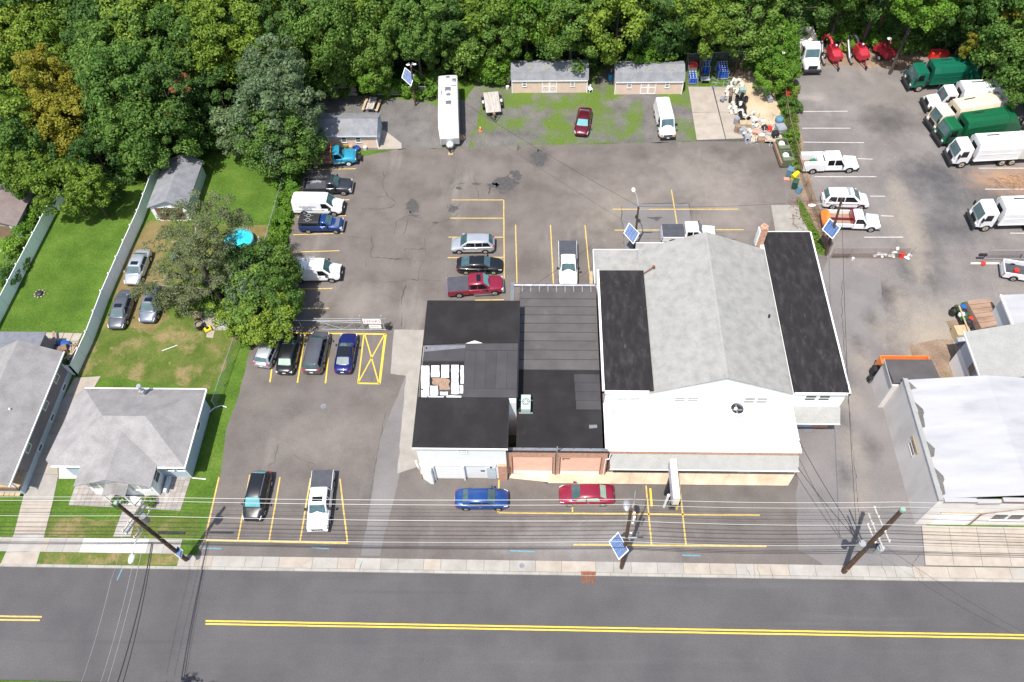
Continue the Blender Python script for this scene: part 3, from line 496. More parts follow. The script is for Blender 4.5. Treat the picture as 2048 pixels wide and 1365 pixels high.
def win_x(b, y0, y1, z0, z1, X, s=1, nz=2, trim='trim_white', glass='window_glass', d=.05, fr=.08):
    f = MB(); xs = lambda a, c: (min(X + s * a, X + s * c), max(X + s * a, X + s * c)); a = xs(.003, d)
    f.bb(*a, y0 - fr, y1 + fr, z1, z1 + fr); f.bb(*a, y0 - fr, y1 + fr, z0 - fr, z0); f.bb(*a, y0 - fr, y0, z0, z1); f.bb(*a, y1, y1 + fr, z0, z1)
    wz = (z1 - z0) / nz
    for i in range(1, nz): f.bb(*xs(.004, d - .012), y0, y1, z0 + i * wz - .03, z0 + i * wz + .03)
    o = b.p('window', f, trim)
    for j in range(nz): sub('pane', MB().bb(*xs(.005, .02), y0 + .01, y1 - .01, z0 + j * wz + .032, z0 + (j + 1) * wz - .032), glass, o)
def panel(mb, q, th=.1):
    """roof plane of four (or more) corners, thickened downwards"""
    n = len(q); mb.add([tuple(p) for p in q] + [(p[0], p[1], p[2] - th) for p in q], [tuple(range(n)), tuple(range(n, 2 * n))[::-1]] + [(i, (i + 1) % n, (i + 1) % n + n, i + n)[::-1] for i in range(n)]); return mb
def doorpanels(b, name, x0, x1, z0, z1, Y, n, mats, label=None):
    o = b.p(name, MB().bb(x0, x1, Y - .01, Y + .02, z0, z1), mats[0], label=label); h = (z1 - z0) / n
    for i in range(n): sub('panel', MB().bb(x0 + .01, x1 - .01, Y - .045, Y - .011, z0 + i * h + .012, z0 + (i + 1) * h - .012), mats[min(i, len(mats) - 1)] if i == 0 else mats[-1], o)
    return o
# ---- white two storey garage (west part of the block)
b = B('white_garage', 'white two storey garage with black roof and patchy white roof coating', 'garage', -10.6, 30.6)
w_ = MB().prism([(-10.6, 30.62), (-2.95, 30.62), (-2.95, 35.0), (-2.15, 35.0), (-2.15, 45.85), (-10.6, 45.85)], 0, 6.2); b.p('wall', w_, 'white_siding')
b.p('roof', MB().prism([(-10.78, 30.45), (-2.8, 30.45), (-2.8, 35.35), (-10.78, 35.35)], 6.21, 6.36), 'black_roof', label='plain black south roof section')
b.p('roof', MB().prism([(-10.78, 40.9), (-9.2, 41.0), (-7, 41.15), (-6.1, 41.5), (-5, 41.1), (-2.05, 41.2), (-2.05, 45.95), (-10.78, 45.95)], 6.21, 6.36), 'black_roof', label='plain black north roof section')
b.p('roof_deck', MB().prism([(-10.7, 35.37), (-2.07, 35.37), (-2.07, 41.3), (-10.7, 41.0)], 6.19, 6.26), 'tar')
def strip(q, z, mat, th=.05, nm='membrane_strip'): b.p(nm, MB().prism(q, z - th, z), mat)
for i in range(5): strip([(-6.85 + i * .96, 36.3), (-5.92 + i * .96, 36.3), (-5.92 + i * .96, 40.35), (-6.85 + i * .96, 40.35)], 6.31 + .004 * (i % 2), 'grey_membrane')
strip([(-10.6, 35.4), (-2.1, 35.4), (-2.1, 36.27), (-10.6, 36.1)], 6.32, 'grey_membrane'); strip([(-6.85, 40.38), (-2.1, 40.38), (-2.1, 41.15), (-6.9, 41.1)], 6.325, 'grey_membrane')
strip([(-10.6, 39.2), (-6.9, 39.2), (-6.9, 40.55), (-10.6, 40.1)], 6.32, 'grey_membrane'); strip([(-10.65, 40.15), (-6.9, 40.6), (-6.9, 40.9), (-10.65, 40.85)], 6.33, 'metal_grey')
strip([(-10.65, 36.15), (-6.9, 36.3), (-6.9, 39.15), (-10.65, 39.15)], 6.29, 'black_roof', nm='patch_ground')
for r in ('93 587 158 835', '175 585 243 680', '260 580 323 685', '342 580 402 820', '418 585 443 735', '167 752 230 832', '250 802 312 830', '410 747 438 815', '93 841 143 870', '153 839 278 868', '302 836 424 868'):
    a = list(map(float, r.split())); cs = []
    for X_, Y_ in ((a[0], a[3]), (a[2], a[3]), (a[2], a[1]), (a[0], a[1])): p = G(820 + X_ / 4.1375, 590 + Y_ / 4.1375, 6.34); cs.append((p.x, p.y))
    strip(rough(cs, .3, .035, int(a[0])), 6.335, 'white_coating', .04, 'coating_patch')
cs = [G(820 + X_ / 4.1375, 590 + Y_ / 4.1375, 6.33) for X_, Y_ in ((180, 690), (280, 690), (325, 700), (325, 795), (245, 790), (240, 750), (185, 740))]
strip(rough([(p.x, p.y) for p in cs], .2, .08, 5), 6.315, 'junk_brown', .02, 'stain_patch')
b.p('fascia', MB().bb(-10.85, -2.73, 30.38, 30.44, 6.05, 6.3), 'trim_white')
for q in ((-10.85, -10.79, 30.46, 46), (-2.79, -2.72, 30.46, 35.2), (-2.04, -1.98, 35.4, 46), (-10.8, -2.05, 45.96, 46.02)): b.p('edge_trim', MB().bb(*q, 6.12, 6.36), 'dark_metal')
doorpanels(b, 'garage_door', -9.4, -6.85, .05, 2.75, 30.56, 5, ['trim_white'])
b.p('door_reveal', MB().bb(-9.5, -9.4, 30.3, 30.62, 0, 2.85).bb(-6.85, -6.72, 30.35, 30.62, 0, 2.85).bb(-9.5, -3.9, 30.42, 30.62, 2.85, 2.95), 'trim_white')
doorpanels(b, 'side_door', -4.75, -3.95, .05, 2.3, 30.58, 3, ['pale_siding']); b.p('door_lamp', MB().bb(-4.42, -4.3, 30.45, 30.62, 2.4, 2.6), 'dark_metal')
b.p('wall_vent', MB().bb(-5.3, -4.95, 30.56, 30.615, 1.45, 1.75), 'metal_grey')
win_y(b, -6.95, -6.3, 5.1, 5.7, 30.6, 1, 2, 'trim_white', 'galvanised')
b.p('wing_wall', MB().prism([(-9.85, 29.95), (-9.6, 29.95), (-9.5, 30.62), (-10.6, 30.62), (-10.6, 30.45)], 0, 2.9), 'white_siding')
b.p('brick_pier', MB().bb(-3.7, -2.96, 30.35, 30.615, 0, 3.0), 'brick'); b.p('wall_post', MB().cyl((-10.75, 30.4, 0), (-10.75, 30.4, 2.4), .05), 'tan_wood')
b.p('porch_roof', panel(MB(), [(-10.2, 46.03, 4.1), (-6.2, 46.03, 4.1), (-6.2, 47.1, 3.7), (-10.2, 47.1, 3.7)]), 'galvanised')
for i in range(4):
    x = -10.7; y = [31, 36.1, 40.5, 45.6][i]; b.p('roof_outlet', MB().cyl((x + .25, y, 6.36), (x + .25, y, 6.5), .06), 'dark_metal')
# ---- brick fronted low garage
b = B('brick_garage', 'low flat roofed garage with brick front and two salmon roller doors', 'garage', -2.1, 31.05)
b.p('wall', MB().prism([(-2.1, 31.35), (5.45, 31.35), (5.45, 49.4), (-2.1, 49.4)], 0, 4.16), 'brick')
b.p('front_wall', MB().bb(-2.92, -2.5, 31.04, 31.34, 0, 4.5).bb(1.15, 1.72, 31.04, 31.34, 0, 4.5).bb(5.4, 5.86, 31.04, 31.34, 0, 4.5).bb(-2.5, 1.15, 31.04, 31.34, 3.55, 4.5).bb(1.72, 5.4, 31.04, 31.34, 3.55, 4.5), 'brick')
for x0, x1 in ((-2.5, 1.15), (1.72, 5.4)):
    fr = MB().bb(x0, x0 + .07, 31.09, 31.33, 0, 3.55).bb(x1 - .07, x1, 31.09, 31.33, 0, 3.55).bb(x0 + .07, x1 - .07, 31.09, 31.33, 3.48, 3.55); o = b.p('roller_door', fr, 'dark_brick'); h = (3.48 - .5) / 5
    sub('panel', MB().bb(x0 + .07, x1 - .07, 31.13, 31.2, .02, .5), 'trim_white', o)
    for i in range(5): sub('panel', MB().bb(x0 + .07, x1 - .07, 31.14, 31.2, .51 + i * h, .5 + (i + 1) * h), 'salmon_door', o)
b.p('coping', MB().bb(-2.98, 5.92, 31.0, 31.12, 4.5, 4.62), 'dark_metal'); 
for i in range(6): b.p('coping_panel', MB().bb(-2.9 + i * 1.46, -1.5 + i * 1.46, 31.14, 31.42, 4.4, 4.56), 'metal_grey')
b.p('roof', MB().bb(-2.1, 5.44, 31.44, 39.55, 4.17, 4.3), 'black_roof', label='black coated south part of flat roof')
b.p('roof_deck', MB().bb(-2.1, 5.44, 39.56, 49.4, 4.17, 4.235), 'tar')
ys_ = [39.6, 40.75, 41.8, 42.85, 43.85, 44.9, 45.9, 46.9, 47.85, 49.3]
for a_, c_ in zip(ys_[:-1], ys_[1:]): b.p('membrane_strip', MB().bb(-2.05, 5.4, a_, c_ - .1, 4.24, 4.30), 'brown_membrane')
for i in range(4): b.p('membrane_strip', MB().bb(3.2 - .04 * i, 5.4, 35.4 + i * .93, 35.4 + i * .93 + .9, 4.301, 4.315 + .001 * i), 'grey_membrane')
b.p('roof_patch', MB().prism(rough([(4.3, 33.5), (5.0, 33.55), (5.0, 33.85), (4.3, 33.85)], .2, .04, 3), 4.301, 4.315), 'metal_grey')
b.p('gutter_pipe', MB().cyl((-2.7, 49.55, 4.25), (5.3, 49.55, 4.25), .17, n=14), 'metal_grey'); b.p('gutter_end', MB().bb(-3.0, -2.65, 46.2, 49.8, 3.7, 4.4), 'metal_grey')
for i in range(9): b.p('pipe_strap', MB().bb(-1.9 + i * .85, -1.84 + i * .85, 48.7, 49.42, 4.3, 4.33), 'galvanised')
b.p('mast', MB().cyl((1.45, 31.0, 0), (1.45, 31.0, 5.6), .04), 'galvanised'); b.p('conduit', MB().tube([(1.35, 30.98, 0), (1.35, 30.98, 4.2), (1.6, 31.1, 4.75), (2.1, 31.6, 4.45)], .03), 'dark_metal')
o = b.p('sign_bracket', MB().bb(1.95, 2.6, 31.0, 31.035, 3.3, 3.36).bb(1.95, 2.02, 31.0, 31.035, 3.1, 3.3), 'dark_metal')
b.p('downspout', MB().tube([(6.05, 30.95, 4.5), (6.0, 30.95, 3.5), (5.72, 30.98, 3.3), (5.7, 30.98, 0)], .05), 'trim_white')
t = thing('air_conditioner', 'pale green air conditioning unit standing on the black flat roof', 'air conditioner', (-1.3, 35.6, 4.3))
MB().rbox(-.42, .42, -.75, .75, .1, .95, .03).build('cabinet', M['ac_green'], t); MB().bb(-.6, .6, -.7, -.6, 0, .1).bb(-.6, .6, .6, .7, 0, .1).build('skid', M['galvanised'], t)
gr = MB(); [gr.bb(-.02 + .3 * math.cos(a) - .0, .02 + .3 * math.cos(a), .3 * math.sin(a) - .02, .3 * math.sin(a) + .02, .95, .97) for a in [i * PI / 6 for i in range(12)]]
gr.ring((0, 0), .3, .35, .95, .98); gr.build('fan_guard', M['metal_grey'], t); MB().cyl((0, 0, .94), (0, 0, .985), .12, n=12).build('fan_hub', M['trim_white'], t); fn = MB()
for i in range(8): a = i * PI / 4; fn.box((.2 * math.cos(a), .2 * math.sin(a), .965), (.2, .05, .01), a)
fn.build('fan', M['dark_metal'], t)
# ---- hall
b = B('hall', 'large white hall with grey gabled roof between two black flat roofs', 'building', 5.6, 31.5)
b.p('wall', MB().prism([(5.75, 36.2), (26.75, 36.2), (26.75, 54.5), (21.7, 54.5), (21.7, 52.3), (9.8, 52.3), (9.8, 49.5), (5.75, 49.5)], 0, 6.15), 'white_siding')
gw = MB(); gw.add([(9.85, 36.2, 6.16), (21.75, 36.2, 6.16), (15.85, 36.2, 8.6), (9.85, 52.3, 6.16), (21.75, 52.3, 6.16), (15.85, 52.3, 8.6)], [(0, 1, 2), (4, 3, 5), (0, 3, 4, 1)]); b.p('gable', gw, 'white_siding')
b.p('roof', panel(panel(MB(), [(9.55, 36.0, 6.2), (15.85, 36.0, 8.82), (15.85, 52.55, 8.82), (9.55, 52.55, 6.2)]), [(15.85, 36.0, 8.82), (22.0, 36.0, 6.25), (22.0, 52.55, 6.25), (15.85, 52.55, 8.82)]), 'hall_roof', label='wide light grey gabled roof')
b.p('ridge_cap', panel(panel(MB(), [(15.75, 36.0, 8.8), (15.85, 36.0, 8.84), (15.85, 52.5, 8.84), (15.75, 52.5, 8.8)], .03), [(15.85, 36.0, 8.84), (15.95, 36.0, 8.8), (15.95, 52.5, 8.8), (15.85, 52.5, 8.84)], .03), 'canopy_grey')
b.p('roof', MB().bb(5.62, 9.9, 36.1, 49.6, 6.4, 6.55), 'black_roof_streaked', label='west black roof with pale streaks'); b.p('roof', MB().bb(22.05, 26.75, 36.1, 54.65, 6.32, 6.46), 'black_roof_streaked', label='long east black roof')
b.p('edge_trim', MB().bb(5.42, 5.61, 36.0, 49.7, 6.1, 6.57).bb(26.76, 26.9, 36.0, 54.75, 6.05, 6.48).bb(22.05, 26.9, 54.66, 54.74, 6.1, 6.48).bb(5.42, 9.5, 36.0, 36.09, 6.1, 6.5).bb(22.1, 26.9, 36.0, 36.09, 6.05, 6.4), 'trim_white')
b.p('low_wall', MB().bb(5.5, 9.79, 49.62, 53.9, 0, 4.3).bb(9.8, 13.2, 52.4, 55.3, 0, 3.7), 'white_siding')
b.p('low_roof', MB().bb(5.35, 9.95, 49.61, 54.0, 4.32, 4.45), 'hall_roof', label='small light grey roof at the northwest corner'); b.p('low_roof', MB().bb(9.8, 19.5, 52.6, 55.45, 3.75, 3.85), 'hall_roof', label='low grey roof behind the gable')
b.p('edge_trim', MB().bb(5.28, 10.02, 54.01, 54.08, 4.25, 4.5).bb(9.96, 10.04, 51.0, 54.0, 4.25, 4.5).bb(5.27, 5.34, 49.7, 54.0, 4.25, 4.48).bb(9.8, 19.5, 55.46, 55.52, 3.7, 3.9), 'trim_white')
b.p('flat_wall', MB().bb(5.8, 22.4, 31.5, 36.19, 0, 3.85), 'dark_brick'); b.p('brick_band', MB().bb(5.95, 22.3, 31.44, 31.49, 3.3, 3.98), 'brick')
b.p('flat_roof', MB().bb(5.65, 22.5, 31.42, 36.19, 3.99, 4.12), 'white_roof', label='bright white flat front roof')
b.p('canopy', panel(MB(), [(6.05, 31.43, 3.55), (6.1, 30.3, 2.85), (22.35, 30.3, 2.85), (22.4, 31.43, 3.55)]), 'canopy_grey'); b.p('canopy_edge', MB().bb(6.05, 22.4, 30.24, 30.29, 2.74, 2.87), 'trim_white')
b.p('canopy', panel(MB(), [(22.52, 36.19, 3.7), (22.6, 34.9, 2.95), (26.8, 34.9, 2.95), (26.85, 36.19, 3.7)]), 'canopy_grey'); b.p('canopy_edge', MB().bb(22.55, 26.8, 34.84, 34.89, 2.84, 2.97), 'trim_white')
b.p('blue_door', MB().bb(22.8, 25.3, 36.1, 36.19, 0, 2.4), 'blue_siding'); b.p('brick_base', MB().bb(25.3, 26.7, 36.08, 36.19, 0, 1.2), 'brick'); b.p('entrance', MB().bb(17.8, 19.0, 31.4, 31.49, 0, 2.3), 'galvanised')
for x0, x1, z0, z1, mt in ((6.9, 7.75, 4.65, 5.2, 'canopy_grey'), (8.0, 8.85, 4.65, 5.2, 'canopy_grey'), (11.95, 12.85, 4.55, 5.25, 'canopy_grey'), (13.1, 14.0, 4.55, 5.25, 'canopy_grey'), (18.1, 19.0, 4.35, 5.3, 'canopy_grey'), (19.2, 20.1, 4.35, 5.3, 'canopy_grey'), (23.3, 24.2, 4.9, 5.75, 'window_glass'), (24.5, 25.4, 4.9, 5.75, 'window_glass')): win_y(b, x0, x1, z0, z1, 36.18, 1, 2, 'trim_white', mt, fr=.06)
b.p('chimney', MB().bb(21.35, 22.0, 53.2, 53.85, 4.5, 8.4), 'brick'); b.p('chimney_cap', MB().ring((21.67, 53.52), .2, .42, 8.4, 8.55, 4), 'brick'); b.p('chimney_flashing', MB().bb(21.2, 21.34, 53.2, 53.85, 6.0, 8.1), 'trim_white')
b.p('vent_arm', MB().tube([(9.9, 49.2, 6.6), (10.8, 49.6, 7.1)], .05).bb(10.7, 10.95, 49.5, 49.7, 7.0, 7.2), 'rust'); b.p('back_steps', MB().bb(5.0, 5.35, 49.8, 53.2, 0, 2.0), 'tan_wood'); b.p('roof_vent', MB().bb(20.9, 21.05, 43.8, 44.0, 6.8, 7.1), 'dark_metal')
b.p('exhaust_pipe', MB().tube([(6.35, 36.0, 4.15), (6.35, 35.4, 4.9), (6.2, 34.2, 4.9)], .12, 10), 'trim_white')
t = thing('roof_fan', 'light grey cylindrical roof fan on the white flat roof', 'fan', (17.15, 34.9, 4.12))
MB().cyl((0, 0, 0), (0, 0, 1.45), .52, .66, 20, False).build('housing', M['galvanised'], t); MB().ring((0, 0), .56, .7, 1.42, 1.5).build('rim', M['trim_white'], t); MB().cyl((0, 0, 1.1), (0, 0, 1.12), .58, n=20).build('grille', M['dark_metal'], t)
bl = MB(); [bl.box((.25 * math.cos(a), .25 * math.sin(a), 1.22), (.5, .14, .02), a) for a in (0, 1.57, 3.14, 4.71)]; bl.build('blade', M['metal_grey'], t); MB().cyl((-.1, .05, 1.24), (-.1, .05, 1.38), .14, n=10).build('motor', M['trim_white'], t)
# ---- warehouse on the right
b = B('warehouse', 'grey stucco warehouse with patched silver roof beside the driveway', 'building', 32.4, 26.8)
b.p('wall', MB().add([(32.4, 26.8, 0), (56, 26.8, 0), (56, 38.3, 0), (32.4, 38.3, 0), (32.4, 26.8, 5.0), (56, 26.8, 5.0), (56, 38.3, 5.0), (32.4, 38.3, 5.0)], [(0, 4, 7, 3), (3, 7, 6, 2), (1, 2, 6, 5)]), 'stucco_grey', recalc=False)
b.p('front_wall', MB().bb(32.42, 56, 26.75, 26.95, 0, 5.0), 'stucco_pale')
b.p('roof', panel(panel(MB(), [(32.75, 26.97, 5.1), (39.3, 26.97, 5.95), (39.3, 38.25, 5.95), (32.75, 38.25, 5.1)]), [(39.3, 26.97, 5.95), (56, 26.97, 4.2), (56, 38.25, 4.2), (39.3, 38.25, 5.95)]), 'silver_roof')
b.p('parapet', MB().bb(32.38, 32.74, 26.74, 38.35, 4.99, 5.22), 'canopy_grey'); b.p('parapet_line', MB().bb(32.34, 32.4, 26.7, 38.4, 5.1, 5.25), 'galvanised')
for y0, y1 in ((27.2, 29.7), (30.6, 32.2), (33.4, 36.0), (37.2, 38.1)): b.p('bare_patch', panel(MB(), [(q[0], q[1], 5.1 + .13 * (q[0] - 32.75) + .012) for q in rough([(32.78, y0), (33.05, y0 + .1), (33.3, y1 - .8), (33.0, y1 - .3), (32.78, y1)], .3, .09, int(y0))], .01), 'gravel')
for x0, x1, z in ((32.8, 35.4, 5.12), (35.5, 37.3, 4.95), (37.4, 40.3, 5.3), (40.4, 44, 5.5)): b.p('coping', MB().bb(x0, x1, 26.6, 26.96, z - .1, z + .1), 'silver_roof'); b.p('coping_edge', MB().bb(x0, x1, 26.56, 26.6, z - .16, z + .02), 'dark_brick')
doorpanels(b, 'white_door', 33.7, 36.6, .1, 2.5, 26.74, 4, ['trim_white']); b.p('door_hood', MB().bb(33.5, 36.9, 26.68, 26.745, 2.6, 2.72), 'tan_wood'); b.p('rain_pipe', MB().tube([(39.9, 26.6, 4.0), (37.2, 26.65, 2.8), (36.9, 26.65, 2.5), (36.9, 26.65, .1)], .05), 'junk_brown')
win_y(b, 38.1, 39.25, 1.3, 2.5, 26.74, 1, 1); win_y(b, 39.45, 40.6, 1.3, 2.5, 26.74, 1, 1); win_y(b, 42.4, 43.6, 1.3, 2.5, 26.74, 1, 1)
win_x(b, 31.8, 33.0, 2.9, 3.8, 32.4, -1, 2, 'stucco_grey', 'metal_grey'); b.p('window_board', MB().bb(32.3, 32.36, 31.5, 33.2, 3.85, 4.1), 'tan_wood')
b.p('annex_wall', MB().prism([(31.9, 38.31), (36.0, 38.31), (36.0, 41.1), (31.9, 41.1)], 0, 3.9), 'stucco_grey'); b.p('annex_roof', panel(MB(), [(31.8, 38.31, 4.5), (36.1, 38.31, 4.5), (36.1, 41.2, 3.95), (31.8, 41.2, 3.95)]), 'brown_membrane'); b.p('annex_gutter', MB().bb(31.72, 31.8, 38.2, 41.2, 3.9, 4.05), 'canopy_grey')
# ---- white building behind the warehouse
b = B('white_outbuilding', 'white sided outbuilding with grey roof behind the silver roofed warehouse', 'building', 39.6, 38.6)
b.p('wall', MB().bb(40.0, 47.5, 38.4, 43.4, 0, 4.7), 'pale_siding'); b.p('lower_wall', MB().bb(39.94, 39.99, 38.4, 43.4, 0, 2.4), 'white_siding')
b.p('roof', panel(panel(MB(), [(39.5, 38.36, 4.8), (44.2, 38.36, 6.0), (44.4, 44.0, 6.0), (39.4, 43.7, 4.8)]), [(44.2, 38.36, 6.0), (49, 38.36, 4.8), (49, 44.2, 4.8), (44.4, 44.0, 6.0)]), 'canopy_grey')
b.p('eave_trim', MB().bb(39.36, 39.44, 38.4, 43.8, 4.62, 4.82), 'trim_white'); win_x(b, 40.3, 41.1, 2.6, 3.7, 39.98, -1, 1, 'pale_siding')
b = B('metal_roofed_store', 'grey store with white streaked metal roof at the right edge of the photo', 'building', 44.5, 43.5)
b.p('wall', MB().bb(44.9, 52, 44.6, 48.5, 0, 3.8), 'pale_siding'); b.p('roof', panel(MB(), [(44.8, 44.4, 4.0), (53, 44.4, 4.6), (53, 48.7, 4.6), (44.8, 48.7, 4.0)]), 'silver_roof'); b.p('eave_trim', MB().bb(44.6, 44.78, 44.4, 48.7, 3.85, 4.06), 'trim_white')
# ---- sheds
def gable(b, x0, x1, y0, y1, ze, zr, axis='x', over=.25, roof='grey_shingle', wall='white_siding', mid=None, th=.1, rl=None):
    b.p('wall', MB().bb(x0, x1, y0, y1, 0, ze - .06), wall)
    if axis == 'x':
        ym = (y0 + y1) / 2 if mid is None else mid
        e = MB(); e.add([(x, y, z) for x in (x0, x1) for y, z in ((y0, ze - .06), (y1, ze - .06), (ym, zr - .14))], [(0, 1, 2), (3, 5, 4), (0, 3, 4, 1)]); b.p('gable_end', e, wall)
        r = panel(panel(MB(), [(x0 - over, y0 - over, ze), (x1 + over, y0 - over, ze), (x1 + over, ym, zr), (x0 - over, ym, zr)], th), [(x0 - over, ym, zr), (x1 + over, ym, zr), (x1 + over, y1 + over, ze), (x0 - over, y1 + over, ze)], th)
    else:
        xm = (x0 + x1) / 2 if mid is None else mid
        e = MB(); e.add([(x, y, z) for y in (y0, y1) for x, z in ((x0, ze - .06), (x1, ze - .06), (xm, zr - .14))], [(0, 1, 2), (3, 5, 4), (0, 3, 4, 1)]); b.p('gable_end', e, wall)
        r = panel(panel(MB(), [(x0 - over, y0 - over, ze), (xm, y0 - over, zr), (xm, y1 + over, zr), (x0 - over, y1 + over, ze)], th), [(xm, y0 - over, zr), (x1 + over, y0 - over, ze), (x1 + over, y1 + over, ze), (xm, y1 + over, zr)], th)
    return b.p('roof', r, roof, label=rl)
def gambrel(b, x0, x1, y0, y1, ze, roof):
    ym = (y0 + y1) / 2; pf = [(y0 - .12, ze), (y0 + .55, ze + .85), (ym, ze + 1.25), (y1 - .55, ze + .85), (y1 + .12, ze)]
    b.p('wall', MB().bb(x0, x1, y0, y1, 0, ze - .04), 'tan_siding'); e = MB()
    e.loft([[(x, y, z - .08) for y, z in pf] for x in (x0, x1)], False); b.p('gable_end', e, 'tan_siding'); r = MB()
    for (ya, za), (yb, zb) in zip(pf[:-1], pf[1:]): panel(r, [(x0 - .12, ya, za), (x1 + .12, ya, za), (x1 + .12, yb, zb), (x0 - .12, yb, zb)], .06)
    b.p('roof', r, roof); b.p('corner_trim', MB().bb(x0 - .04, x0 + .08, y0 - .03, y0 - .002, 0, ze - .1).bb(x1 - .08, x1 + .04, y0 - .03, y0 - .002, 0, ze - .1).bb(x0, x1, y0 - .15, y0 - .1, ze - .16, ze - .02), 'trim_white')
def sheddoor(b, x0, x1, z1, Y, cross):
    xm = (x0 + x1) / 2
    for a, c in ((x0, xm), (xm, x1)):
        f = MB(); f.bb(a, a + .12, Y - .04, Y - .002, .05, z1); f.bb(c - .12, c, Y - .04, Y - .002, .05, z1)
        for z in (.05, z1 * .5, z1 - .12): f.bb(a + .12, c - .12, Y - .04, Y - .002, z, z + .12)
        if cross:
            for s in (1, -1):
                cx, cz = (a + c) / 2, z1 * .27; L_ = (c - a - .2); h_ = z1 * .4
                f.add([(cx - s * L_ / 2 - .05, Y - .035, cz - h_ / 2), (cx - s * L_ / 2 + .05, Y - .035, cz - h_ / 2), (cx + s * L_ / 2 + .05, Y - .035, cz + h_ / 2), (cx + s * L_ / 2 - .05, Y - .035, cz + h_ / 2)], [(0, 1, 2, 3)])
        o = b.p('door', f, 'trim_white'); sub('door_leaf', MB().bb(a + .1, c - .1, Y - .02, Y - .001, .06, z1), 'tan_siding', o)
for nm, x0, x1, y0, dx, wx, vents, cr, lb in (('shed', -3.85, 5.75, 84.35, (-.02, 1.9), (-2.25, 3.85), (-1.55, .78, 3.1), True, 'long tan shed with grey gambrel roof and white crossed double doors'),
                                     ('shed', 9.25, 17.75, 83.95, (12.45, 14.4), (11.0, 15.75), (13.4, 16.2), False, 'long tan shed with plain white framed doors behind the white van')):
    b = B(nm, lb, 'shed', x0, y0, 'long tan storage sheds'); gambrel(b, x0, x1, y0, y0 + 3.4, 2.0, 'slate_shingle'); sheddoor(b, dx[0], dx[1], 1.9, y0, cr)
    for x in wx: win_y(b, x - .18, x + .22, 1.05, 1.7, y0, 1, 3, 'trim_white', 'window_glass', fr=.08)
    for x in vents: o = b.p('roof_vent', MB().ring((x, y0 + .95), .14, .22, 2.96, 3.07, 4), 'vent_yellow'); sub('vent_pane', MB().bb(x - .12, x + .12, y0 + .8, y0 + 1.1, 2.93, 3.0), 'canopy_grey', o)
b = B('shed', 'tan shed with slate grey roof behind the blue truck', 'shed', -27.0, 74.2)
gable(b, -27.0, -19.95, 74.2, 78.0, 2.05, 3.0, 'x', .2, 'slate_shingle', 'tan_siding', 76.0); b.p('end_wall', MB().bb(-19.945, -19.9, 74.2, 78.0, 0, 2.0), 'blue_siding'); b.p('gutter', MB().bb(-27.2, -19.75, 73.92, 73.99, 1.93, 2.06), 'pale_siding')
for x in (-26.2, -23.95, -22.2): win_y(b, x - .28, x + .28, .95, 1.65, 74.2, 1, 2)
b.p('corner_trim', MB().bb(-20.05, -19.9, 74.15, 74.195, 0, 2), 'trim_white'); o = b.p('roof_vent', MB().ring((-24.3, 74.9), .16, .26, 2.42, 2.52, 4), 'vent_yellow'); b.p('meter_box', MB().bb(-19.9, -19.75, 75.0, 75.3, .9, 1.4), 'trim_white')
b = B('detached_garage', 'detached garage with grey shingle roof and dark brown door beside white fence', 'garage', -44.2, 62.4)
gable(b, -44.2, -40.15, 62.4, 69.5, 2.15, 3.2, 'y', .28, 'slate_shingle', 'pale_siding', -41.95); o = b.p('garage_door', MB().bb(-43.75, -40.6, 62.33, 62.39, .02, 1.95), 'junk_brown')
for i in range(4): sub('panel', MB().bb(-43.7, -40.65, 62.3, 62.328, .04 + i * .48, .49 + i * .48), 'dark_brick', o)
b.p('door_trim', MB().bb(-44.2, -43.76, 62.3, 62.39, 0, 2.05).bb(-40.59, -40.15, 62.3, 62.39, 0, 2.05).bb(-43.75, -40.6, 62.3, 62.39, 1.96, 2.05), 'white_siding'); b.p('sill', MB().bb(-43.75, -40.6, 62.1, 62.32, 0, .04), 'old_concrete')
b = B('detached_garage', 'brown roofed garage half hidden under the trees at the left edge', 'garage', -63.5, 59.6)
gable(b, -63.5, -58.7, 59.6, 65.5, 2.2, 3.3, 'y', .3, 'dark_shingle', 'canopy_grey'); b.p('garage_door', MB().bb(-62.6, -59.4, 59.52, 59.59, 0, 2.0), 'junk_brown'); b.p('door_trim', MB().bb(-59.4, -58.7, 59.5, 59.59, 0, 2.1).bb(-63.3, -62.6, 59.5, 59.59, 0, 2.1), 'stucco_pale')
sheet('garage_pad', [(0, 500), (34, 482), (30, 500), (-20, 508)], .012, 'old_concrete')
# ---- houses
b = B('house', 'mauve sided house with grey shingle roof at the left edge', 'house', -47.0, 28.4)
b.p('wall', MB().bb(-53.2, -47.05, 30.4, 41.5, 0, 2.9), 'mauve_siding'); b.p('foundation', MB().bb(-53.25, -46.98, 28.5, 41.55, 0, .75), 'pale_siding'); b.p('gable_end', MB().add([(-53.2, 41.5, 2.9), (-47.05, 41.5, 2.9), (-50.1, 41.5, 4.8)], [(0, 1, 2)]), 'mauve_siding')
b.p('roof', panel(panel(MB(), [(-50.1, 28.0, 5.0), (-46.65, 28.0, 3.0), (-46.65, 42.1, 3.0), (-50.1, 42.1, 5.0)]), [(-53.6, 28.0, 3.0), (-50.1, 28.0, 5.0), (-50.1, 42.1, 5.0), (-53.6, 42.1, 3.0)]), 'grey_shingle'); b.p('gutter', MB().bb(-46.64, -46.54, 27.9, 42.15, 2.85, 3.0), 'trim_white')
for y in (39.7, 36.7, 32.2): win_x(b, y - .4, y + .4, 1.7, 2.6, -47.05)
for y in (39.6, 36.2, 33.0): win_x(b, y - .35, y + .35, .3, .62, -46.98, 1, 1)
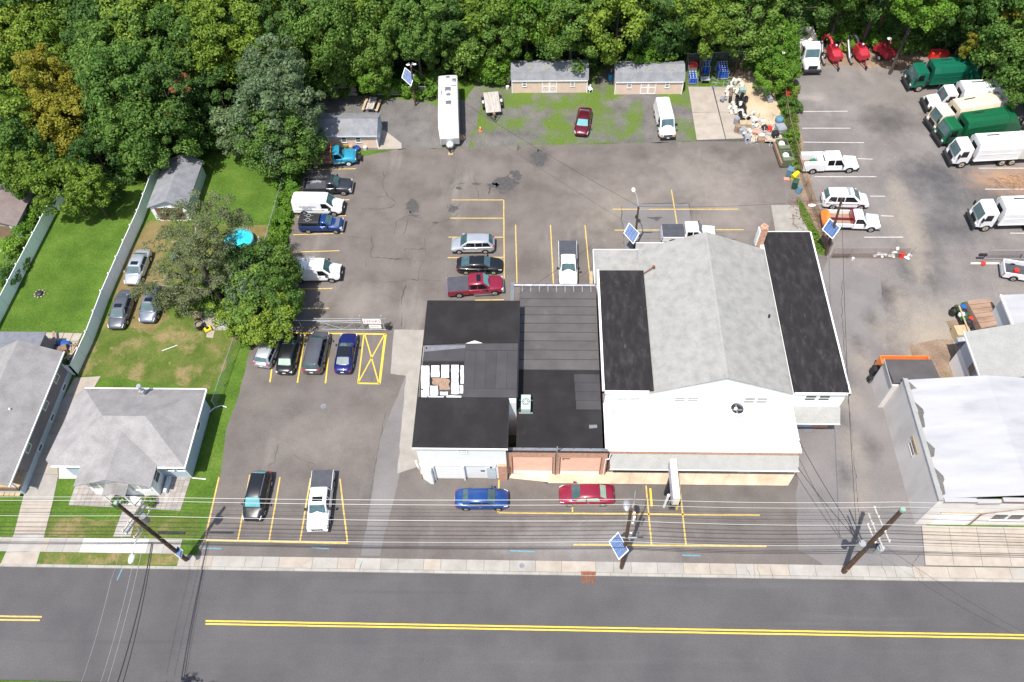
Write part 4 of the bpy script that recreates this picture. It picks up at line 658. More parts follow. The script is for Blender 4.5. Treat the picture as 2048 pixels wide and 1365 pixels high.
b.p('porch_floor', MB().bb(-53.2, -47.1, 28.5, 30.39, .76, .85), 'tan_wood'); b.p('porch_post', MB().bb(-47.3, -47.15, 28.55, 28.7, .86, 2.85), 'trim_white'); b.p('porch_wall', MB().bb(-53.1, -47.05, 28.45, 28.55, .76, 1.4), 'junk_brown')
for i in range(12): b.p('porch_board', MB().bb(-53.1 + i * .5, -52.65 + i * .5, 28.15, 28.44, .4 - .02 * (i % 2), .46 - .02 * (i % 2)), 'tan_wood')
b.p('roof_vent', MB().cyl((-48.6, 35.0, 3.9), (-48.6, 35.0, 4.3), .09, n=8), 'trim_white')
b.p('rear_addition', MB().bb(-57, -49.7, 42.15, 44.6, 0, 2.5), 'mauve_siding'); b.p('rear_roof', MB().bb(-57.2, -49.55, 42.12, 44.75, 2.5, 2.62), 'metal_grey')
b = B('bungalow', 'pale blue bungalow with light grey hipped roof and paved front apron', 'house', -43.2, 30.3)
Xe0, Xe1, Ye0, Ye1, ze, zr = -43.75, -31.5, 29.95, 37.95, 3.0, 5.2
b.p('wall', MB().bb(-43.0, -31.95, 30.35, 37.6, 0, 2.94), 'blue_siding'); b.p('front_wall', MB().bb(-40.3, -34.45, 28.55, 30.34, 0, 2.94), 'white_siding')
r0, r1 = (-39.1, 33.85, zr), (-35.2, 33.85, zr)
b.p('roof', panel(MB(), [(Xe0 - .5, Ye0 + .6, ze), (Xe0 + .1, Ye0, ze), r0, (Xe0 + .6, Ye1, ze), (Xe0 + .1, Ye1 - .5, ze)]), 'grey_shingle', label='west roof slope'); b.p('roof', panel(MB(), [(Xe0 + .1, Ye0, ze), (Xe1, Ye0, ze), r1, r0]), 'grey_shingle', label='front roof slope'); b.p('roof', panel(MB(), [(Xe1, Ye0, ze), (Xe1, Ye1, ze), r1]), 'grey_shingle', label='east roof slope'); b.p('roof', panel(MB(), [(Xe1, Ye1, ze), (Xe0 + .6, Ye1, ze), r0, r1]), 'grey_shingle', label='back roof slope')
zg = 4.55; b.p('front_gable_roof', panel(panel(MB(), [(-40.85, 28.0, 3.02), (-37.3, 27.95, zg), (-37.3, 33.0, zg), (-40.85, 30.5, 3.1)]), [(-37.3, 27.95, zg), (-33.95, 28.0, 3.02), (-33.95, 30.4, 3.1), (-37.3, 33.0, zg)]), 'grey_shingle')
b.p('front_gable', MB().add([(-40.3, 28.56, 2.94), (-34.45, 28.56, 2.94), (-37.3, 28.56, 4.4)], [(0, 1, 2)]), 'white_siding')
[b.p('gutter', MB().bb(*q, 2.88, 3.02), 'trim_white') for q in ((Xe1 + .01, Xe1 + .12, Ye0 - .1, Ye1), (Xe0 + .2, -40.9, Ye0 - .12, Ye0 - .01), (-33.9, Xe1, Ye0 - .12, Ye0 - .01), (Xe0 + .6, Xe1, Ye1 + .01, Ye1 + .12))]
for x0, x1 in ((-39.9, -39.2), (-39.0, -38.3), (-36.4, -35.7), (-35.5, -34.8)): win_y(b, x0, x1, 1.3, 2.6, 28.54, 1, 1, 'trim_white', 'galvanised')
win_x(b, 29.2, 30.1, 1.2, 2.4, -34.44); win_x(b, 34.4, 35.2, 1.4, 2.1, -31.94, 1, 1)
for x in (-33.4, -32.4): win_y(b, x - .3, x + .3, 1.5, 2.5, 30.34, 1, 1)
b.p('porch_roof', panel(panel(MB(), [(-38.45, 27.4, 2.35), (-37.4, 27.4, 2.85), (-37.4, 28.54, 2.85), (-38.45, 28.54, 2.35)], .08), [(-37.4, 27.4, 2.85), (-36.35, 27.4, 2.35), (-36.35, 28.54, 2.35), (-37.4, 28.54, 2.85)], .08), 'grey_shingle'); b.p('porch_post', MB().bb(-38.35, -38.25, 27.45, 27.55, 0, 2.3).bb(-36.55, -36.45, 27.45, 27.55, 0, 2.3), 'trim_white'); b.p('front_door', MB().bb(-37.85, -36.95, 28.5, 28.545, .1, 2.2), 'pale_siding')
b.p('chimney', MB().bb(-37.3, -36.85, 37.0, 37.45, 3.2, 4.0), 'galvanised'); b.p('chimney_pipe', MB().cyl((-37.07, 37.2, 4.0), (-37.07, 37.3, 4.6), .14, n=12).cyl((-37.07, 37.3, 4.6), (-37.07, 37.3, 4.72), .26, .2, 12), 'galvanised'); b.p('bench', MB().bb(-34.1, -33.8, 28.7, 30.3, 0, .45), 'pale_siding')
b.p('downspout', MB().tube([(-31.9, 30.25, 2.8), (-31.9, 30.25, .1), (-30.6, 30.15, .08)], .05), 'trim_white'); b.p('drain_hose', MB().tube([(-31.9, 37.0, .3), (-31.6, 37.6, .1), (-31.0, 37.9, .08), (-30.4, 37.7, .08)], .045), 'trim_white')
# ================================================================ VEHICLES  (x forward, y left, z up)
CACHE = {}
def part(name, mb, mat, parent, **kw): return mb.build(name, M[mat], parent, **kw)
def wheel(t, x, y, r=.34, wd=.23, rim='rim', arch=True, side=None):
    s = 1 if y > 0 else -1; key = ('wheel', r, wd, rim, s)
    if key not in CACHE:
        ty = MB().cyl((0, -wd / 2, 0), (0, wd / 2, 0), r, n=20); rm = MB().cyl((0, s * wd * .3, 0), (0, s * (wd / 2 + .012), 0), r * .64, r * .6, 16); hb = MB().cyl((0, s * wd * .4, 0), (0, s * (wd / 2 + .03), 0), r * .16, n=8)
        CACHE[key] = (ty.mesh('tyre', M['tyre']), rm.mesh('rim', M[rim]), hb.mesh('hub', M['dark_metal']))
    a, b, c = CACHE[key]; o = link('wheel', a, t, (x, y - s * wd / 2, r)); link('rim', b, o); link('hub', c, o)
def arch(t, x, y, r, s, mat='black_plastic', z0=.3):
    n = 12; pts = [(x + r * math.cos(PI * i / n), y, z0 + (r * math.sin(PI * i / n))) for i in range(n + 1)]; mb = MB(); mb.add(pts + [(p[0], p[1] - s * .04, p[2]) for p in pts], [tuple(range(n + 1)), tuple(range(n + 1, 2 * n + 2))] + [(i, i + 1, i + n + 2, i + n + 1) for i in range(n)])
    part('wheel_arch', mb, mat, t)
def bodyloft(st):
    secs = []
    for x, hw, zb, zs, zt in st:
        q = [(.0, zb), (hw * .88, zb), (hw, zb + .13), (hw * 1.0, zs - .16), (hw * .965, zs - .03), (hw * .88, zs + (zt - zs) * .5), (hw * .55, zt), (0, zt + .012)]
        pts = [(x, y, z) for y, z in q] + [(x, -y, z) for y, z in q[-2:0:-1]]; secs.append(pts)
    return MB().loft(secs)
def cabloft(st):
    secs = []
    for x, wb, zb, wt, zt in st:
        q = [(0, zb), (wb, zb), (wt, zt - .07), (wt * .9, zt - .015), (wt * .55, zt + .012), (0, zt + .02)]
        pts = [(x, y, z) for y, z in q] + [(x, -y, z) for y, z in q[-2:0:-1]]; secs.append(pts)
    return MB().loft(secs)
def pane4(a, b, c, d, off=.014):
    a, b, c, d = map(Vector, (a, b, c, d)); n = (b - a).cross(d - a).normalized(); 
    v = [p + n * off for p in (a, b, c, d)] + [p - n * .01 for p in (a, b, c, d)]
    return MB().add(v, [(0, 1, 2, 3), (7, 6, 5, 4), (0, 4, 5, 1), (1, 5, 6, 2), (2, 6, 7, 3), (3, 7, 4, 0)])
def car(label, cat, paintm, L=4.75, W=1.83, H=1.45, hood=.98, belt=.92, c0=.28, r0=.11, r1=-.23, c1=-.36, trunk=1.0, glass='auto_glass', rearglass=None, sideglass='dark_glass', roofmat=None, sunroof=False, rack=False, zb=.2, wr=.33, wf=.31, wb_=-.29, windows=None, clad=None, name='car', group=None, lip=None, tails=True, rim='rim', nose=.66, barx=None, stripe=None, tailmat='taillamp'):
    t = thing(name, label, cat, group=group); h = L / 2; hw = W / 2
    st = [(h, hw * nose, .40, .55, .6), (h - .07, hw * .82, .27, .62, .7), (h - .3, hw * .94, zb, .68, hood - .14), (h - .75, hw * .985, zb, .76, hood - .06), (L * c0 + .1, hw, zb, belt - .04, hood + .0), (L * r0, hw, zb, belt, belt + .04), (L * r1, hw, zb, belt + .02, belt + .06)]
    if trunk: st += [(L * c1 + .02, hw * .985, zb, belt, trunk), (-h + .32, hw * .95, zb + .02, belt - .06, trunk - .02), (-h + .08, hw * .86, .3, belt - .14, trunk - .09), (-h, hw * .78, .42, .72, .8)]
    else: st += [(-h + .3, hw * .975, zb, belt, belt + .05), (-h + .07, hw * .9, .3, belt - .04, belt), (-h, hw * .82, .42, belt - .12, belt - .06)]
    part('body', bodyloft(st), paintm, t)
    zt = H; wt = hw * .74; wbm = hw * .93; xm = (r0 + r1) / 2
    cst = [(L * c0, wbm * .93, belt - .02, wbm * .86, belt + .07), (L * r0, wbm, belt - .02, wt, zt - .02), (L * xm, wbm, belt - .02, wt * 1.01, zt), (L * r1, wbm, belt - .02, wt * .97, zt - .03), (L * c1, wbm * .9, belt - .02, wbm * .8, belt + (.09 if trunk else .16))]
    part('cabin', cabloft(cst), paintm, t)
    if roofmat: part('roof', MB().loft([[(x, y, z) for y, z in ((wt * .86, zt - .03), (wt * .86, zt + .006), (wt * .5, zt + .026), (0, zt + .032), (-wt * .5, zt + .026), (-wt * .86, zt + .006), (-wt * .86, zt - .03))] for x in (L * r0 - .02, L * r1 + .02)]), roofmat, t)
    bw = wbm * .80; part('windshield', pane4((L * c0 - .05, -bw, belt + .09), (L * c0 - .05, bw, belt + .09), (L * r0 + .05, wt * .86, zt - .04), (L * r0 + .05, -wt * .86, zt - .04), .035), glass, t)
    part('rear_window', pane4((L * c1 + (.07 if trunk else .05), bw * .92, belt + (.12 if trunk else .2)), (L * c1 + (.07 if trunk else .05), -bw * .92, belt + (.12 if trunk else .2)), (L * r1 - .05, -wt * .84, zt - .06), (L * r1 - .05, wt * .84, zt - .06), .035), rearglass or glass, t)
    def yz(z, x):  # side of the cabin at height z
        f = (z - belt) / (zt - .09 - belt); return wbm + (wt - wbm) * f
    ws = windows or [(c0 - .05, r0 - .0, (r0 + xm) / 2 - .0, (r0 + xm) / 2 - .0), ((r0 + xm) / 2 - .02, (r0 + xm) / 2 - .02, r1 + .03, r1 - .01)]
    if not trunk and not windows: ws = [(c0 - .06, r0 - .01, xm + .075, xm + .075), (xm + .06, xm + .06, xm - .09, xm - .09), (xm - .105, xm - .105, r1 + .01, c1 + .05)]
    zl, zh = belt + .07, zt - .14
    for s in (1, -1):
        for xa, xb, xc, xd in ws:
            q = [(L * xa, s * yz(zl, 0), zl), (L * xb, s * yz(zh, 0), zh), (L * xc, s * yz(zh, 0), zh), (L * xd, s * yz(zl, 0), zl)]
            if s > 0: q = q[::-1]
            part('side_window', pane4(*q, off=.03), sideglass, t)
        part('mirror', MB().rbox(L * c0 - .42, L * c0 - .22, s * (hw + .02) - .02, s * (hw + .16), belt + .02, belt + .16, .02) if s > 0 else MB().rbox(L * c0 - .42, L * c0 - .22, -hw - .16, -hw, belt + .02, belt + .16, .02), paintm, t)
        part('headlight', pane4((h - .07, s * hw * .55, .6), (h - .07, s * hw * .82, .6), (h - .42, s * hw * .93, .74), (h - .3, s * hw * .6, .735), .03) if s > 0 else pane4((h - .3, s * hw * .6, .735), (h - .42, s * hw * .93, .74), (h - .07, s * hw * .82, .6), (h - .07, s * hw * .55, .6), .03), 'headlamp', t)
        zz = belt - .12
        if tails: part('taillight', MB().rbox(-h + .03, -h + .22, min(s * hw * .56, s * hw * .87), max(s * hw * .56, s * hw * .87), zz - .14, zz + (.03 if trunk else .14), .02), tailmat, t)
        part('door_handle', MB().bb(L * xm + .1, L * xm + .28, s * hw - .02, s * hw + .025, belt - .14, belt - .1), 'chrome', t)
        for wx in (wf, wb_): arch(t, L * wx, s * (hw + .004), wr + .07, s, z0=wr)
    part('grille', MB().bb(h - .12, h + .012, -hw * .42, hw * .42, .42, .56), 'black_plastic', t); part('number_plate', MB().bb(-h - .02, -h + .05, -.16, .16, .6, .74), 'plate', t)
    if clad: part('lower_cladding', MB().bb(-h + .15, h - .15, -hw - .006, hw + .006, zb - .02, zb + .16), clad, t)
    if sunroof: part('sunroof', MB().bb(L * r0 - .62, L * r0 - .15, -wt * .58, wt * .58, zt - .02, zt + .03), 'dark_glass', t)
    if rack:
        for s in (1, -1): part('roof_rail', MB().tube([(L * r0 - .1, s * wt * .93, zt - .02), (L * r0 - .25, s * wt * .93, zt + .05), (L * r1 + .2, s * wt * .93, zt + .05), (L * r1 + .05, s * wt * .93, zt - .03)], .018, 5), rack, t)
    for s in (1, -1):
        for wx in (wf, wb_): wheel(t, L * wx, s * (hw + .015), wr, .22, rim)
    return t
def pickup(label, paintm, L=5.6, W=1.98, H=1.85, cab=.42, cabl=.22, bed='open', glass='auto_glass', sideglass='dark_glass', sunroof=False, group=None, doors=1, wr=.38, name='pickup_truck', rim='rim', hoodz=1.12):
    """cab: front of the cab base as a fraction of L behind the nose; cabl: cab length as fraction"""
    t = thing(name, label, 'pickup truck', group=group); h = L / 2; hw = W / 2; belt = 1.15; zb = .38; xc0 = h - L * .255; xc1 = xc0 - L * cabl
    st = [(h, hw * .72, .5, .75, .82), (h - .08, hw * .88, .42, .85, .95), (h - .35, hw * .96, zb, .95, hoodz - .07), (xc0 + .25, hw * .985, zb, 1.0, hoodz), (xc0 - .3, hw, zb, belt - .05, belt + .0), (xc1, hw, zb, belt - .03, belt + .02)]
    part('body', bodyloft(st), paintm, t); wbm, wt = hw * .93, hw * .76; zt = H
    part('cabin', cabloft([(xc0 + .08, wbm * .95, belt - .03, wbm * .86, belt + .06), (xc0 - .55, wbm, belt - .03, wt, zt - .02), (xc0 - .9, wbm, belt - .03, wt * 1.01, zt), (xc1 + .12, wbm, belt - .03, wt * 1.0, zt - .02), (xc1 + .01, wbm * .97, belt - .03, wt * .97, zt - .1)]), paintm, t)
    part('windshield', pane4((xc0 + .02, -wbm * .8, belt + .08), (xc0 + .02, wbm * .8, belt + .08), (xc0 - .52, wt * .86, zt - .05), (xc0 - .52, -wt * .86, zt - .05), .035), glass, t)
    part('rear_window', pane4((xc1 + .02, wbm * .78, belt + .1), (xc1 + .02, -wbm * .78, belt + .1), (xc1 + .1, -wt * .8, zt - .16), (xc1 + .1, wt * .8, zt - .16), .03), sideglass, t)
    def yz(z): return wbm + (wt - wbm) * (z - belt) / (zt - .09 - belt)
    zl, zh = belt + .06, zt - .16; cl = xc0 - xc1
    spans = [(xc0 - .18, xc0 - .62, xc1 + .22, xc1 + .2)] if doors == 1 else [(xc0 - .18, xc0 - .62, xc0 - cl * .55, xc0 - cl * .55), (xc0 - cl * .6, xc0 - cl * .6, xc1 + .2, xc1 + .18)]
    for s in (1, -1):
        for a, b, c, d in spans:
            q = [(a, s * yz(zl), zl), (b, s * yz(zh), zh), (c, s * yz(zh), zh), (d, s * yz(zl), zl)]
            part('side_window', pane4(*(q[::-1] if s > 0 else q), off=.03), sideglass, t)
        part('mirror', MB().rbox(xc0 - .42, xc0 - .24, min(s * hw, s * (hw + .22)), max(s * hw, s * (hw + .22)), belt + .02, belt + .24, .02), 'black_plastic', t)
        part('headlight', MB().rbox(h - .25, h - .02, min(s * hw * .6, s * hw * .9), max(s * hw * .6, s * hw * .9), .72, .9, .03), 'headlamp', t)
        part('door_handle', MB().bb(xc0 - 1.0, xc0 - .82, s * hw - .02, s * hw + .025, belt - .2, belt - .15), 'chrome', t)
        arch(t, h - L * .16, s * (hw + .004), wr + .08, s, z0=wr)
    part('front_bumper', MB().rbox(h - .2, h + .08, -hw * .93, hw * .93, .42, .66, .04), 'chrome' if bed != 'utility' else 'black_plastic', t); part('grille', MB().bb(h - .1, h + .01, -hw * .5, hw * .5, .68, .88), 'black_plastic', t)
    if sunroof: part('sunroof', MB().bb(xc0 - 1.25, xc0 - .8, -wt * .6, wt * .6, zt - .02, zt + .028), 'dark_glass', t)
    b0, b1 = -h, xc1 - .04; bz = belt - .02; wx = -h + L * .2
    if bed in ('open', 'cover', 'cap', 'tools'):
        for s in (1, -1):
            part('bed_side', MB().rbox(b0 + .02, b1, min(s * hw, s * (hw - .12)), max(s * hw, s * (hw - .12)), zb + .05, bz, .02), paintm, t); arch(t, wx, s * (hw + .006), wr + .08, s, z0=wr)
            part('taillight', MB().bb(b0 - .01, b0 + .06, min(s * (hw - .14), s * (hw - .0)), max(s * (hw - .14), s * hw), .72, 1.05), 'taillamp', t)
        part('tailgate', MB().rbox(b0, b0 + .08, -hw + .125, hw - .125, .55, bz - .01, .015), paintm, t); part('bed_floor', MB().bb(b0 + .085, b1, -hw + .125, hw - .125, zb + .12, .62), 'liner', t); part('bed_front', MB().bb(b1 - .05, b1 + .02, -hw + .125, hw - .125, .62, bz), paintm, t)
        part('rear_bumper', MB().rbox(b0 - .14, b0 - .01, -hw * .9, hw * .9, .45, .62, .02), 'chrome', t)
        if bed == 'cover': part('tonneau_cover', MB().rbox(b0 + .02, b1 + .01, -hw + .05, hw - .05, bz - .005, bz + .045, .015), 'tonneau', t)
        if bed == 'tools': part('bed_load', MB().box((b0 + 1.0, hw - .4, .68), (.9, .35, .12), .2).box((b0 + 1.7, hw - .35, .66), (.5, .25, .1), -.3), 'junk_grey', t, kind='stuff')
        if bed == 'cap':
            part('bed_cap', cabloft([(b0 + .05, hw * .92, bz, hw * .84, zt - .1), (b0 + .2, hw * .92, bz, hw * .8, zt - .01), (b1 - .05, hw * .92, bz, hw * .8, zt - .01)]), 'black_plastic', t)
            for s in (1, -1):
                q = [(b1 - .25, s * hw * .915, bz + .12), (b1 - .25, s * hw * .845, zt - .2), (b0 + .4, s * hw * .845, zt - .2), (b0 + .4, s * hw * .915, bz + .12)]
                part('cap_window', pane4(*(q[::-1] if s > 0 else q), off=.02), 'dark_glass', t)
            for i in (-1, 1):
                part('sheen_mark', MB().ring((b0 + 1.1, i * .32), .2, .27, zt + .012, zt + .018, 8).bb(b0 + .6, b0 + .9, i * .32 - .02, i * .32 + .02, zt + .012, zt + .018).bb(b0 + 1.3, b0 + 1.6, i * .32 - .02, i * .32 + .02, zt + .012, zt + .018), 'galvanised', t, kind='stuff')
    if bed == 'utility':
        for s in (1, -1):
            part('tool_box', MB().rbox(b0 + .1, b1, min(s * (hw + .06), s * (hw - .45)), max(s * (hw + .06), s * (hw - .45)), .5, 1.55, .04), paintm, t); arch(t, wx, s * (hw + .066), wr + .08, s, z0=wr)
            for k in range(3): part('box_door', MB().bb(b0 + .2 + k * .75, b0 + .9 + k * .75, s * (hw + .062) - .008, s * (hw + .062) + .008, 1.0 if k == 1 else .75, 1.45), paintm, t)
        part('bed_floor', MB().bb(b0 + .1, b1, -hw + .45, hw - .45, .5, .7), 'junk_brown', t); part('tailgate', MB().bb(b0, b0 + .09, -hw + .1, hw - .1, .5, 1.15), 'junk_pink', t); part('tool_chest', MB().rbox(b1 - .75, b1 - .05, -hw + .46, hw - .46, .71, 1.3, .03), 'junk_white', t)
        part('bed_load', MB().box((b1 - 1.1, .1, .85), (.6, .7, .3), .3), 'p_green', t); part('rack_bar', MB().bb(b1 - .03, b1 + .02, -hw + .05, hw - .05, 1.56, 1.62), paintm, t)
    if bed == 'landscape':
        for s in (1, -1):
            part('bed_side', MB().rbox(b0 + .5, b1, min(s * (hw + .08), s * (hw - .02)), max(s * (hw + .08), s * (hw - .02)), .75, 1.25, .02), paintm, t)
        part('bed_floor', MB().bb(b0 + .1, b1, -hw, hw, .7, .78), 'brown_deck', t); part('hoist_beam', MB().bb(b0 + .4, b1 - .1, -.1, .14, .9, 1.0), 'p_wine', t); part('headboard', MB().bb(b1 - .1, b1 + .05, -hw - .05, hw + .05, .8, 1.75), 'p_wine', t)
        part('orange_tarp', MB().loft([[(b0 + dx, y, .85 + .12 * math.sin(y * 3 + dx * 2) + (.5 if dx in (.2, .5) else 0)) for y in (-1, -.5, 0, .5, 1)] + [(b0 + dx, y, .78) for y in (1, -1)] for dx in (-.25, .2, .5, .8)]), 'p_orange', t)
        part('frame', MB().bb(b0 + .2, b1 + .3, -.5, .5, .5, .69), 'dark_metal', t)
    for s in (1, -1): wheel(t, h - L * .16, s * (hw + .015), wr, .26, rim); wheel(t, wx, s * (hw + (.08 if bed == 'utility' else .015)), wr, .26, rim)
    return t
def van(label, L=5.6, W=2.0, H=2.12, ladder=False, text=False, group=None, name='van'):
    t = thing(name, label, 'van', group=group); h = L / 2; hw = W / 2; belt = 1.15; zb = .36; xc = h - 1.0
    part('body', bodyloft([(h, hw * .8, .5, .78, .85), (h - .08, hw * .92, .42, .85, 1.0), (h - .4, hw * .98, zb, .95, 1.14), (xc, hw, zb, 1.08, 1.24), (xc - 1, hw, zb, belt, belt + .05), (-h + .1, hw * .99, zb, belt, belt + .05), (-h, hw * .96, .45, belt - .05, belt)]), 'p_white', t)
    wbm, wt = hw * .96, hw * .83
    part('cabin', cabloft([(xc + .1, wbm * .95, belt - .03, wbm * .88, belt + .12), (xc - .62, wbm, belt - .03, wt, H - .06), (xc - 1.0, wbm, belt - .03, wt * 1.01, H), (-h + .25, wbm, belt - .03, wt, H), (-h + .03, wbm * .97, belt - .03, wt * .95, H - .12)]), 'p_white', t)
    part('windshield', pane4((xc + .03, -wbm * .8, belt + .14), (xc + .03, wbm * .8, belt + .14), (xc - .58, wt * .88, H - .1), (xc - .58, -wt * .88, H - .1), .04), 'auto_glass', t)
    for s in (1, -1):
        yz = lambda z: wbm + (wt - wbm) * (z - belt) / (H - .09 - belt); zl, zh = belt + .1, H - .26
        q = [(xc - .12, s * yz(zl), zl), (xc - .66, s * yz(zh), zh), (xc - 1.25, s * yz(zh), zh), (xc - 1.2, s * yz(zl), zl)]; part('side_window', pane4(*(q[::-1] if s > 0 else q), off=.03), 'dark_glass', t)
        part('mirror', MB().rbox(xc - .4, xc - .22, min(s * hw, s * (hw + .25)), max(s * hw, s * (hw + .25)), belt + .05, belt + .32, .02), 'black_plastic', t)
        part('headlight', MB().rbox(h - .2, h + .0, min(s * hw * .6, s * hw * .9), max(s * hw * .6, s * hw * .9), .72, .92, .03), 'amber' if ladder is None else 'headlamp', t); part('taillight', MB().bb(-h - .02, -h + .04, min(s * hw * .82, s * hw * .94), max(s * hw * .82, s * hw * .94), .8, 1.2), 'taillamp', t)
        part('door_handle', MB().bb(xc - 1.15, xc - .98, s * hw - .02, s * hw + .02, 1.0, 1.05), 'dark_metal', t)
        for wx in (h - .95, -h + 1.25): arch(t, wx, s * (hw + .006), .46, s, z0=.36)
    part('grille', MB().bb(h - .1, h + .02, -hw * .55, hw * .55, .7, .9), 'black_plastic', t); part('front_bumper', MB().rbox(h - .2, h + .1, -hw * .94, hw * .94, .42, .64, .04), 'black_plastic', t); part('number_plate', MB().bb(h + .101, h + .12, -.16, .16, .48, .6), 'plate', t)
    if ladder:
        for x in (-.4, -1.2, -2.0): part('rack_bar', MB().bb(x - .03, x + .03, -hw * .85, hw * .85, H + .12, H + .16).bb(x - .03, x + .03, -hw * .82, -hw * .78, H - .03, H + .12).bb(x - .03, x + .03, hw * .78, hw * .82, H - .03, H + .12), 'galvanised', t, kind='stuff')
        lad = MB(); lad.bb(-2.5, .3, .35, .4, H + .17, H + .24).bb(-2.5, .3, .7, .75, H + .17, H + .24); [lad.bb(-2.4 + i * .3, -2.37 + i * .3, .4, .7, H + .19, H + .22) for i in range(9)]; part('ladder', lad, 'galvanised', t, kind='stuff')
    for s in (1, -1):
        for wx in (h - .95, -h + 1.25): wheel(t, wx, s * (hw + .012), .36, .25, 'rim_brown' if text else 'rim')
    return t
def lettering(txt, size, mat, parent, loc, rot, name='lettering', ext=.004, align='CENTER', sx=1):
    c = bpy.data.curves.new(name, 'FONT'); c.body = txt; c.size = size; c.extrude = ext; c.align_x = align; c.align_y = 'CENTER'; c.resolution_u = 3; c.materials.append(M[mat])
    o = bpy.data.objects.new(name, c); COL.objects.link(o); o.parent = parent; o.location = loc; o.rotation_euler = rot; o.scale = (sx, 1, 1); return o
def place(t, front, rear, z=.7, shift=0):
    a, b = G(*front, z), G(*rear, z); d = (a - b); m = (a + b) / 2; hd = math.atan2(d.y, d.x)
    t.location = (m.x + shift * math.cos(hd), m.y + shift * math.sin(hd), VZ); t.rotation_euler = (0, 0, hd); return t
VZ = .02
place(car('silver sedan with sunroof parked beside the white fence in the back yard', 'car', 'p_silver', sunroof=True, glass='auto_glass', name='parked_car', group='cars parked on the worn back lawn'), (264, 561), (286, 507))
place(car('dark grey sedan with sunroof parked close to the white fence', 'car', 'p_grey', L=4.9, sunroof=True, name='parked_car', group='cars parked on the worn back lawn'), (231, 652), (255, 585))
place(car('blue grey hatchback suv with sunroof parked under the low cedar branches', 'car', 'p_steel', L=4.5, H=1.6, belt=1.0, c1=-.46, r1=-.36, trunk=0, sunroof=True, name='parked_car', group='cars parked on the worn back lawn'), (293, 640), (315, 578))
gr = 'cars parked nose in under the chain link gate'
place(car('silver hatchback parked under the tree at the end of the gate row', 'car', 'p_silver', L=4.4, H=1.5, belt=.98, c1=-.47, r1=-.36, trunk=0, name='parked_car', group=gr), (549, 670), (526, 724))
place(car('black sedan with sage green rear window in the gate row', 'car', 'p_black', L=4.85, rearglass='sage_glass', tailmat='headlamp', name='parked_car', group=gr), (586, 671), (569, 742))
place(car('grey minivan with roof rails in the gate row', 'car', 'p_grey', L=5.0, W=1.95, H=1.75, belt=1.05, c0=.33, r0=.17, c1=-.475, r1=-.42, trunk=0, name='parked_car', group=gr), (641, 668), (624, 740))
place(car('deep blue coupe with black roof beside the yellow hatched box', 'car', 'p_deepblue', L=4.75, H=1.38, belt=.9, c0=.2, r0=.05, r1=-.2, c1=-.36, roofmat='p_black', windows=[(.15, .04, -.17, -.2)], name='parked_car', group=gr), (698, 670), (685, 741))
place(car('black crossover with roof rails and sun glint in the front lot', 'car', 'p_black', L=4.6, W=1.86, H=1.66, belt=1.02, c1=-.47, r1=-.38, trunk=0, rack='chrome', glass='teal_glass', name='parked_car'), (504, 1034), (524, 951))
t = pickup('white crew cab pickup with grey bed cover and sunroof in the front lot', 'p_white', L=5.55, W=1.98, H=1.82, cabl=.4, bed='cover', sunroof=True, doors=2); place(t, (634, 1054), (646, 948), .9)
place(car('bright blue sedan parked across in front of the white garage', 'car', 'p_blue', L=4.75, H=1.42, c0=.26, name='parked_car'), (1016, 997), (911, 997))
place(car('red sedan with sage rear glass parked in front of the salmon doors', 'car', 'p_red', L=4.85, rearglass='sage_glass', sideglass='sage_glass', name='parked_car'), (1120, 989), (1226, 988))
place(car('silver suv in the middle lot facing left', 'car', 'p_silver', L=4.77, W=1.86, H=1.68, belt=1.03, c1=-.47, r1=-.37, trunk=0, clad='black_plastic', name='parked_car'), (903, 487), (988, 486), .8)
place(car('black sedan with curved roof between the silver suv and the red pickup', 'car', 'p_black', L=4.95, W=1.87, H=1.4, c0=.24, r0=.1, r1=-.2, c1=-.4, name='parked_car'), (1003, 529), (915, 529))
t = pickup('red crew cab pickup with black bed cover and sunroof in the middle lot', 'p_red', L=5.85, W=2.02, H=1.9, cabl=.36, bed='cover', sunroof=True, doors=2, glass='teal_glass', wr=.4); place(t, (1003, 565), (898, 572), .95)
for s in (1, -1): part('running_board', MB().tube([(-.2, s * 1.08, .45), (1.9, s * 1.08, .45)], .05), 'chrome', t)
t = pickup('white pickup with black bed cover parked nose to the garage wall', 'p_white', L=5.8, W=2.0, H=1.88, cabl=.32, bed='cover', doors=2); place(t, (1137, 570), (1135, 482), .95)
t = pickup('white pickup with black bed cover half hidden behind the hall gable', 'p_white', L=5.85, W=2.0, H=1.88, cabl=.33, bed='cover', doors=2); place(t, (1429, 464), (1326, 464), .95)
t = pickup('charcoal single cab pickup with open bed in the left row', 'p_charcoal', L=5.6, W=1.98, H=1.8, cabl=.24, bed='tools'); place(t, (706, 369), (605, 369), .9)
t = pickup('small blue pickup with black bed cap beside the lettered van', 'p_navy', L=4.85, W=1.78, H=1.68, cabl=.24, bed='cap', wr=.34); place(t, (687, 447), (599, 446), .85)
part('sun_faded_hood', MB().loft([[(x, y, 1.135 - .02 * abs(y) + (x - 1.2) * -.06) for y in (-.7, -.3, 0, .3, .7)] + [(x, .7, 1.05), (x, -.7, 1.05)] for x in (1.3, 1.7, 2.1)]), 'p_steel', t)
vt = van('white van with purple lettering on its side in the left row', text=True); place(vt, (690, 408), (583, 406), 1.1)
for txt, x, z, sz, mt in (('AUDUBON', -1.0, 1.48, .3, 'text_purple'), ('CESLO', -1.1, 1.2, .3, 'text_blue')): lettering(txt, sz, mt, vt, (x, -(.96 - .1 * (z - 1.15)) - .06, z), (PI / 2 - .13, 0, 0), sx=1.25)
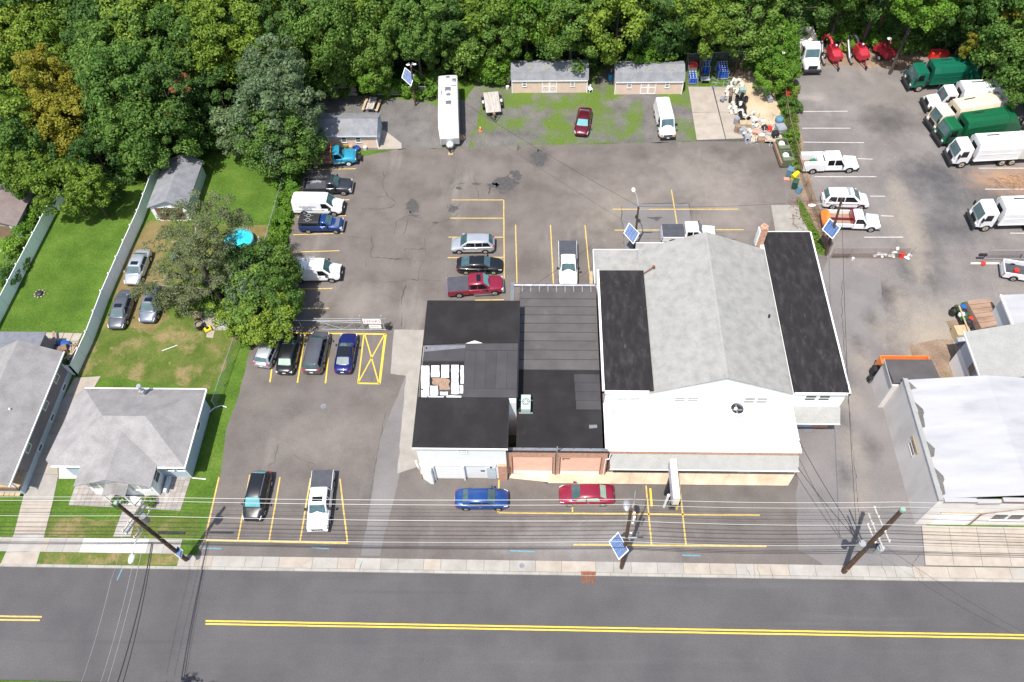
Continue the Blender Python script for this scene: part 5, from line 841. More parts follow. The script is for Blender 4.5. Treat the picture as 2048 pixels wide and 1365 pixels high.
part('side_stripe', MB().bb(-2.3, .7, -1.012, -1.0, .98, 1.02), 'text_grey', vt); part('side_stripe', MB().bb(-1.7, -.5, -1.014, -1.0, .88, .96), 'text_blue', vt)
place(van('white van with ladder rack half under the tree in the left row', ladder=True), (682, 539), (575, 541), 1.1)
place(van('white van parked on the gravel strip in front of the second shed', ladder=None, text=False, L=5.7), (1338, 272), (1322, 203), 1.1)
place(car('dark maroon sedan parked on the weedy gravel', 'car', 'p_maroon', L=4.75, glass='teal_glass', name='parked_car'), (1162, 268), (1171, 217))
t = pickup('white crew cab utility truck with side tool boxes', 'p_white', L=6.6, W=2.03, H=2.0, cabl=.34, bed='utility', doors=2, wr=.4, name='utility_truck'); place(t, (1717, 322), (1600, 324), 1.0)
t = car('white patrol suv with red side stripe and roof light bar', 'car', 'p_white', L=5.15, W=2.0, H=1.9, belt=1.12, hood=1.15, c1=-.48, r1=-.4, trunk=0, name='parked_car', wr=.39, zb=.32); place(t, (1739, 397), (1645, 395), .95)
part('side_stripe', MB().bb(-2.3, 2.0, -1.012, -.99, .86, .93), 'taillamp', t); part('light_bar', MB().rbox(-.1, .15, -.6, .6, 1.92, 2.04, .02), 'galvanised', t)
t = pickup('white landscape pickup with rusty open bed and orange tarp', 'p_white', L=6.0, W=1.98, H=1.9, cabl=.25, bed='landscape', wr=.38, rim='galvanised'); place(t, (1763, 441), (1645, 437), .95)
t = pickup('white open bed pickup cut off by the right edge', 'p_white', L=5.6, W=1.98, H=1.85, cabl=.24, bed='open'); place(t, (2118, 552), (2010, 535), .9); part('red_can', MB().cyl((-1.5, -.2, .62), (-1.5, -.2, 1.0), .25), 'red_plastic', t)
# stake truck
t = thing('stake_truck', 'teal stake bed truck with dark wooden rack and orange headboard', 'truck'); L = 6.4; h = 3.2; hw = 1.0
part('body', bodyloft([(h, .78, .5, .8, .9), (h - .08, .9, .45, .9, 1.05), (h - .4, .98, .4, 1.0, 1.2), (h - 1.35, 1.0, .4, 1.12, 1.28), (h - 1.6, 1.0, .4, 1.2, 1.24), (h - 2.7, 1.0, .4, 1.2, 1.24)]), 'p_teal', t)
part('cabin', cabloft([(h - 1.32, .9, 1.18, .82, 1.3), (h - 1.85, .94, 1.18, .8, 1.95), (h - 2.25, .94, 1.18, .8, 1.98), (h - 2.68, .92, 1.18, .78, 1.9)]), 'p_teal', t)
part('windshield', pane4((h - 1.38, -.76, 1.32), (h - 1.38, .76, 1.32), (h - 1.82, .69, 1.9), (h - 1.82, -.69, 1.9), .035), 'dark_glass', t)
for s in (1, -1):
    q = [(h - 1.55, s * .925, 1.28), (h - 1.95, s * .83, 1.78), (h - 2.45, s * .83, 1.78), (h - 2.5, s * .925, 1.28)]; part('side_window', pane4(*(q[::-1] if s > 0 else q), off=.02), 'dark_glass', t); arch(t, h - .95, s * 1.006, .47, s, z0=.38)
    part('headlight', MB().rbox(h - .2, h, min(s * .6, s * .85), max(s * .6, s * .85), .75, .92, .02), 'headlamp', t); part('white_trim', MB().bb(h - 2.6, h - 1.45, s * 1.0 - .006, s * 1.0 + .008, .66, .72), 'trim_white', t)
part('front_bumper', MB().rbox(h - .15, h + .15, -.95, .95, .45, .68, .03), 'black_plastic', t); part('plow_hitch', MB().bb(h + .15, h + .6, -.4, .4, .4, .5).bb(h + .45, h + .55, -.55, .55, .3, .75), 'dark_metal', t); part('chassis', MB().bb(-h, h - 2.7, -.45, .45, .5, .75), 'dark_metal', t)
for i in range(9): part('deck_plank', MB().bb(-h, h - 2.8, -1.08 + i * .24, -.86 + i * .24, .8, .86), 'junk_brown', t)
for s in (1, -1):
    for i in range(9): part('stake', MB().bb(-h + .1 + i * .42, -h + .18 + i * .42, s * 1.08 - .03, s * 1.08 + .03, .86, 1.9), 'dark_brick', t)
    for z in (1.0, 1.3, 1.6, 1.86): part('rail', MB().bb(-h, h - 2.85, s * 1.04 - .02, s * 1.04 + .02, z, z + .12), 'junk_brown', t)
part('headboard', MB().bb(h - 2.84, h - 2.76, -1.1, 1.1, .86, 2.1), 'p_orange', t)
for x, y in ((h - .95, 1), (h - .95, -1), (-h + 1.5, 1), (-h + 1.5, -1)): wheel(t, x, y * 1.0, .39, .28, 'trim_white')
place(t, (714, 308), (602, 318), 1.0)
# garbage trucks and dump truck
def truckcab(t, h, mat, coe=True, W=2.35, z0=.75, zt=2.75, gl='auto_glass'):
    hw = W / 2
    if coe:
        o = part('cab', MB().loft([[(h, -hw * .93, z0), (h, hw * .93, z0), (h - .05, hw * .93, 1.55), (h - .35, hw * .88, zt - .1), (h - .35, -hw * .88, zt - .1), (h - .05, -hw * .93, 1.55)], [(h - .5, -hw, z0), (h - .5, hw, z0), (h - .5, hw, 1.6), (h - .6, hw * .92, zt), (h - .6, -hw * .92, zt), (h - .5, -hw, 1.6)], [(h - 1.75, -hw, z0), (h - 1.75, hw, z0), (h - 1.75, hw, 1.6), (h - 1.72, hw * .92, zt), (h - 1.72, -hw * .92, zt), (h - 1.75, -hw, 1.6)]], False), mat, t)
        wsb = (h - .02, 1.62); wst = (h - .33, zt - .17)
    else:
        part('hood', bodyloft([(h, .8, .7, 1.1, 1.25), (h - .1, .98, .65, 1.2, 1.42), (h - .6, 1.02, .65, 1.25, 1.55), (h - 1.5, 1.05, .65, 1.35, 1.68)]), mat, t); h2 = h - 1.35; 
        part('cab', MB().loft([[(h2, -hw * .86, z0), (h2, hw * .86, z0), (h2, hw * .86, 1.6), (h2 - .4, hw * .82, zt - .05), (h2 - .4, -hw * .82, zt - .05), (h2, -hw * .86, 1.6)], [(h2 - 1.6, -hw * .88, z0), (h2 - 1.6, hw * .88, z0), (h2 - 1.6, hw * .88, 1.6), (h2 - 1.55, hw * .82, zt), (h2 - 1.55, -hw * .82, zt), (h2 - 1.6, -hw * .88, 1.6)]], False), mat, t)
        wsb = (h2 + .02, 1.7); wst = (h2 - .37, zt - .15)
    part('windshield', pane4((wsb[0], -hw * .78, wsb[1]), (wsb[0], hw * .78, wsb[1]), (wst[0], hw * .74, wst[1]), (wst[0], -hw * .74, wst[1]), .03), gl, t)
    xd = wst[0] - .35; k = 1 if coe else .88
    for s in (1, -1):
        q = [(xd + .2, s * hw * k, 1.68), (xd + .1, s * hw * k * .94, zt - .3), (xd - .6, s * hw * k * .94, zt - .3), (xd - .6, s * hw * k, 1.68)]; part('side_window', pane4(*(q[::-1] if s > 0 else q), off=.02), 'dark_glass', t)
        part('mirror', MB().bb(wst[0] + .1, wst[0] + .2, min(s * (hw + .05), s * (hw + .3)), max(s * (hw + .05), s * (hw + .3)), 1.7, 2.25), 'dark_metal', t); part('headlight', MB().bb(h - .02, h + .04, min(s * hw * .6, s * hw * .85), max(s * hw * .6, s * hw * .85), .85, 1.05), 'headlamp', t)
    part('front_bumper', MB().rbox(h, h + .3, -hw, hw, .5, .8, .05), 'black_plastic', t); part('grille', MB().bb(h - .02, h + .03, -hw * .5, hw * .5, .85, 1.35), 'black_plastic', t)
    for s in (1, -1):
        wheel(t, h - 1.15 if coe else h - .95, s * (hw + .01), .5, .3, 'rim_brown')
    return h - (1.8 if coe else 3.0)
def garbage_truck(label, mat, coe=True, L=9.8, front=None, rear=None, group='garbage trucks in the truck yard', hz=3.35, slope=.9, top=None):
    t = thing('garbage_truck', label, 'garbage truck', group=group); h = L / 2; hw = 1.2; xb = truckcab(t, h, mat, coe) - .45
    part('chassis', MB().bb(-h + .3, h - .4, -.45, .45, .6, .9), 'dark_metal', t); part('exhaust_stack', MB().cyl((xb + .25, -.8, .8), (xb + .25, -.8, 3.2), .08), 'galvanised', t); part('engine_gear', MB().bb(xb + .05, xb + .5, -.7, .7, .9, 1.7).bb(xb + .1, xb + .45, .75, 1.1, .9, 1.5), 'dark_metal', t, kind='stuff')
    xr = -h + 2.2
    def sec(x, y0=0, z1=hz): return [(x, -hw, 1.0), (x, hw, 1.0), (x, hw, z1 - .75), (x, hw - .28, z1 - .05), (x, 0, z1), (x, -hw + .28, z1 - .05), (x, -hw, z1 - .75)]
    part('hopper_body', MB().loft([sec(xb), sec(xr)], False), mat, t); part('body_front', MB().bb(xb + .002, xb + .05, -.55, .55, 1.6, 2.7), 'dark_glass', t)
    for s in (1, -1): part('body_rib', MB().bb(xr + .4, xb - .3, s * hw - .02, s * hw + .03, 1.9, 1.97), mat, t); part('body_sill', MB().bb(xr, xb, s * hw - .05, s * hw + .05, 1.0, 1.12), mat, t)
    part('roof_rib', MB().bb(xr + .2, xb - .8, .12, .3, hz - .03, hz + .06), mat, t); part('roof_hatch', MB().bb(xb - 2.6, xb - 1.2, -.55, -.4, hz - .06, hz + .03), 'dark_metal', t)
    part('tailgate_body', MB().loft([sec(xr - .01, 0, hz + .1), [(xr - .9, -hw * .98, .9), (xr - .9, hw * .98, .9), (xr - .9, hw * .98, 2.5), (xr - .9, hw * .8, 3.2), (xr - .9, 0, 3.25), (xr - .9, -hw * .8, 3.2), (xr - .9, -hw * .98, 2.5)], [(-h, -hw * .95, .7), (-h, hw * .95, .7), (-h, hw * .95, 1.3), (-h + .1, hw * .8, 1.6), (-h + .1, 0, 1.62), (-h + .1, -hw * .8, 1.6), (-h, -hw * .95, 1.3)]], False), top or mat, t)
    for s in (1, -1): part('lift_ram', MB().cyl((xr + .6, s * .75, hz - .1), (xr - 1.2, s * .9, 2.4), .07), 'galvanised', t); wheel(t, -h + 2.6, s * (hw + .02), .5, .5, 'rim_brown'); wheel(t, -h + 3.75, s * (hw + .02), .5, .5, 'rim_brown')
    return place(t, front, rear, 1.9)
garbage_truck('dark green garbage truck with faded roof, farthest in the truck row', 'p_green', True, 9.0, (1812, 150), (1972, 138))
garbage_truck('white conventional cab garbage truck behind the beige one', 'p_white', False, 9.6, (1853, 193), (2022, 186))
garbage_truck('beige cab over garbage truck with grey tailgate', 'p_beige', True, 9.6, (1855, 236), (2030, 206), top='metal_grey')
garbage_truck('bright green garbage truck between the beige and the nearest white one', 'p_forest', True, 9.6, (1872, 262), (2048, 236))
garbage_truck('white cab over garbage truck nearest in the truck row', 'p_white', True, 9.6, (1898, 300), (2080, 290), top='junk_white')
garbage_truck('white garbage truck parked alone at the right edge', 'p_white', True, 9.6, (1948, 425), (2138, 420), group=None)
t = thing('dump_truck', 'white dump truck with empty grey bed beside the red machines', 'truck'); h = 3.6; xb = truckcab(t, h, 'p_white', False, 2.3) + .0
part('chassis', MB().bb(-h + .3, h - .4, -.45, .45, .6, .95), 'dark_metal', t); part('bed_floor', MB().bb(-h, xb - .3, -1.1, 1.1, 1.05, 1.15), 'junk_white', t)
for s in (1, -1): part('bed_side', MB().bb(-h, xb - .3, min(s * 1.1, s * 1.2), max(s * 1.1, s * 1.2), 1.05, 2.2), 'stucco_pale', t); wheel(t, -h + 1.3, s * 1.18, .5, .5, 'rim_brown')
part('bed_front', MB().bb(xb - .35, xb - .25, -1.2, 1.2, 1.05, 2.6), 'stucco_pale', t); part('cab_shield', MB().bb(xb - .25, xb + .45, -1.15, 1.15, 2.5, 2.58), 'stucco_pale', t); part('tailgate', MB().bb(-h - .06, -h, -1.2, 1.2, 1.1, 2.0), 'stucco_pale', t)
place(t, (1625, 128), (1605, 70), 1.3)
# red leaf vacuum machines
def vac(label, px, rz, hose, arm):
    p = G(*px, .5); t = thing('leaf_vacuum', label, 'machine', (p.x, p.y, .02), rz, 'red leaf vacuum machines')
    part('hopper', MB().loft([[(1.3, -.45, .6), (1.3, .45, .6), (1.3, .4, 1.3), (1.3, -.4, 1.3)], [(.6, -.62, .5), (.6, .62, .5), (.6, .55, 1.75), (.6, -.55, 1.75)], [(-.9, -.6, .5), (-.9, .6, .5), (-.9, .5, 1.6), (-.9, -.5, 1.6)]], False), 'p_equipred', t)
    part('engine_cover', MB().rbox(-.6, .2, -.35, .35, 1.6, 1.95, .08), 'p_wine', t); part('side_tank', MB().rbox(-.3, .9, .65, 1.1, .5, 1.0, .06), 'p_equipred', t); part('drawbar', MB().tube([(1.2, .35, .5), (2.6, 0, .45), (1.2, -.35, .5)], .06), 'p_wine', t); part('hitch', MB().bb(2.5, 2.8, -.08, .08, .3, .6), 'dark_metal', t)
    part('exhaust_cap', MB().cyl((-.1, .1, 1.95), (-.1, .1, 2.05), .12), 'trim_white', t)
    pts = [(-1.0, 0, 1.4)] + [(-1.0 - 1.1 * math.sin(a), -.7 + .7 * math.cos(a), 1.6 + .5 * math.sin(a)) for a in (.5, 1.0, 1.57, 2.1, 2.7)] + [(.6, -1.5, .6), (1.5, -1.45, .4)]
    part('duct', MB().tube(pts[:6], .22, 10), hose, t); part('intake_hose', MB().tube(pts[5:], .17, 8), 'metal_grey', t); part('hose_boom', MB().tube([(-1.0, -1.3, 1.0), (-1.9, -2.0, 1.4), (-1.2, -2.4, .9), (.0, -2.3, .3)], .1, 8), arm, t)
    for s in (1, -1): wheel(t, -.3, s * .95, .34, .22, 'trim_white')
vac('red leaf vacuum with red duct, nearest the dump truck', (1665, 112), -PI / 2 + .1, 'p_equipred', 'tan_wood'); vac('red leaf vacuum with black duct in the middle of the three', (1718, 110), -PI / 2 + .15, 'junk_black', 'junk_brown')
p = G(1770, 112, .5); t = thing('wood_chipper', 'red wood chipper with white chute cap near the green garbage truck', 'machine', (p.x, p.y, .02), -PI / 2 + .45)
part('feed_hopper', MB().loft([[(-1.6, -.8, .6), (-1.6, .8, .6), (-1.6, .8, 1.7), (-1.6, -.8, 1.7)], [(-.5, -.4, .7), (-.5, .4, .7), (-.5, .4, 1.3), (-.5, -.4, 1.3)]], False), 'p_equipred', t); part('engine_box', MB().rbox(-.5, .8, -.55, .55, .6, 1.5, .08), 'p_equipred', t); part('chute', MB().tube([(.1, 0, 1.4), (.1, 0, 2.3), (-.4, .1, 2.6)], .17, 8), 'p_wine', t); part('chute_cap', MB().blob((-.5, .15, 2.65), (.35, .25, .18)), 'trim_white', t); part('control_bar', MB().tube([(-1.0, -.6, 1.5), (-1.0, -.6, 2.0), (-1.0, .6, 2.0), (-1.0, .6, 1.5)], .05), 'dark_metal', t); part('drawbar', MB().tube([(.8, 0, .6), (2.4, 0, .5)], .08), 'p_wine', t); part('side_arm', MB().rbox(-.2, .6, .55, 1.5, .6, .9, .05), 'p_equipred', t)
for s in (1, -1): wheel(t, -.1, s * .85, .36, .24, 'trim_white')
# travel trailer
t = thing('travel_trailer', 'long white travel trailer parked on gravel below the trees', 'trailer'); L = 9.9; h = L / 2; hw = 1.22
def ts(x, k=1, zt=3.2, zb=.55): return [(x, -hw * k, zb), (x, hw * k, zb), (x, hw * k, zt - .15), (x, hw * k - .12, zt - .02), (x, 0, zt + .03), (x, -hw * k + .12, zt - .02), (x, -hw * k, zt - .15)]
part('body', MB().loft([ts(-h, .96, 3.0), ts(-h + .3), ts(h - 1.7), ts(h - .6, .99, 2.95), ts(h - .15, .96, 2.3), ts(h, .94, 1.5)]), 'p_white', t); part('front_skirt', MB().bb(h - .1, h + .04, -1.12, 1.12, .55, 1.45), 'galvanised', t)
for x, y, a, b in ((-h + .75, .0, .4, .42), (-h + 1.35, .78, .42, .5), (-h + 3.0, .0, .7, .75), (-h + 4.1, .05, .5, .5), (-h + 5.6, .05, .7, .75)): part('roof_vent', MB().rbox(x - b / 2, x + b / 2, -y - a / 2 if False else -(-y) - a / 2 - 0, y + a / 2, 3.2, 3.33, .03), 'metal_grey', t)
part('vent_cover', MB().rbox(-h + 2.3, -h + 2.5, .45, 1.0, 3.18, 3.3, .02), 'metal_grey', t); part('tv_antenna', MB().bb(-h + 3.2, -h + 3.9, -.82, -.75, 3.18, 3.26), 'dark_metal', t); part('propane_cover', MB().blob((h + .35, 0, .75), (.35, .45, .5)), 'p_white', t); part('drawbar', MB().tube([(h, .7, .55), (h + 1.25, 0, .55), (h, -.7, .55)], .06), 'dark_metal', t); part('jack', MB().cyl((h + 1.1, 0, .1), (h + 1.1, 0, 1.1), .05), 'dark_metal', t)
part('emblem', MB().bb(h - 1.85, h - 1.6, -.12, .12, 3.2, 3.235).bb(h - 1.8, h - 1.76, -.35, .35, 3.2, 3.235), 'text_grey', t, kind='stuff'); part('wall_window', MB().bb(-1, .2, -1.235, -1.22, 1.6, 2.3), 'dark_glass', t); part('hitch_pad', MB().bb(h + .95, h + 1.35, -.3, .3, 0, .1), 'tan_wood', t)
lettering('Jay Flight', .26, 'text_grey', t, (h - 1.3, 0, 3.17), (0, .28, PI / 2), sx=1.3)
for s in (1, -1):
    for x in (-.6, -1.5): wheel(t, x, s * 1.2, .36, .22)
place(t, (897, 268), (896, 147), 2.8); p = G(872, 264, .3); part('spare_wheel', MB().cyl((3.6, 1.35, .45), (3.9, 1.5, .5), .35, n=16), 'junk_brown', t)
# flatbed trailer
t = thing('utility_trailer', 'black flatbed trailer with weathered plank deck on the grass', 'trailer')
for i in range(12): part('deck_plank', MB().bb(-1.9, 2.0, -.96 + i * .16, -.81 + i * .16, .62, .67), 'weathered_wood', t)
part('frame', MB().bb(-1.95, 2.05, -.98, .98, .5, .61), 'dark_metal', t); part('drawbar', MB().tube([(2.0, .8, .5), (3.3, 0, .5), (2.0, -.8, .5)], .05), 'dark_metal', t); part('tongue', MB().bb(2.0, 2.9, -.05, .05, .45, .55), 'dark_metal', t); part('winch', MB().box((2.35, 0, .65), (.35, .3, .25)), 'junk_brown', t)
for s in (1, -1):
    part('mudguard', MB().rbox(-1.0, .9, min(s * 1.0, s * 1.3), max(s * 1.0, s * 1.3), .62, .78, .05), 'dark_metal', t); part('white_reflector', MB().bb(-.2, .3, min(s * 1.05, s * 1.27), max(s * 1.05, s * 1.27), .785, .8), 'trim_white', t)
    for x in (-.5, .4): wheel(t, x, s * 1.27, .33, .22)
place(t, (988, 228), (981, 181), .65)
# ================================================================ POLES, WIRES, FENCES
def solar(t, corners, zc, k=.55):
    P = [G(*c, zc) for c in corners]; ym = sum(p.y for p in P) / 4; base = t.location
    Q = [Vector((p.x, p.y, zc + k * (p.y - ym))) - base for p in P]; n = (Q[1] - Q[0]).cross(Q[3] - Q[0]).normalized(); n = n if n.z > 0 else -n
    at = lambda u, v: Q[0].lerp(Q[3], u).lerp(Q[1].lerp(Q[2], u), v)
    f = MB(); f.add([p + n * .03 for p in Q] + [p - n * .03 for p in Q], [(0, 1, 2, 3), (7, 6, 5, 4), (0, 4, 5, 1), (1, 5, 6, 2), (2, 6, 7, 3), (3, 7, 4, 0)]); o = part('solar_panel', f, 'trim_white', t)
    for i in range(4):
        for j in range(6):
            u0, u1, v0, v1 = .05 + i * .225, .05 + (i + 1) * .225 - .003, .04 + j * .1533, .04 + (j + 1) * .1533 - .003
            c = [at(u, v) + n * .032 for u, v in ((u0, v0), (u1, v0), (u1, v1), (u0, v1))]; part('cell', MB().add(c + [p + n * .006 for p in c], [(4, 5, 6, 7), (0, 1, 5, 4), (1, 2, 6, 5), (2, 3, 7, 6), (3, 0, 4, 7)]), 'solar', o)
    c = at(.5, .5); return c
def pole(name, label, base, top, h, r=.15, cat='utility pole', group=None):
    b = G(*base); b.z = 0; tp = G(*top, h); t = thing(name, label, cat, b, 0, group); d = tp - b
    part('shaft', MB().cyl((0, 0, -.2), tuple(d), r, r * .72, 12), 'pole_wood', t); return t, d
def lampjob(t, p0, px, z, tip=(.35, .16, .1), mat='trim_white'):
    e = G(*px, z) - t.location; m = Vector(p0).lerp(e, .55); m.z += .45
    part('lamp_arm', MB().tube([tuple(p0), tuple(m), tuple(e)], .045, 8), 'galvanised', t); part('lamp_head', MB().blob(tuple(e), tip, 10, 6), mat, t)
PL = {}
t, d = pole('utility_pole', 'leaning dark utility pole with street lamp in front of the bungalow', (373, 1120), (231, 1006), 13.0, .19, group='utility poles along the road'); PL[1] = (t.location + d)
def arm(t, d, f, ln, az=PI / 2, mat='weathered_wood', nm='crossarm', off=0):
    c = d * f; u = Vector((math.cos(az), math.sin(az), 0)); part(nm, MB().box(tuple(c + u * off), (ln, .1, .12), az), mat, t)
    for s in (-.45, -.2, .2, .45): part('insulator', MB().cyl(tuple(c + u * (off + ln * s) + Vector((0, 0, .06))), tuple(c + u * (off + ln * s) + Vector((0, 0, .24))), .05, .03, 8), 'trim_white', t)
for f in (.74, .78): arm(t, d, f, 2.6, 1.2)
arm(t, d, .66, 2.4, 1.3)
lampjob(t, d * .62, (263, 1117), 8.0, (.25, .45, .12), 'ac_green'); part('transformer', MB().cyl(tuple(d * .72 + Vector((.45, .2, -.5))), tuple(d * .72 + Vector((.45, .2, .4))), .26, n=14), 'metal_grey', t); part('cable_box', MB().box(tuple(d * .5 + Vector((1.4, .1, 0))), (2.2, .14, .14), 0), 'dark_metal', t)
part('rusty_cap', MB().cyl(tuple(d * .985), tuple(d * 1.003), .15, n=12), 'junk_green', t); part('riser_pipe', MB().cyl((.2, -.02, 0), tuple(d * .5 + Vector((.2, -.02, 0))), .06, n=8), 'dark_metal', t); solar(t, [(357, 1095), (349, 1108), (360, 1116), (367, 1102)], 2.2)
t, d = pole('utility_pole', 'brown utility pole with large solar panel between the red car and the storm drain', (1243, 1136), (1262, 1018), 12.4, .17, group='utility poles along the road'); PL[3] = t.location + d
lampjob(t, d * .6, (1253, 1011), 10.5, (.26, .5, .14), 'galvanised'); part('cable_bracket', MB().bb(-.6, .6, -.05, .05, 7.0, 7.1), 'galvanised', t); solar(t, [(1235, 1069), (1217, 1085), (1239, 1116), (1258, 1100)], 5.2)
part('top_bracket', MB().tube([tuple(d * .96), tuple(d * .96 + Vector((.25, .5, .4))), tuple(d + Vector((.25, .9, 1.2)))], .04), 'galvanised', t); part('counterweight', MB().cyl(tuple(d * .84 + Vector((.35, .1, -.3))), tuple(d * .84 + Vector((.35, .1, .3))), .1, n=8), 'trim_white', t)
for s in (0, 1, 2): part('insulator', MB().cyl(tuple(d * (.96 - .16 * s) + Vector((.2, -.05, 0))), tuple(d * (.96 - .16 * s) + Vector((.35, -.05, 0))), .06, n=8), 'trim_white', t)
t, d = pole('utility_pole', 'thick utility pole with crossarms and transformers beside the driveway', (1687, 1144), (1805, 1020), 12.9, .22, group='utility poles along the road'); PL[2] = t.location + d
for f, o_ in ((.62, .35), (.72, .4)): arm(t, d, f, 2.9, 1.75, off=o_)
arm(t, d, .56, 1.6, 1.75, off=.5)
for v in ((-.75, -.15), (.55, -.5)): part('transformer', MB().cyl(tuple(d * .5 + Vector((v[0], v[1], -.55))), tuple(d * .5 + Vector((v[0], v[1], .4))), .27, n=14), 'galvanised', t)
part('transformer_bracket', MB().bb(-.5, .8, -.3, .1, 6.4, 6.5), 'dark_metal', t, kind='stuff'); part('rusty_cap', MB().cyl(tuple(d * .99), tuple(d * 1.01), .19, n=12), 'junk_green', t); part('warning_band', MB().cyl((.05, 0, .9), (.06, 0, 1.0), .225, n=12), 'junk_pink', t)
t, d = pole('light_pole', 'brown pole with solar panel and lamp behind the hall', (1268, 499), (1277, 413), 6.9, .13, 'light pole'); PL[4] = t.location + d; lampjob(t, d, (1267, 380), 7.9, (.2, .32, .12)); solar(t, [(1257, 453), (1247, 467), (1268, 482), (1279, 467)], 3.4); part('crossbar', MB().bb(-.1, .9, -.05, .05, 6.3, 6.4), 'galvanised', t)
part('junction_box', MB().cyl((-.25, 0, 5.0), (-.25, 0, 5.3), .14, n=8), 'dark_metal', t)
t, d = pole('light_pole', 'leaning pole with solar panel and lamp beside the landscape pickup', (1652, 511), (1684, 397), 8.0, .15, 'light pole'); PL[5] = t.location + d; lampjob(t, d * .86, (1624, 411), 7.9, (.38, .18, .12)); solar(t, [(1656, 444), (1644, 459), (1668, 472), (1681, 457)], 4.0)
part('loop_arm', MB().tube([tuple(d * .9), tuple(d * .9 + Vector((-1, .3, .2))), tuple(d * .9 + Vector((-1.8, .1, -.2)))], .03), 'galvanised', t)
t, d = pole('light_pole', 'pole with solar panel and twin lamps behind the travel trailer', (831, 212), (822, 135), 5.8, .12, 'light pole'); PL[6] = t.location + d; lampjob(t, d, (816, 130), 6.2, (.25, .15, .1)); lampjob(t, d, (829, 129), 6.2, (.25, .15, .1)); solar(t, [(811, 143), (803, 155), (821, 165), (829, 152)], 4.2)
t, d = pole('utility_pole', 'dark utility pole standing among the trees behind the wood chipper', (1755, 76), (1773, 5), 8.0, .16); arm(t, d, .99, 1.8, 0)
t, d = pole('light_pole', 'thin lamp pole rising out of the bright tree behind the junk heap', (1569, 170), (1566, 106), 5.2, .09, 'light pole'); part('lamp_head', MB().blob(tuple(d), (.3, .2, .14)), 'trim_white', t); part('flag_arm', MB().tube([tuple(d * .8), tuple(d * .8 + Vector((.5, .1, .1)))], .04), 'galvanised', t)
p = G(904, 150); t = thing('flagpole', 'tall thin pale pole rising behind the travel trailer', 'pole', (p.x, p.y, 0)); part('mast', MB().cyl((0, 0, 0), tuple(G(901, 80, 6.5) - p), .045, .03, 8), 'galvanised', t)
def wire(label, pts, r, mat, sag=.4, group=None, name='cable', n=14):
    mb = MB(); Q = []
    for a, b in zip(pts[:-1], pts[1:]):
        a, b = Vector(a), Vector(b)
        for i in range(n): f = i / n; q = a.lerp(b, f); q.z -= 4 * sag * f * (1 - f); Q.append(q)
    Q.append(Vector(pts[-1])); mb.tube([tuple(q) for q in Q], r, 5); return mb.build(name, M[mat], None, label=label, cat='cable', group=group, recalc=False)
grp = 'overhead cables strung along the road'
def roadwire(lb, y1, y3, y2, r, mat, off=0, sag=.5):
    pts = []
    for k, yy in ((1, y1), (3, y3), (2, y2)): X, Y = PL[k].x + (.0), 22.45 + off; pts.append((X, Y, zat(X, Y, yy)))
    a, b, c = pts; pts = [(a[0] - 34, a[1], a[2] + .0)] + pts + [(c[0] + 34, c[1], c[2])]
    wire(lb, pts, r, mat, sag, grp)
roadwire('topmost white overhead cable along the road', 994, 999, 1004, .016, 'wire_white', .9, .35); roadwire('second white overhead cable from the top', 1001, 1010, 1014, .016, 'wire_white', .5, .4); roadwire('third white overhead cable, crossing low over the white pickup', 1032, 1042, 1050, .016, 'wire_white', 0, .4)
roadwire('white cable low over the yellow base line', 1077, 1083, 1090, .014, 'wire_white', 0, .5)
for i, (y1, y3, y2, r) in enumerate(((1016, 1023, 1027, 0.01), (1024, 1031, 1037, .014), (1043, 1052, 1060, .014), (1053, 1060, 1067, .016), (1062, 1070, 1077, .016), (1069, 1077, 1083, .014), (1086, 1096, 1102, .024), (1088, 1098, 1106, .02))):
    roadwire(['thin dark cable just below the second white cable', 'thin dark cable above the third white cable', 'thin dark cable just below the third white cable', 'dark cable second below the third white cable', 'dark cable third below the third white cable', 'dark cable just above the low white cable', 'thick black communication cable, upper of the lowest pair', 'thick black communication cable, lowest of all'][i], y1, y3, y2, r, 'wire_dark', .3 * (i % 3 - 1), .55)
p1 = PL[1]; b1 = p1 * .62 + Vector((p1.x * 0, 0, 0))
def zp(px, z): return tuple(G(*px, z))
wire('pair of thick black cables crossing the road at the left', [zp((304, 1085), 7.0), zp((224, 1400), 7.2)], .045, 'wire_dark', .5); wire('second thick black cable crossing the road beside the first', [zp((306, 1088), 6.9), zp((236, 1400), 6.9)], .035, 'wire_dark', .5)
wire('thin pale cable crossing the road left of the black pair', [zp((290, 1072), 8.2), zp((205, 1400), 8.6)], .015, 'galvanised', .3); wire('thin pale cable crossing the road beneath the street lamp', [zp((268, 1118), 8), zp((190, 1400), 8)], .013, 'galvanised', .3); wire('thin pale cable at the far left over the road', [zp((244, 1065), 8.8), zp((222, 1160), 8.8), zp((150, 1400), 9)], .012, 'galvanised', .3)
wire('thin cable from the rear pole to the pole behind the trailer', [tuple(PL[4]), tuple(PL[6])], .016, 'wire_dark', .6); wire('thin cable from the rear pole to the leaning light pole', [tuple(PL[4]), tuple(PL[5])], .014, 'wire_dark', .5)
wire('service cable from the driveway pole to the hall canopy corner', [zp((1715, 1080), 7), (22.3, 30.6, 3.0)], .025, 'wire_dark', .3); wire('service cable from the driveway pole to the white flat roof edge', [zp((1722, 1085), 7), (22.4, 32.6, 4.2)], .025, 'wire_dark', .3); wire('cable from the driveway pole back to the leaning light pole', [zp((1714, 1075), 7.2), tuple(PL[5] * 1)], .02, 'wire_dark', .6)
wire('thin cable over the north end of the low garage roof', [(-2.2, 46.3, 6.9), (5.4, 54.4, 5.0)], .014, 'wire_dark', .2)
for s_, e_ in (((1812, 1040), 0),): wire('thin cable from the driveway pole across the road', [zp((1745, 1075), 7), zp((1950, 1210), 7), zp((2120, 1300), 7)], .012, 'wire_dark', .2)
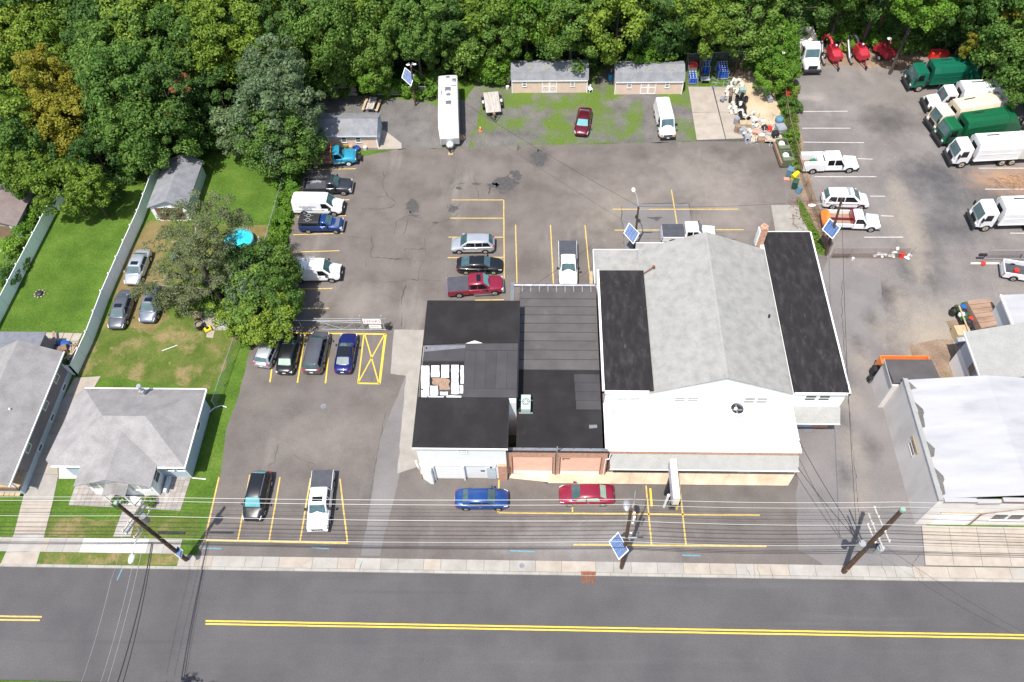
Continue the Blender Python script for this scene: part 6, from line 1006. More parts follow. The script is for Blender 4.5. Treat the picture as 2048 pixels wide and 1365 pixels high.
def fence_vinyl(label, px, h=1.75, post=2.42, world=None):
    P = [Vector((*A(*q), 0)) for q in px]; t = thing('vinyl_fence', label, 'fence', P[0]); b = P[0]; acc = []
    for a, c in zip(P[:-1], P[1:]):
        n = max(1, round((c - a).length / post)); acc += [a.lerp(c, i / n) for i in range(n)]
    acc.append(P[-1])
    for i, p in enumerate(acc):
        q = p - b; o = part('post', MB().box((q.x - .06, q.y, h / 2 + .03), (.13, .13, h + .06)), 'trim_white', t); part('post_cap', MB().box((q.x - .06, q.y, h + .1), (.17, .17, .09), 0, .4), 'trim_white', o)
        if i + 1 < len(acc):
            r = acc[i + 1] - b; d = (r - q); L = d.length; az = math.atan2(d.y, d.x); c = (q + r) / 2
            part('panel', MB().box((c.x, c.y, h / 2), (L - .14, .04, h - .12), az), 'vinyl', t); part('rail', MB().box((c.x, c.y, h - .02), (L - .14, .07, .08), az), 'trim_white', t)
            for k in range(1, 1): pass
    return t
fence_vinyl('white vinyl fence between the two back lawns, ending at the detached garage', [(156, 751), (187, 683), (217, 602), (260, 502), (287, 442), (321, 348)]); fence_vinyl('white vinyl fence along the far left side of the lawn', [(-70, 790), (0, 647), (50, 549), (112, 428), (156, 384)])
fence_vinyl('short white vinyl fence end beside the mauve house', [(144, 750), (156, 751)], post=1)
def fence_chain(label, W, h=1.4, post=2.6, mat='chain_link', pm='galvanised', lean=0, top=True, name='chain_link_fence'):
    P = [Vector((x, y, 0)) for x, y in W]; t = thing(name, label, 'fence', P[0]); b = P[0]; acc = []
    for a, c in zip(P[:-1], P[1:]):
        n = max(1, round((c - a).length / post)); acc += [a.lerp(c, i / n) for i in range(n)]
    acc.append(P[-1]); rn = random.Random(len(W))
    for i, p in enumerate(acc):
        q = p - b; part('post', MB().cyl((q.x, q.y, 0), (q.x + rn.uniform(-lean, lean), q.y + rn.uniform(-lean, lean), h + .1), .035, n=8), pm, t)
        if i + 1 < len(acc):
            r = acc[i + 1] - b; part('mesh_panel', MB().poly([(q.x, q.y, .03), (r.x, r.y, .03), (r.x, r.y, h - .02), (q.x, q.y, h - .02)]), mat, t, recalc=False)
            if top: part('top_rail', MB().cyl((q.x, q.y, h), (r.x, r.y, h), .025, n=6), pm, t)
    return t
fence_chain('galvanised chain link fence between the back lawn and the parking lot', [(-31.4, 37.6), (-30.9, 45.1), (-30.4, 57.1), (-30.1, 72.5)], 1.5); fence_chain('rusty leaning chain link fence between the lot and the truck yard', [(31.0, 57.3), (30.6, 62), (30.0, 70), (29.9, 77), (30.4, 84.5)], 1.7, mat='chain_dark', pm='junk_brown', lean=.35)
fence_chain('chain link enclosure behind the racks of blue bottles', [(18.6, 85.6), (18.8, 89.4), (25, 89.8), (29.5, 89.5)], 2.0)
# left gate with signs
GY = 46.95
def WG(px, py, Y): x, z = WY(px, py, Y); return x, max(z, .05)
x0 = WG(600, 655, GY)[0]; t = thing('sliding_gate', 'galvanised sliding gate with red lettered stop sign above the parked cars', 'gate', (x0, GY, 0)); X = lambda px, py=650: WG(px, py, GY)[0] - x0
for px in (601, 668, 683, 708): part('upright', MB().cyl((X(px), 0, .1), (X(px), 0, 1.75), .03, n=6), 'galvanised', t)
for px in (726, 768): part('gate_post', MB().cyl((X(px, 655), .05, 0), (X(px, 655), .05, 2.5), .08, n=10), 'galvanised', t)
part('bottom_rail', MB().cyl((X(640), 0, .15), (X(775), 0, .15), .04, n=6), 'galvanised', t); part('top_rail', MB().cyl((X(590), 0, 1.7), (X(726), 0, 1.7), .035, n=6), 'galvanised', t); part('middle_rail', MB().cyl((X(636), 0, 1.55), (X(726), 0, 1.35), .03, n=6), 'galvanised', t); part('upper_rail', MB().cyl((X(632), 0, 2.05), (X(775), 0, 2.05), .02, n=6), 'galvanised', t)
for a, b_ in (((636, 1.6), (684, .2)), ((640, .2), (660, 1.0)), ((684, .25), (712, 1.4)), ((716, .25), (726, 1.0))): part('brace', MB().cyl((X(a[0]), 0, a[1]), (X(b_[0]), 0, b_[1]), .03, n=6), 'galvanised', t)
part('mesh_panel', MB().poly([(X(636), .02, .15), (X(775), .02, .15), (X(775), .02, 1.7), (X(636), .02, 1.7)]), 'chain_link', t, recalc=False); part('latch_gear', MB().bb(X(770), X(778), -.1, .2, .3, 1.0), 'dark_metal', t)
sx0, sx1 = X(728), X(764); o = part('stop_sign', MB().bb(sx0, sx1, -.08, -.05, 1.25, 2.0), 'trim_white', t); s2 = part('notice_sign', MB().bb(X(738), X(762), -.085, -.055, .45, 1.05), 'trim_white', t)
lettering('( STOP )', .42, 'text_red', o, ((sx0 + sx1) / 2, -.084, 1.66), (PI / 2, 0, 0), sx=1.1); lettering('EMPLOYEE PARKING', .12, 'text_grey', s2, ((X(738) + X(762)) / 2, -.09, .82), (PI / 2, 0, 0)) if False else [part('text_line', MB().bb(X(740), X(760) - k * .2, -.09, -.085, .85 - k * .14, .9 - k * .14), 'text_grey', s2) for k in range(2)]
# right gates
GY2 = 56.7; x0 = 31.1; t = thing('chain_link_gate', 'rusty chain link gate lying across the truck yard entrance', 'gate', (x0, GY2, 0))
for x in (0, 1.9, 4.4, 5.9): part('upright', MB().cyl((x, 0, .05), (x, 0, 1.6), .03, n=6), 'junk_brown', t)
for z in (.1, .8, 1.6): part('rail', MB().cyl((0, 0, z), (8.0, 0, z), .025, n=6), 'junk_brown', t)
part('gate_post', MB().cyl((8.3, 0, 0), (8.4, 0, 2.0), .06, n=8), 'galvanised', t); part('mesh_panel', MB().poly([(0, .01, .1), (8, .01, .1), (8, .01, 1.6), (0, .01, 1.6)]), 'chain_dark', t, recalc=False); part('gate_foot', MB().cyl((2.3, -.2, 0), (2.3, -.2, .3), .16, n=10), 'junk_white', t); part('small_panel', MB().bb(.1, 1.9, -.03, -.01, .15, .75), 'chain_dark', t)
t = thing('chain_link_gate', 'chain link gate with galvanised posts at the right edge of the yard', 'gate', (46.3, 56.4, 0))
for x in (.8, 4.6, 8.4): part('gate_post', MB().cyl((x, 0, 0), (x + .1, 0, 2.2), .07, n=8), 'galvanised', t)
for z in (.3, 1.7): part('rail', MB().cyl((0.8, 0, z), (12, 0, z), .03, n=6), 'galvanised', t)
part('mesh_panel', MB().poly([(.8, .01, .3), (12, .01, .3), (12, .01, 1.7), (.8, .01, 1.7)]), 'chain_dark', t, recalc=False); part('latch', MB().bb(.0, .8, -.1, .1, .8, 1.1), 'dark_metal', t)
MB().cyl((0, 0, .12), (12, 0, .12), .12, n=8).build('barrier_pipe', M['junk_white'], None, loc=(45.6, 55.9, .01), label='white pipe kerb lying below the right gate', cat='barrier'); MB().blob((0, 0, .15), (.3, .3, .2), 8, 5).build('red_weight', M['red_plastic'], None, loc=(46.9, 55.9, .02), label='red block on the white pipe below the right gate', cat='weight')
for i, px in enumerate(((1748, 514), (1756, 511), (1763, 513), (1770, 512), (1778, 514), (1788, 508), (1794, 500), (1785, 514), (1812, 518), (1818, 513))):
    p = G(*px); MB().blob((0, 0, .14), (.28 + .05 * (i % 3), .2, .17), 8, 5).build('sandbag', M['junk_white'], None, loc=(p.x, p.y, .02), rz=i * .7, label=['leftmost white bag', 'second white bag from left', 'third white bag from left', 'fourth white bag from left', 'white bag left of the tall pair', 'white bag touching the red drum', 'upper white bag', 'white bag below the red drum', 'white bag right of the red drum', 'rightmost white bag'][i] + ' under the rusty yard gate', cat='bag', group='white bags under the yard gate')
p = G(1802, 514); MB().cyl((0, 0, 0), (0, 0, .6), .3, .27, 14).build('red_drum', M['red_plastic'], None, loc=(p.x, p.y, .02), label='red drum standing among the white bags', cat='drum')
# slat fence
t = thing('slat_fence', 'broken weathered wooden slat fence behind the tan shed and picnic table', 'fence', (-27.8, 83.9, 0)); rn = random.Random(3)
for k in range(7):
    if k == 2: continue
    for j in range(6): part('slat', MB().box((k * 2 + 1, rn.uniform(-.04, .04), .2 + j * .24), (1.95 + rn.uniform(-.3, .05), .05, .13), rn.uniform(-.01, .01)), 'weathered_wood', t)
    part('post', MB().box((k * 2, .07, .75), (.1, .1, 1.5)), 'weathered_wood', t)
# pylon sign
p = G(1345, 1017); a_, b_ = G(1347, 918, 5.2), G(1354, 998, 5.2); t = thing('pylon_sign', 'tall beige roadside sign with purple lettering in front of the hall', 'sign', (p.x, p.y, 0)); y0, y1 = b_.y - p.y, a_.y - p.y; xc = (a_.x + b_.x) / 2 - p.x
part('sign_box', MB().rbox(xc - .27, xc + .27, y0, y1, 3.9, 5.2, .02) if False else MB().bb(xc - .27, xc + .27, y0, y1, 3.9, 5.2), 'sign_cream', t); part('sign_face', MB().bb(xc - .3, xc - .272, y0 + .1, y1 - .1, 3.98, 5.1), 'sign_face', t)
part('support_post', MB().bb(-.3, .1, -.1, .12, 0, 3.9), 'dark_metal', t); part('support_post', MB().bb(xc - .2, xc + .2, y1 - 1.1, y1 - .8, 0, 3.9), 'dark_metal', t); part('base', MB().bb(-.35, .3, -.15, .3, 0, .25), 'tar', t); part('guy_tube', MB().cyl((-.75, .1, .1), (xc - .4, y0 + 1.0, 3.6), .12, n=10), 'trim_white', t)
lettering('AUDUBON', .6, 'text_purple', t, (xc - .305, (y0 + y1) / 2 - .1, 4.5), (PI / 2, 0, -PI / 2), sx=1.25); wire('short white cable from the hall parapet to the beige sign', [(p.x + xc, 31.4, 4.0), (p.x + xc, p.y + y1 - .1, 5.2)], .016, 'wire_white', .02)
p = G(1353, 1019); MB().cyl((0, 0, 0), (0, 0, 1.0), .12, .1, 12).build('bollard', M['bright_yellow'], None, loc=(p.x, p.y, .02), label='yellow bollard at the foot of the beige sign', cat='bollard')
# ================================================================ YARD THINGS
def blobthing(name, label, cat, px, mb, mat, rz=0, group=None, z=.02): p = G(*px); return mb.build(name, M[mat], None, loc=(p.x, p.y, z), rz=rz, label=label, cat=cat, group=group)
# pool, fire pit, patio things
p = G(482, 489); t = thing('swimming_pool', 'round turquoise above ground pool half hidden by the cedar', 'pool', (p.x, p.y, .01)); part('wall', MB().ring((0, 0), 1.48, 1.55, 0, .8, 36), 'pool_wall', t); part('rim', MB().ring((0, 0), 1.44, 1.62, .8, .86, 36), 'teal_glass', t); part('water', MB().cyl((0, 0, .1), (0, 0, .68), 1.475, n=36), 'pool_water', t)
p = G(520, 482); t = thing('pool_pump', 'white pool pump with hose beside the pool', 'pump', (p.x, p.y, .01)); part('filter', MB().cyl((0, 0, 0), (0, 0, .6), .16, .1, 10), 'galvanised', t); part('hose', MB().tube([(0, 0, .1), (-.5, -.4, .05), (-1.0, -.2, .1)], .03), 'trim_white', t)
p = G(80, 589); t = thing('fire_pit', 'black fire bowl ringed with pale stones on the lawn', 'fire pit', (p.x, p.y, .01)); part('bowl', MB().blob((0, 0, .2), (.38, .38, .15), 12, 5), 'junk_black', t)
for i in range(9): a = i * .7 + 2.6; part('stone', MB().blob((.52 * math.cos(a), .5 * math.sin(a), .08), (.12, .1, .09), 6, 4), 'old_concrete', t)
p = G(351, 521); t = thing('folding_chair', 'small folding chair with turquoise cloth on the worn lawn', 'chair', (p.x, p.y, .01), .4); part('seat', MB().box((0, 0, .42), (.5, .5, .05)), 'sky_plastic', t); part('backrest', MB().box((0, .3, .75), (.5, .06, .55)), 'teal_glass', t)
for sx in (-1, 1):
    for sy in (-1, 1): part('leg', MB().cyl((sx * .22, sy * .22, 0), (sx * .22, sy * .22, .4), .02, n=6), 'dark_metal', t)
p = G(399, 637); t = thing('garden_table', 'square tan wooden table on the small patio', 'table', (p.x, p.y, .03), .05); part('tabletop', MB().bb(-.45, .45, -.4, .4, .55, .62), 'tan_wood', t); [part('leg', MB().bb(sx * .38 - .03, sx * .38 + .03, sy * .33 - .03, sy * .33 + .03, 0, .55), 'tan_wood', t) for sx in (-1, 1) for sy in (-1, 1)]
p = G(401, 657); t = thing('planter_tub', 'large dark round tub beside the tan patio table', 'tub', (p.x, p.y, .03)); part('tub', MB().cyl((0, 0, 0), (0, 0, .75), .32, .36, 18, False), 'bin_black', t); part('rim', MB().ring((0, 0), .33, .4, .72, .8), 'metal_grey', t); part('soil', MB().cyl((0, 0, .5), (0, 0, .6), .33, n=16), 'dirt', t)
p = G(417, 661); t = thing('lawn_mower', 'yellow lawn mower on the patio slab', 'mower', (p.x, p.y, .03), .6); part('deck', MB().rbox(-.35, .35, -.28, .28, .1, .32, .05), 'bin_yellow', t); part('engine', MB().cyl((0, 0, .32), (0, 0, .5), .15, n=12), 'junk_black', t); part('handle', MB().tube([(-.3, .2, .3), (-1.0, .2, .9), (-1.0, -.2, .9), (-.3, -.2, .3)], .02), 'dark_metal', t)
for sx in (-1, 1):
    for sy in (-1, 1): wheel(t, sx * .3, sy * .3, .1, .06, 'trim_white')
blobthing('blue_bin', 'small blue bin at the right end of the patio', 'bin', (458, 625), MB().cyl((0, 0, 0), (0, 0, .45), .16, .2, 12), 'bin_blue'); blobthing('charcoal_grill', 'black kettle grill beneath the cedar branches', 'grill', (430, 612), MB().blob((0, 0, .7), (.35, .35, .3)).cyl((0, 0, 0), (0, 0, .5), .05), 'junk_black'); blobthing('folded_cover', 'crumpled grey cover lying on the patio', 'cover', (450, 648), MB().blob((0, 0, .05), (.7, .6, .12), 9, 4), 'junk_grey'); blobthing('white_pipe', 'thin white pipe lying on the worn lawn', 'pipe', (340, 697), MB().cyl((-.7, -.35, .04), (.7, .35, .04), .035, n=6), 'trim_white')
blobthing('blue_tarp', 'crumpled blue tarpaulin on the patio behind the mauve house', 'tarp', (127, 690), MB().blob((0, 0, .25), (.9, .4, .3), 9, 4), 'bin_blue'); blobthing('plank', 'long dark plank leaning across the blue tarpaulin', 'plank', (113, 682), MB().box((0, 0, .5), (.25, 1.8, .06), .4), 'junk_brown'); blobthing('wooden_crate', 'open dark wooden crate in front of the blue tarpaulin', 'crate', (128, 704), MB().box((0, 0, .35), (1.0, .8, .5), .5), 'junk_brown')
t = thing('firewood_stack', 'stack of firewood between the mauve house and the fence', 'firewood', (*A(146, 705), .01)); [part('log', MB().cyl((rn.uniform(-.3, .3), rn.uniform(-1.4, 1.0), .1 + .12 * (i % 5)), (rn.uniform(-.3, .3) + .4, rn.uniform(-1.4, 1.0), .12 + .12 * (i % 5)), .07, n=7), rn.choice(['junk_brown', 'weathered_wood', 'tan_wood', 'junk_black']), t) for i in range(36)]
# picnic table, cone, chair etc
p = G(745, 216); t = thing('picnic_table', 'weathered wooden picnic table on gravel behind the tan shed', 'table', (p.x, p.y, .02), -.12)
for x in (-.32, 0, .32): part('table_plank', MB().bb(x - .15, x + .15, -1.15, 1.15, .72, .77), 'weathered_wood', t)
for x in (-.95, .85): part('bench', MB().bb(x - .15, x + .15, -1.1, 1.1, .42, .47), 'tan_wood', t)
for y in (-.8, .8): part('leg_frame', MB().box((-.05, y, .38), (1.9, .07, .08)).box((-.35, y, .36), (.08, .07, .7)).box((.35, y, .36), (.08, .07, .7)), 'weathered_wood', t, kind='stuff')
p = G(961, 262); t = thing('traffic_cone', 'orange traffic cone with white band beside the flatbed trailer', 'cone', (p.x, p.y, .02)); part('base', MB().bb(-.2, .2, -.2, .2, 0, .04), 'p_orange', t); part('cone', MB().cyl((0, 0, .04), (0, 0, .75), .15, .03, 12), 'p_orange', t); part('band', MB().cyl((0, 0, .4), (0, 0, .58), .1, .072, 12), 'trim_white', t)
p = G(1180, 184); t = thing('plastic_chair', 'white plastic chair at the corner of the crossed door shed', 'chair', (p.x, p.y, .02), .5); part('seat', MB().bb(-.25, .25, -.25, .25, .4, .45), 'trim_white', t); part('backrest', MB().bb(-.25, .25, .2, .26, .46, .9), 'trim_white', t); [part('leg', MB().bb(sx * .22 - .025, sx * .22 + .025, sy * .22 - .025, sy * .22 + .025, 0, .4), 'trim_white', t) for sx in (-1, 1) for sy in (-1, 1)]
p = G(1221, 160); t = thing('barrel', 'blue plastic barrel between the two long sheds', 'barrel', (p.x, p.y, .02)); part('drum', MB().cyl((0, 0, 0), (0, 0, .9), .32, .3, 16), 'sky_plastic', t); part('lid', MB().cyl((0, 0, .9), (0, 0, .94), .26, n=16), 'bin_blue', t)
blobthing('white_bin', 'pale box behind the blue barrel', 'box', (1226, 148), MB().bb(-.3, .3, -.25, .25, 0, .6), 'junk_white'); p = G(714, 302); t = thing('tub', 'round blue tub in front of the tan shed beside the blue truck', 'tub', (p.x, p.y, .02)); part('tub', MB().cyl((0, 0, 0), (0, 0, .5), .35, .42, 16, False), 'bin_blue', t); part('bottom', MB().cyl((0, 0, .02), (0, 0, .2), .36, n=16), 'bin_blue', t)
blobthing('bucket', 'white bucket beside the blue tub', 'bucket', (731, 300), MB().cyl((0, 0, 0), (0, 0, .45), .2, .23, 12), 'junk_white'); [blobthing('garden_plant', 'small plant pot with yellow flowers by the tan shed, ' + nm, 'plant', q, MB().blob((0, 0, .3), (.3, .25, .25), 8, 5), m_) for q, nm, m_ in (((694, 297), 'nearest the truck cab', 'leaf_yellow'), ((703, 298), 'next to the blue tub', 'tan_wood'))]
blobthing('white_bucket', 'white bucket on gravel left of the crossed door shed', 'bucket', (1015, 178), MB().cyl((0, 0, 0), (0, 0, .4), .2, .22, 12), 'junk_white'); blobthing('grey_barrel', 'pale barrel above the white bucket left of the crossed door shed', 'barrel', (1017, 166), MB().cyl((0, 0, 0), (0, 0, .7), .25, .25, 12), 'stucco_pale')
blobthing('orange_barrier', 'orange plastic barrier standing in the weeds by the truck yard fence', 'barrier', (1573, 195), MB().box((0, 0, .5), (.5, .3, 1.0)), 'red_plastic'); blobthing('orange_tub', 'orange red tank half hidden behind the farthest garbage truck', 'tank', (1873, 118), MB().rbox(-1.1, 1.1, -.5, .5, 0, 1.2, .1), 'red_plastic'); blobthing('orange_box', 'small orange red box in the weeds between the leaf vacuums', 'box', (1690, 102), MB().box((0, 0, .3), (.7, .5, .6), .3), 'red_plastic')
# bottle racks
OR = ['first', 'second', 'third', 'fourth', 'fifth']
def rack(label, px, w, d, h, nx, ny, mat, sh):
    p = G(*px); t = thing('bottle_rack', label, 'rack', (p.x, p.y, .03), .0, 'racks of water bottles'); 
    for x in (-w / 2, w / 2):
        for y in (-d / 2, d / 2): part('rack_post', MB().bb(x - .03, x + .03, y - .03, y + .03, 0, h), 'galvanised', t)
    for z in (.15, h): part('rack_frame', MB().bb(-w / 2, w / 2, -d / 2 - .02, -d / 2 + .02, z - .03, z).bb(-w / 2, w / 2, d / 2 - .02, d / 2 + .02, z - .03, z), 'galvanised', t, kind='stuff')
    part('rack_shelf', MB().bb(-w / 2 + .03, w / 2 - .03, -d / 2 + .03, d / 2 - .03, .1, .14), 'metal_grey', t)
    for i in range(nx):
        for j in range(ny):
            q = MB(); q.cyl((0, 0, 0), (0, 0, h - .35), .15, n=10); q.cyl((0, 0, h - .35), (0, 0, h - .2), .15, .05, 10); q.cyl((0, 0, h - .2), (0, 0, h - .12), .05, .05, 8)
            bo = q.build('water_bottle', M[mat], None, loc=(p.x + (-w / 2 + w * (i + .5) / nx), p.y + (-d / 2 + d * (j + .5) / ny), .17), label=f'blue water bottle in the {sh}, {OR[i]} column from left, {OR[j]} row from front', cat='bottle', group='blue water bottles in the racks')
            part('cap', MB().cyl((0, 0, h - .12), (0, 0, h - .07), .06, n=8), 'trim_white', bo)
rack('low steel rack of blue water bottles nearest the shed', (1384, 163), 1.1, 1.5, 1.0, 3, 4, 'bottle_blue', 'low front rack'); rack('steel rack of blue water bottles beside the concrete pad', (1408, 146), 1.15, 1.2, 1.4, 3, 3, 'bottle_blue', 'middle rack'); rack('tall steel rack of blue water bottles at the back fence', (1409, 128), 1.15, 1.2, 1.6, 3, 3, 'bottle_blue', 'tall back rack'); rack('rack of deep blue water bottles at the edge of the scrap', (1443, 150), 1.3, 2.0, 1.3, 4, 5, 'bottle_blue', 'deep blue rack')
p = G(1409, 166); t = thing('empty_rack', 'empty grey steel rack in front of the blue bottles', 'rack', (p.x, p.y, .03)); part('tray', MB().bb(-.55, .55, -.4, .4, .6, .66), 'junk_grey', t); [part('rack_post', MB().bb(sx * .53 - .02, sx * .53 + .02, sy * .38 - .02, sy * .38 + .02, 0, .9), 'galvanised', t) for sx in (-1, 1) for sy in (-1, 1)]
p = G(1384, 141); t = thing('cooler', 'red cooler with white base beside the blue bottle racks', 'cooler', (p.x, p.y, .03)); part('lid', MB().rbox(-.55, .55, -.5, .5, .75, 1.0, .05), 'red_plastic', t); part('body', MB().bb(-.5, .5, -.45, .45, 0, .75), 'junk_white', t)
# heap
def cyls(mat, lst, nm, lb, cat, gp, r=.2, h=.42):
    rn = random.Random(len(lst))
    for i, (x, y) in enumerate(lst):
        where = 'by the scrap at its far end' if y < 350 else 'in its far part beside the scrap rods' if y < 520 else 'around the pale green cabinet' if y < 640 else 'around the black buckets' if y < 780 else 'in its narrow middle' if y < 900 else 'above the tan crate' if y < 1040 else 'among the metal junk at its near end'
        px = (1360 + x / 6.825, 100 + y / 6.825); p = G(*px, .3); mb = MB().cyl((0, 0, 0), (0, 0, h), r * .9, r, 12, False).cyl((0, 0, 0), (0, 0, .03), r * .88, n=12); mb.cyl((0, 0, h * .6), (0, 0, h * .62), r * .93, n=12) if i % 3 else None
        o = mb.build(nm, M[mat], None, loc=(p.x, p.y, .05 + .22 * (i % 2)), rz=0, label=lb.format(w=where, k='farther' if i == 0 else 'nearer'), cat=cat, group=gp); o.rotation_euler = (rn.uniform(-.5, .5), rn.uniform(-.5, .5), rn.uniform(0, 6)); o.scale = (rn.uniform(.85, 1.25),) * 3
        part('rim', MB().ring((0, 0), r * .98, r * 1.08, h - .03, h + .02, 12), mat, o)
cyls('junk_white', [(725, 405), (780, 425), (830, 460), (745, 535), (800, 545), (765, 590), (660, 580), (700, 480), (670, 785), (735, 805), (795, 830), (765, 860), (740, 740), (850, 870), (895, 910), (975, 880), (980, 925), (920, 1110), (945, 1155), (1010, 975), (1040, 1030), (930, 175), (1030, 175), (1065, 235), (940, 310), (755, 460), (690, 510), (860, 850), (815, 500), (730, 560), (655, 610), (820, 760), (870, 900), (905, 1165), (710, 850), (985, 960), (1000, 1000), (950, 1120), (850, 500), (640, 540)], 'bucket', 'white plastic bucket in the junk heap, {w}', 'bucket', 'white buckets in the heap')
cyls('junk_black', [(800, 650), (835, 640), (885, 665), (860, 690), (790, 700), (780, 740), (895, 800), (830, 890), (900, 870), (925, 945), (860, 960), (820, 930), (840, 800), (870, 740), (760, 690), (820, 690), (910, 690), (880, 820), (800, 770), (850, 720)], 'bucket', 'black plastic bucket in the junk heap, {w}', 'bucket', 'black buckets in the heap')
cyls('junk_grey', [(595, 655), (585, 690)], 'metal_can', '{k} one of two grey metal cans standing on the concrete pad', 'can', 'two metal cans on the pad', .24, .5)
def J(x, y): return (1360 + x / 6.825, 100 + y / 6.825)
for nm, lb, cat, q, mb, mt, rz in (
    ('drum', 'black topped steel drum at the left of the junk heap', 'drum', (765, 1010), MB().cyl((0, 0, 0), (0, 0, .85), .34, n=16).cyl((0, 0, .85), (0, 0, .9), .28, n=16), 'junk_grey', 0), ('drum', 'brown steel drum below the black topped drum', 'drum', (775, 1115), MB().cyl((0, 0, 0), (0, 0, .9), .36, n=16).ring((0, 0), .3, .37, .9, .94), 'junk_brown', 0),
    ('cabinet', 'pale green cabinet lying in the bucket heap', 'cabinet', (840, 595), MB().rbox(-.38, .38, -.35, .35, 0, .8, .04), 'junk_green', .1), ('cabinet', 'grey metal cabinet beside the brown drum', 'cabinet', (838, 1130), MB().rbox(-.4, .4, -.4, .4, 0, .7, .04), 'junk_grey', 0), ('crate', 'tan slatted crate in the middle of the junk', 'crate', (885, 1035), MB().bb(-.7, .7, -.4, .4, 0, .5).bb(-.72, .72, -.42, -.4, .1, .2).bb(-.72, .72, -.42, -.4, .3, .4), 'tan_wood', 0),
    ('boiler_tank', 'pink rusty boiler tank lying with white ends', 'tank', (1030, 1150), MB().cyl((-.7, .2, .3), (.7, -.2, .3), .27, n=14), 'junk_pink', 0), ('long_tank', 'long rusty and grey tank lying on the sand', 'tank', (1175, 635), MB().cyl((-.2, 1.6, .35), (.3, -1.3, .35), .34, n=14), 'junk_grey', 0), ('paper_roll', 'white roll lying on the sand', 'roll', (1130, 985), MB().cyl((-.3, 0, .15), (.3, .05, .15), .15, n=10), 'trim_white', 0),
    ('orange_machine_part', 'orange red machine casing in the junk', 'machine part', (1215, 1110), MB().cyl((0, 0, 0), (0, 0, .6), .3, n=8), 'red_plastic', 0), ('motor', 'dark machine motor beside the orange casing', 'motor', (1145, 1085), MB().box((0, 0, .25), (.6, .5, .5), .5), 'junk_black', 0), ('clear_cover', 'big crumpled grey plastic cover by the fence', 'cover', (1350, 985), MB().blob((0, 0, .35), (.55, .6, .45), 9, 5), 'bin_slate', 0), ('machine_hood', 'large silver machine hood by the fence', 'machine part', (1365, 1110), MB().rbox(-.55, .55, -.6, .6, 0, .8, .12), 'junk_grey', .2), ('appliance', 'black appliance at the end of the junk row', 'appliance', (1290, 1185), MB().box((0, 0, .35), (.7, .7, .7), .2), 'junk_black', 0),
    ('basket', 'open tan wire basket at the front of the junk', 'basket', (1100, 1250), MB().rbox(-.4, .4, -.35, .35, 0, .5, .05), 'junk_brown', 0), ('bin_bag', 'pale bag at the front of the junk', 'bag', (1110, 1180), MB().blob((0, 0, .2), (.45, .3, .25), 8, 5), 'junk_white', 0), ('brown_jug', 'dark brown tall canister in the bucket heap', 'canister', (690, 640), MB().cyl((0, 0, 0), (0, .3, 1.0), .2, n=12), 'junk_brown', 0), ('brown_jug', 'black tall canister below the dark brown one', 'canister', (680, 720), MB().cyl((0, 0, 0), (0, .2, .7), .2, n=12), 'junk_black', 0), ('trash_bag', 'dark green bag heap under the bright tree', 'bag', (1085, 330), MB().blob((0, 0, .5), (.9, 1.3, .7), 9, 5), 'bin_green', 0)): blobthing(nm, lb, cat, J(*q), mb, mt, rz)
p = G(*J(905, 1245)); t = thing('washing_machine', 'grey washing machine with round door facing the lot', 'washing machine', (p.x, p.y, .02)); part('cabinet', MB().rbox(-.36, .36, -.3, .3, 0, .85, .03), 'junk_grey', t); part('door_ring', MB().cyl((0, -.3, .5), (0, -.34, .5), .24, n=16), 'junk_white', t); part('door_glass', MB().cyl((0, -.34, .5), (0, -.355, .5), .17, n=16), 'dark_glass', t); part('top', MB().bb(-.34, .34, -.28, .28, .85, .88), 'junk_grey', t)
def tangle(name, label, px0, px1, n, r, h, mats, seed):
    rn = random.Random(seed); a, b = G(*px0), G(*px1); mb = MB()
    for i in range(n):
        x, y = rn.uniform(a.x, b.x), rn.uniform(min(a.y, b.y), max(a.y, b.y)); az = rn.uniform(0, 6.3); L = rn.uniform(.3, 1.1); dz = rn.uniform(-.3, .4); z = rn.uniform(.05, h); mb.cyl((x, y, z), (x + L * math.cos(az), y + L * math.sin(az), max(.05, z + dz)), rn.uniform(r * .4, r), n=5)
    return mb.build(name, M[mats], None, label=label, cat='scrap', kind='stuff', recalc=False)
tangle('scrap_metal', 'tangle of rusty scrap rods behind the bucket heap', (1455, 158), (1495, 125), 170, .035, .9, 'junk_brown', 5); tangle('scrap_pipes', 'loose grey pipes lying between the racks and the buckets', (1425, 180), (1462, 140), 60, .03, .5, 'junk_grey', 6); tangle('dry_branches', 'dry brown branches lying along the yard fence', (1600, 500), (1630, 400), 130, .03, .4, 'junk_brown', 8); tangle('scrap_parts', 'small pale scrap parts strewn in front of the junk heap', (1495, 290), (1560, 235), 110, .045, .35, 'junk_grey', 9); tangle('debris', 'brown debris on the ground at the right edge of the yard', (1990, 380), (2060, 350), 90, .018, .06, 'junk_brown', 10)
# bins by the fence
p = G(1566, 315); t = thing('dumpster', 'pair of dark green open trash dumpsters filled with pale trash', 'dumpster', (p.x, p.y, .02), .08)
for yy in (-.95, 1.05):
    f = MB(); f.bb(-.65, -.58, yy - .85, yy + .85, .15, 1.15).bb(.58, .65, yy - .85, yy + .85, .15, 1.15).bb(-.58, .58, yy - .85, yy - .78, .15, 1.15).bb(-.58, .58, yy + .78, yy + .85, .15, 1.15).bb(-.58, .58, yy - .78, yy + .78, .15, .22); o = part('dumpster_box', f, 'dumpster_green', t)
    part('trash', MB().blob((-.1, yy + .2, .9), (.42, .5, .35), 8, 5).blob((.25, yy - .35, .85), (.3, .35, .3), 8, 5), 'junk_white', t, kind='stuff'); part('flap', MB().bb(-.6, .6, yy - .84, yy - .3, 1.15, 1.18), 'dumpster_green', t)
part('side_gear', MB().bb(-.9, -.66, -1.8, 1.8, .3, .8), 'junk_brown', t)
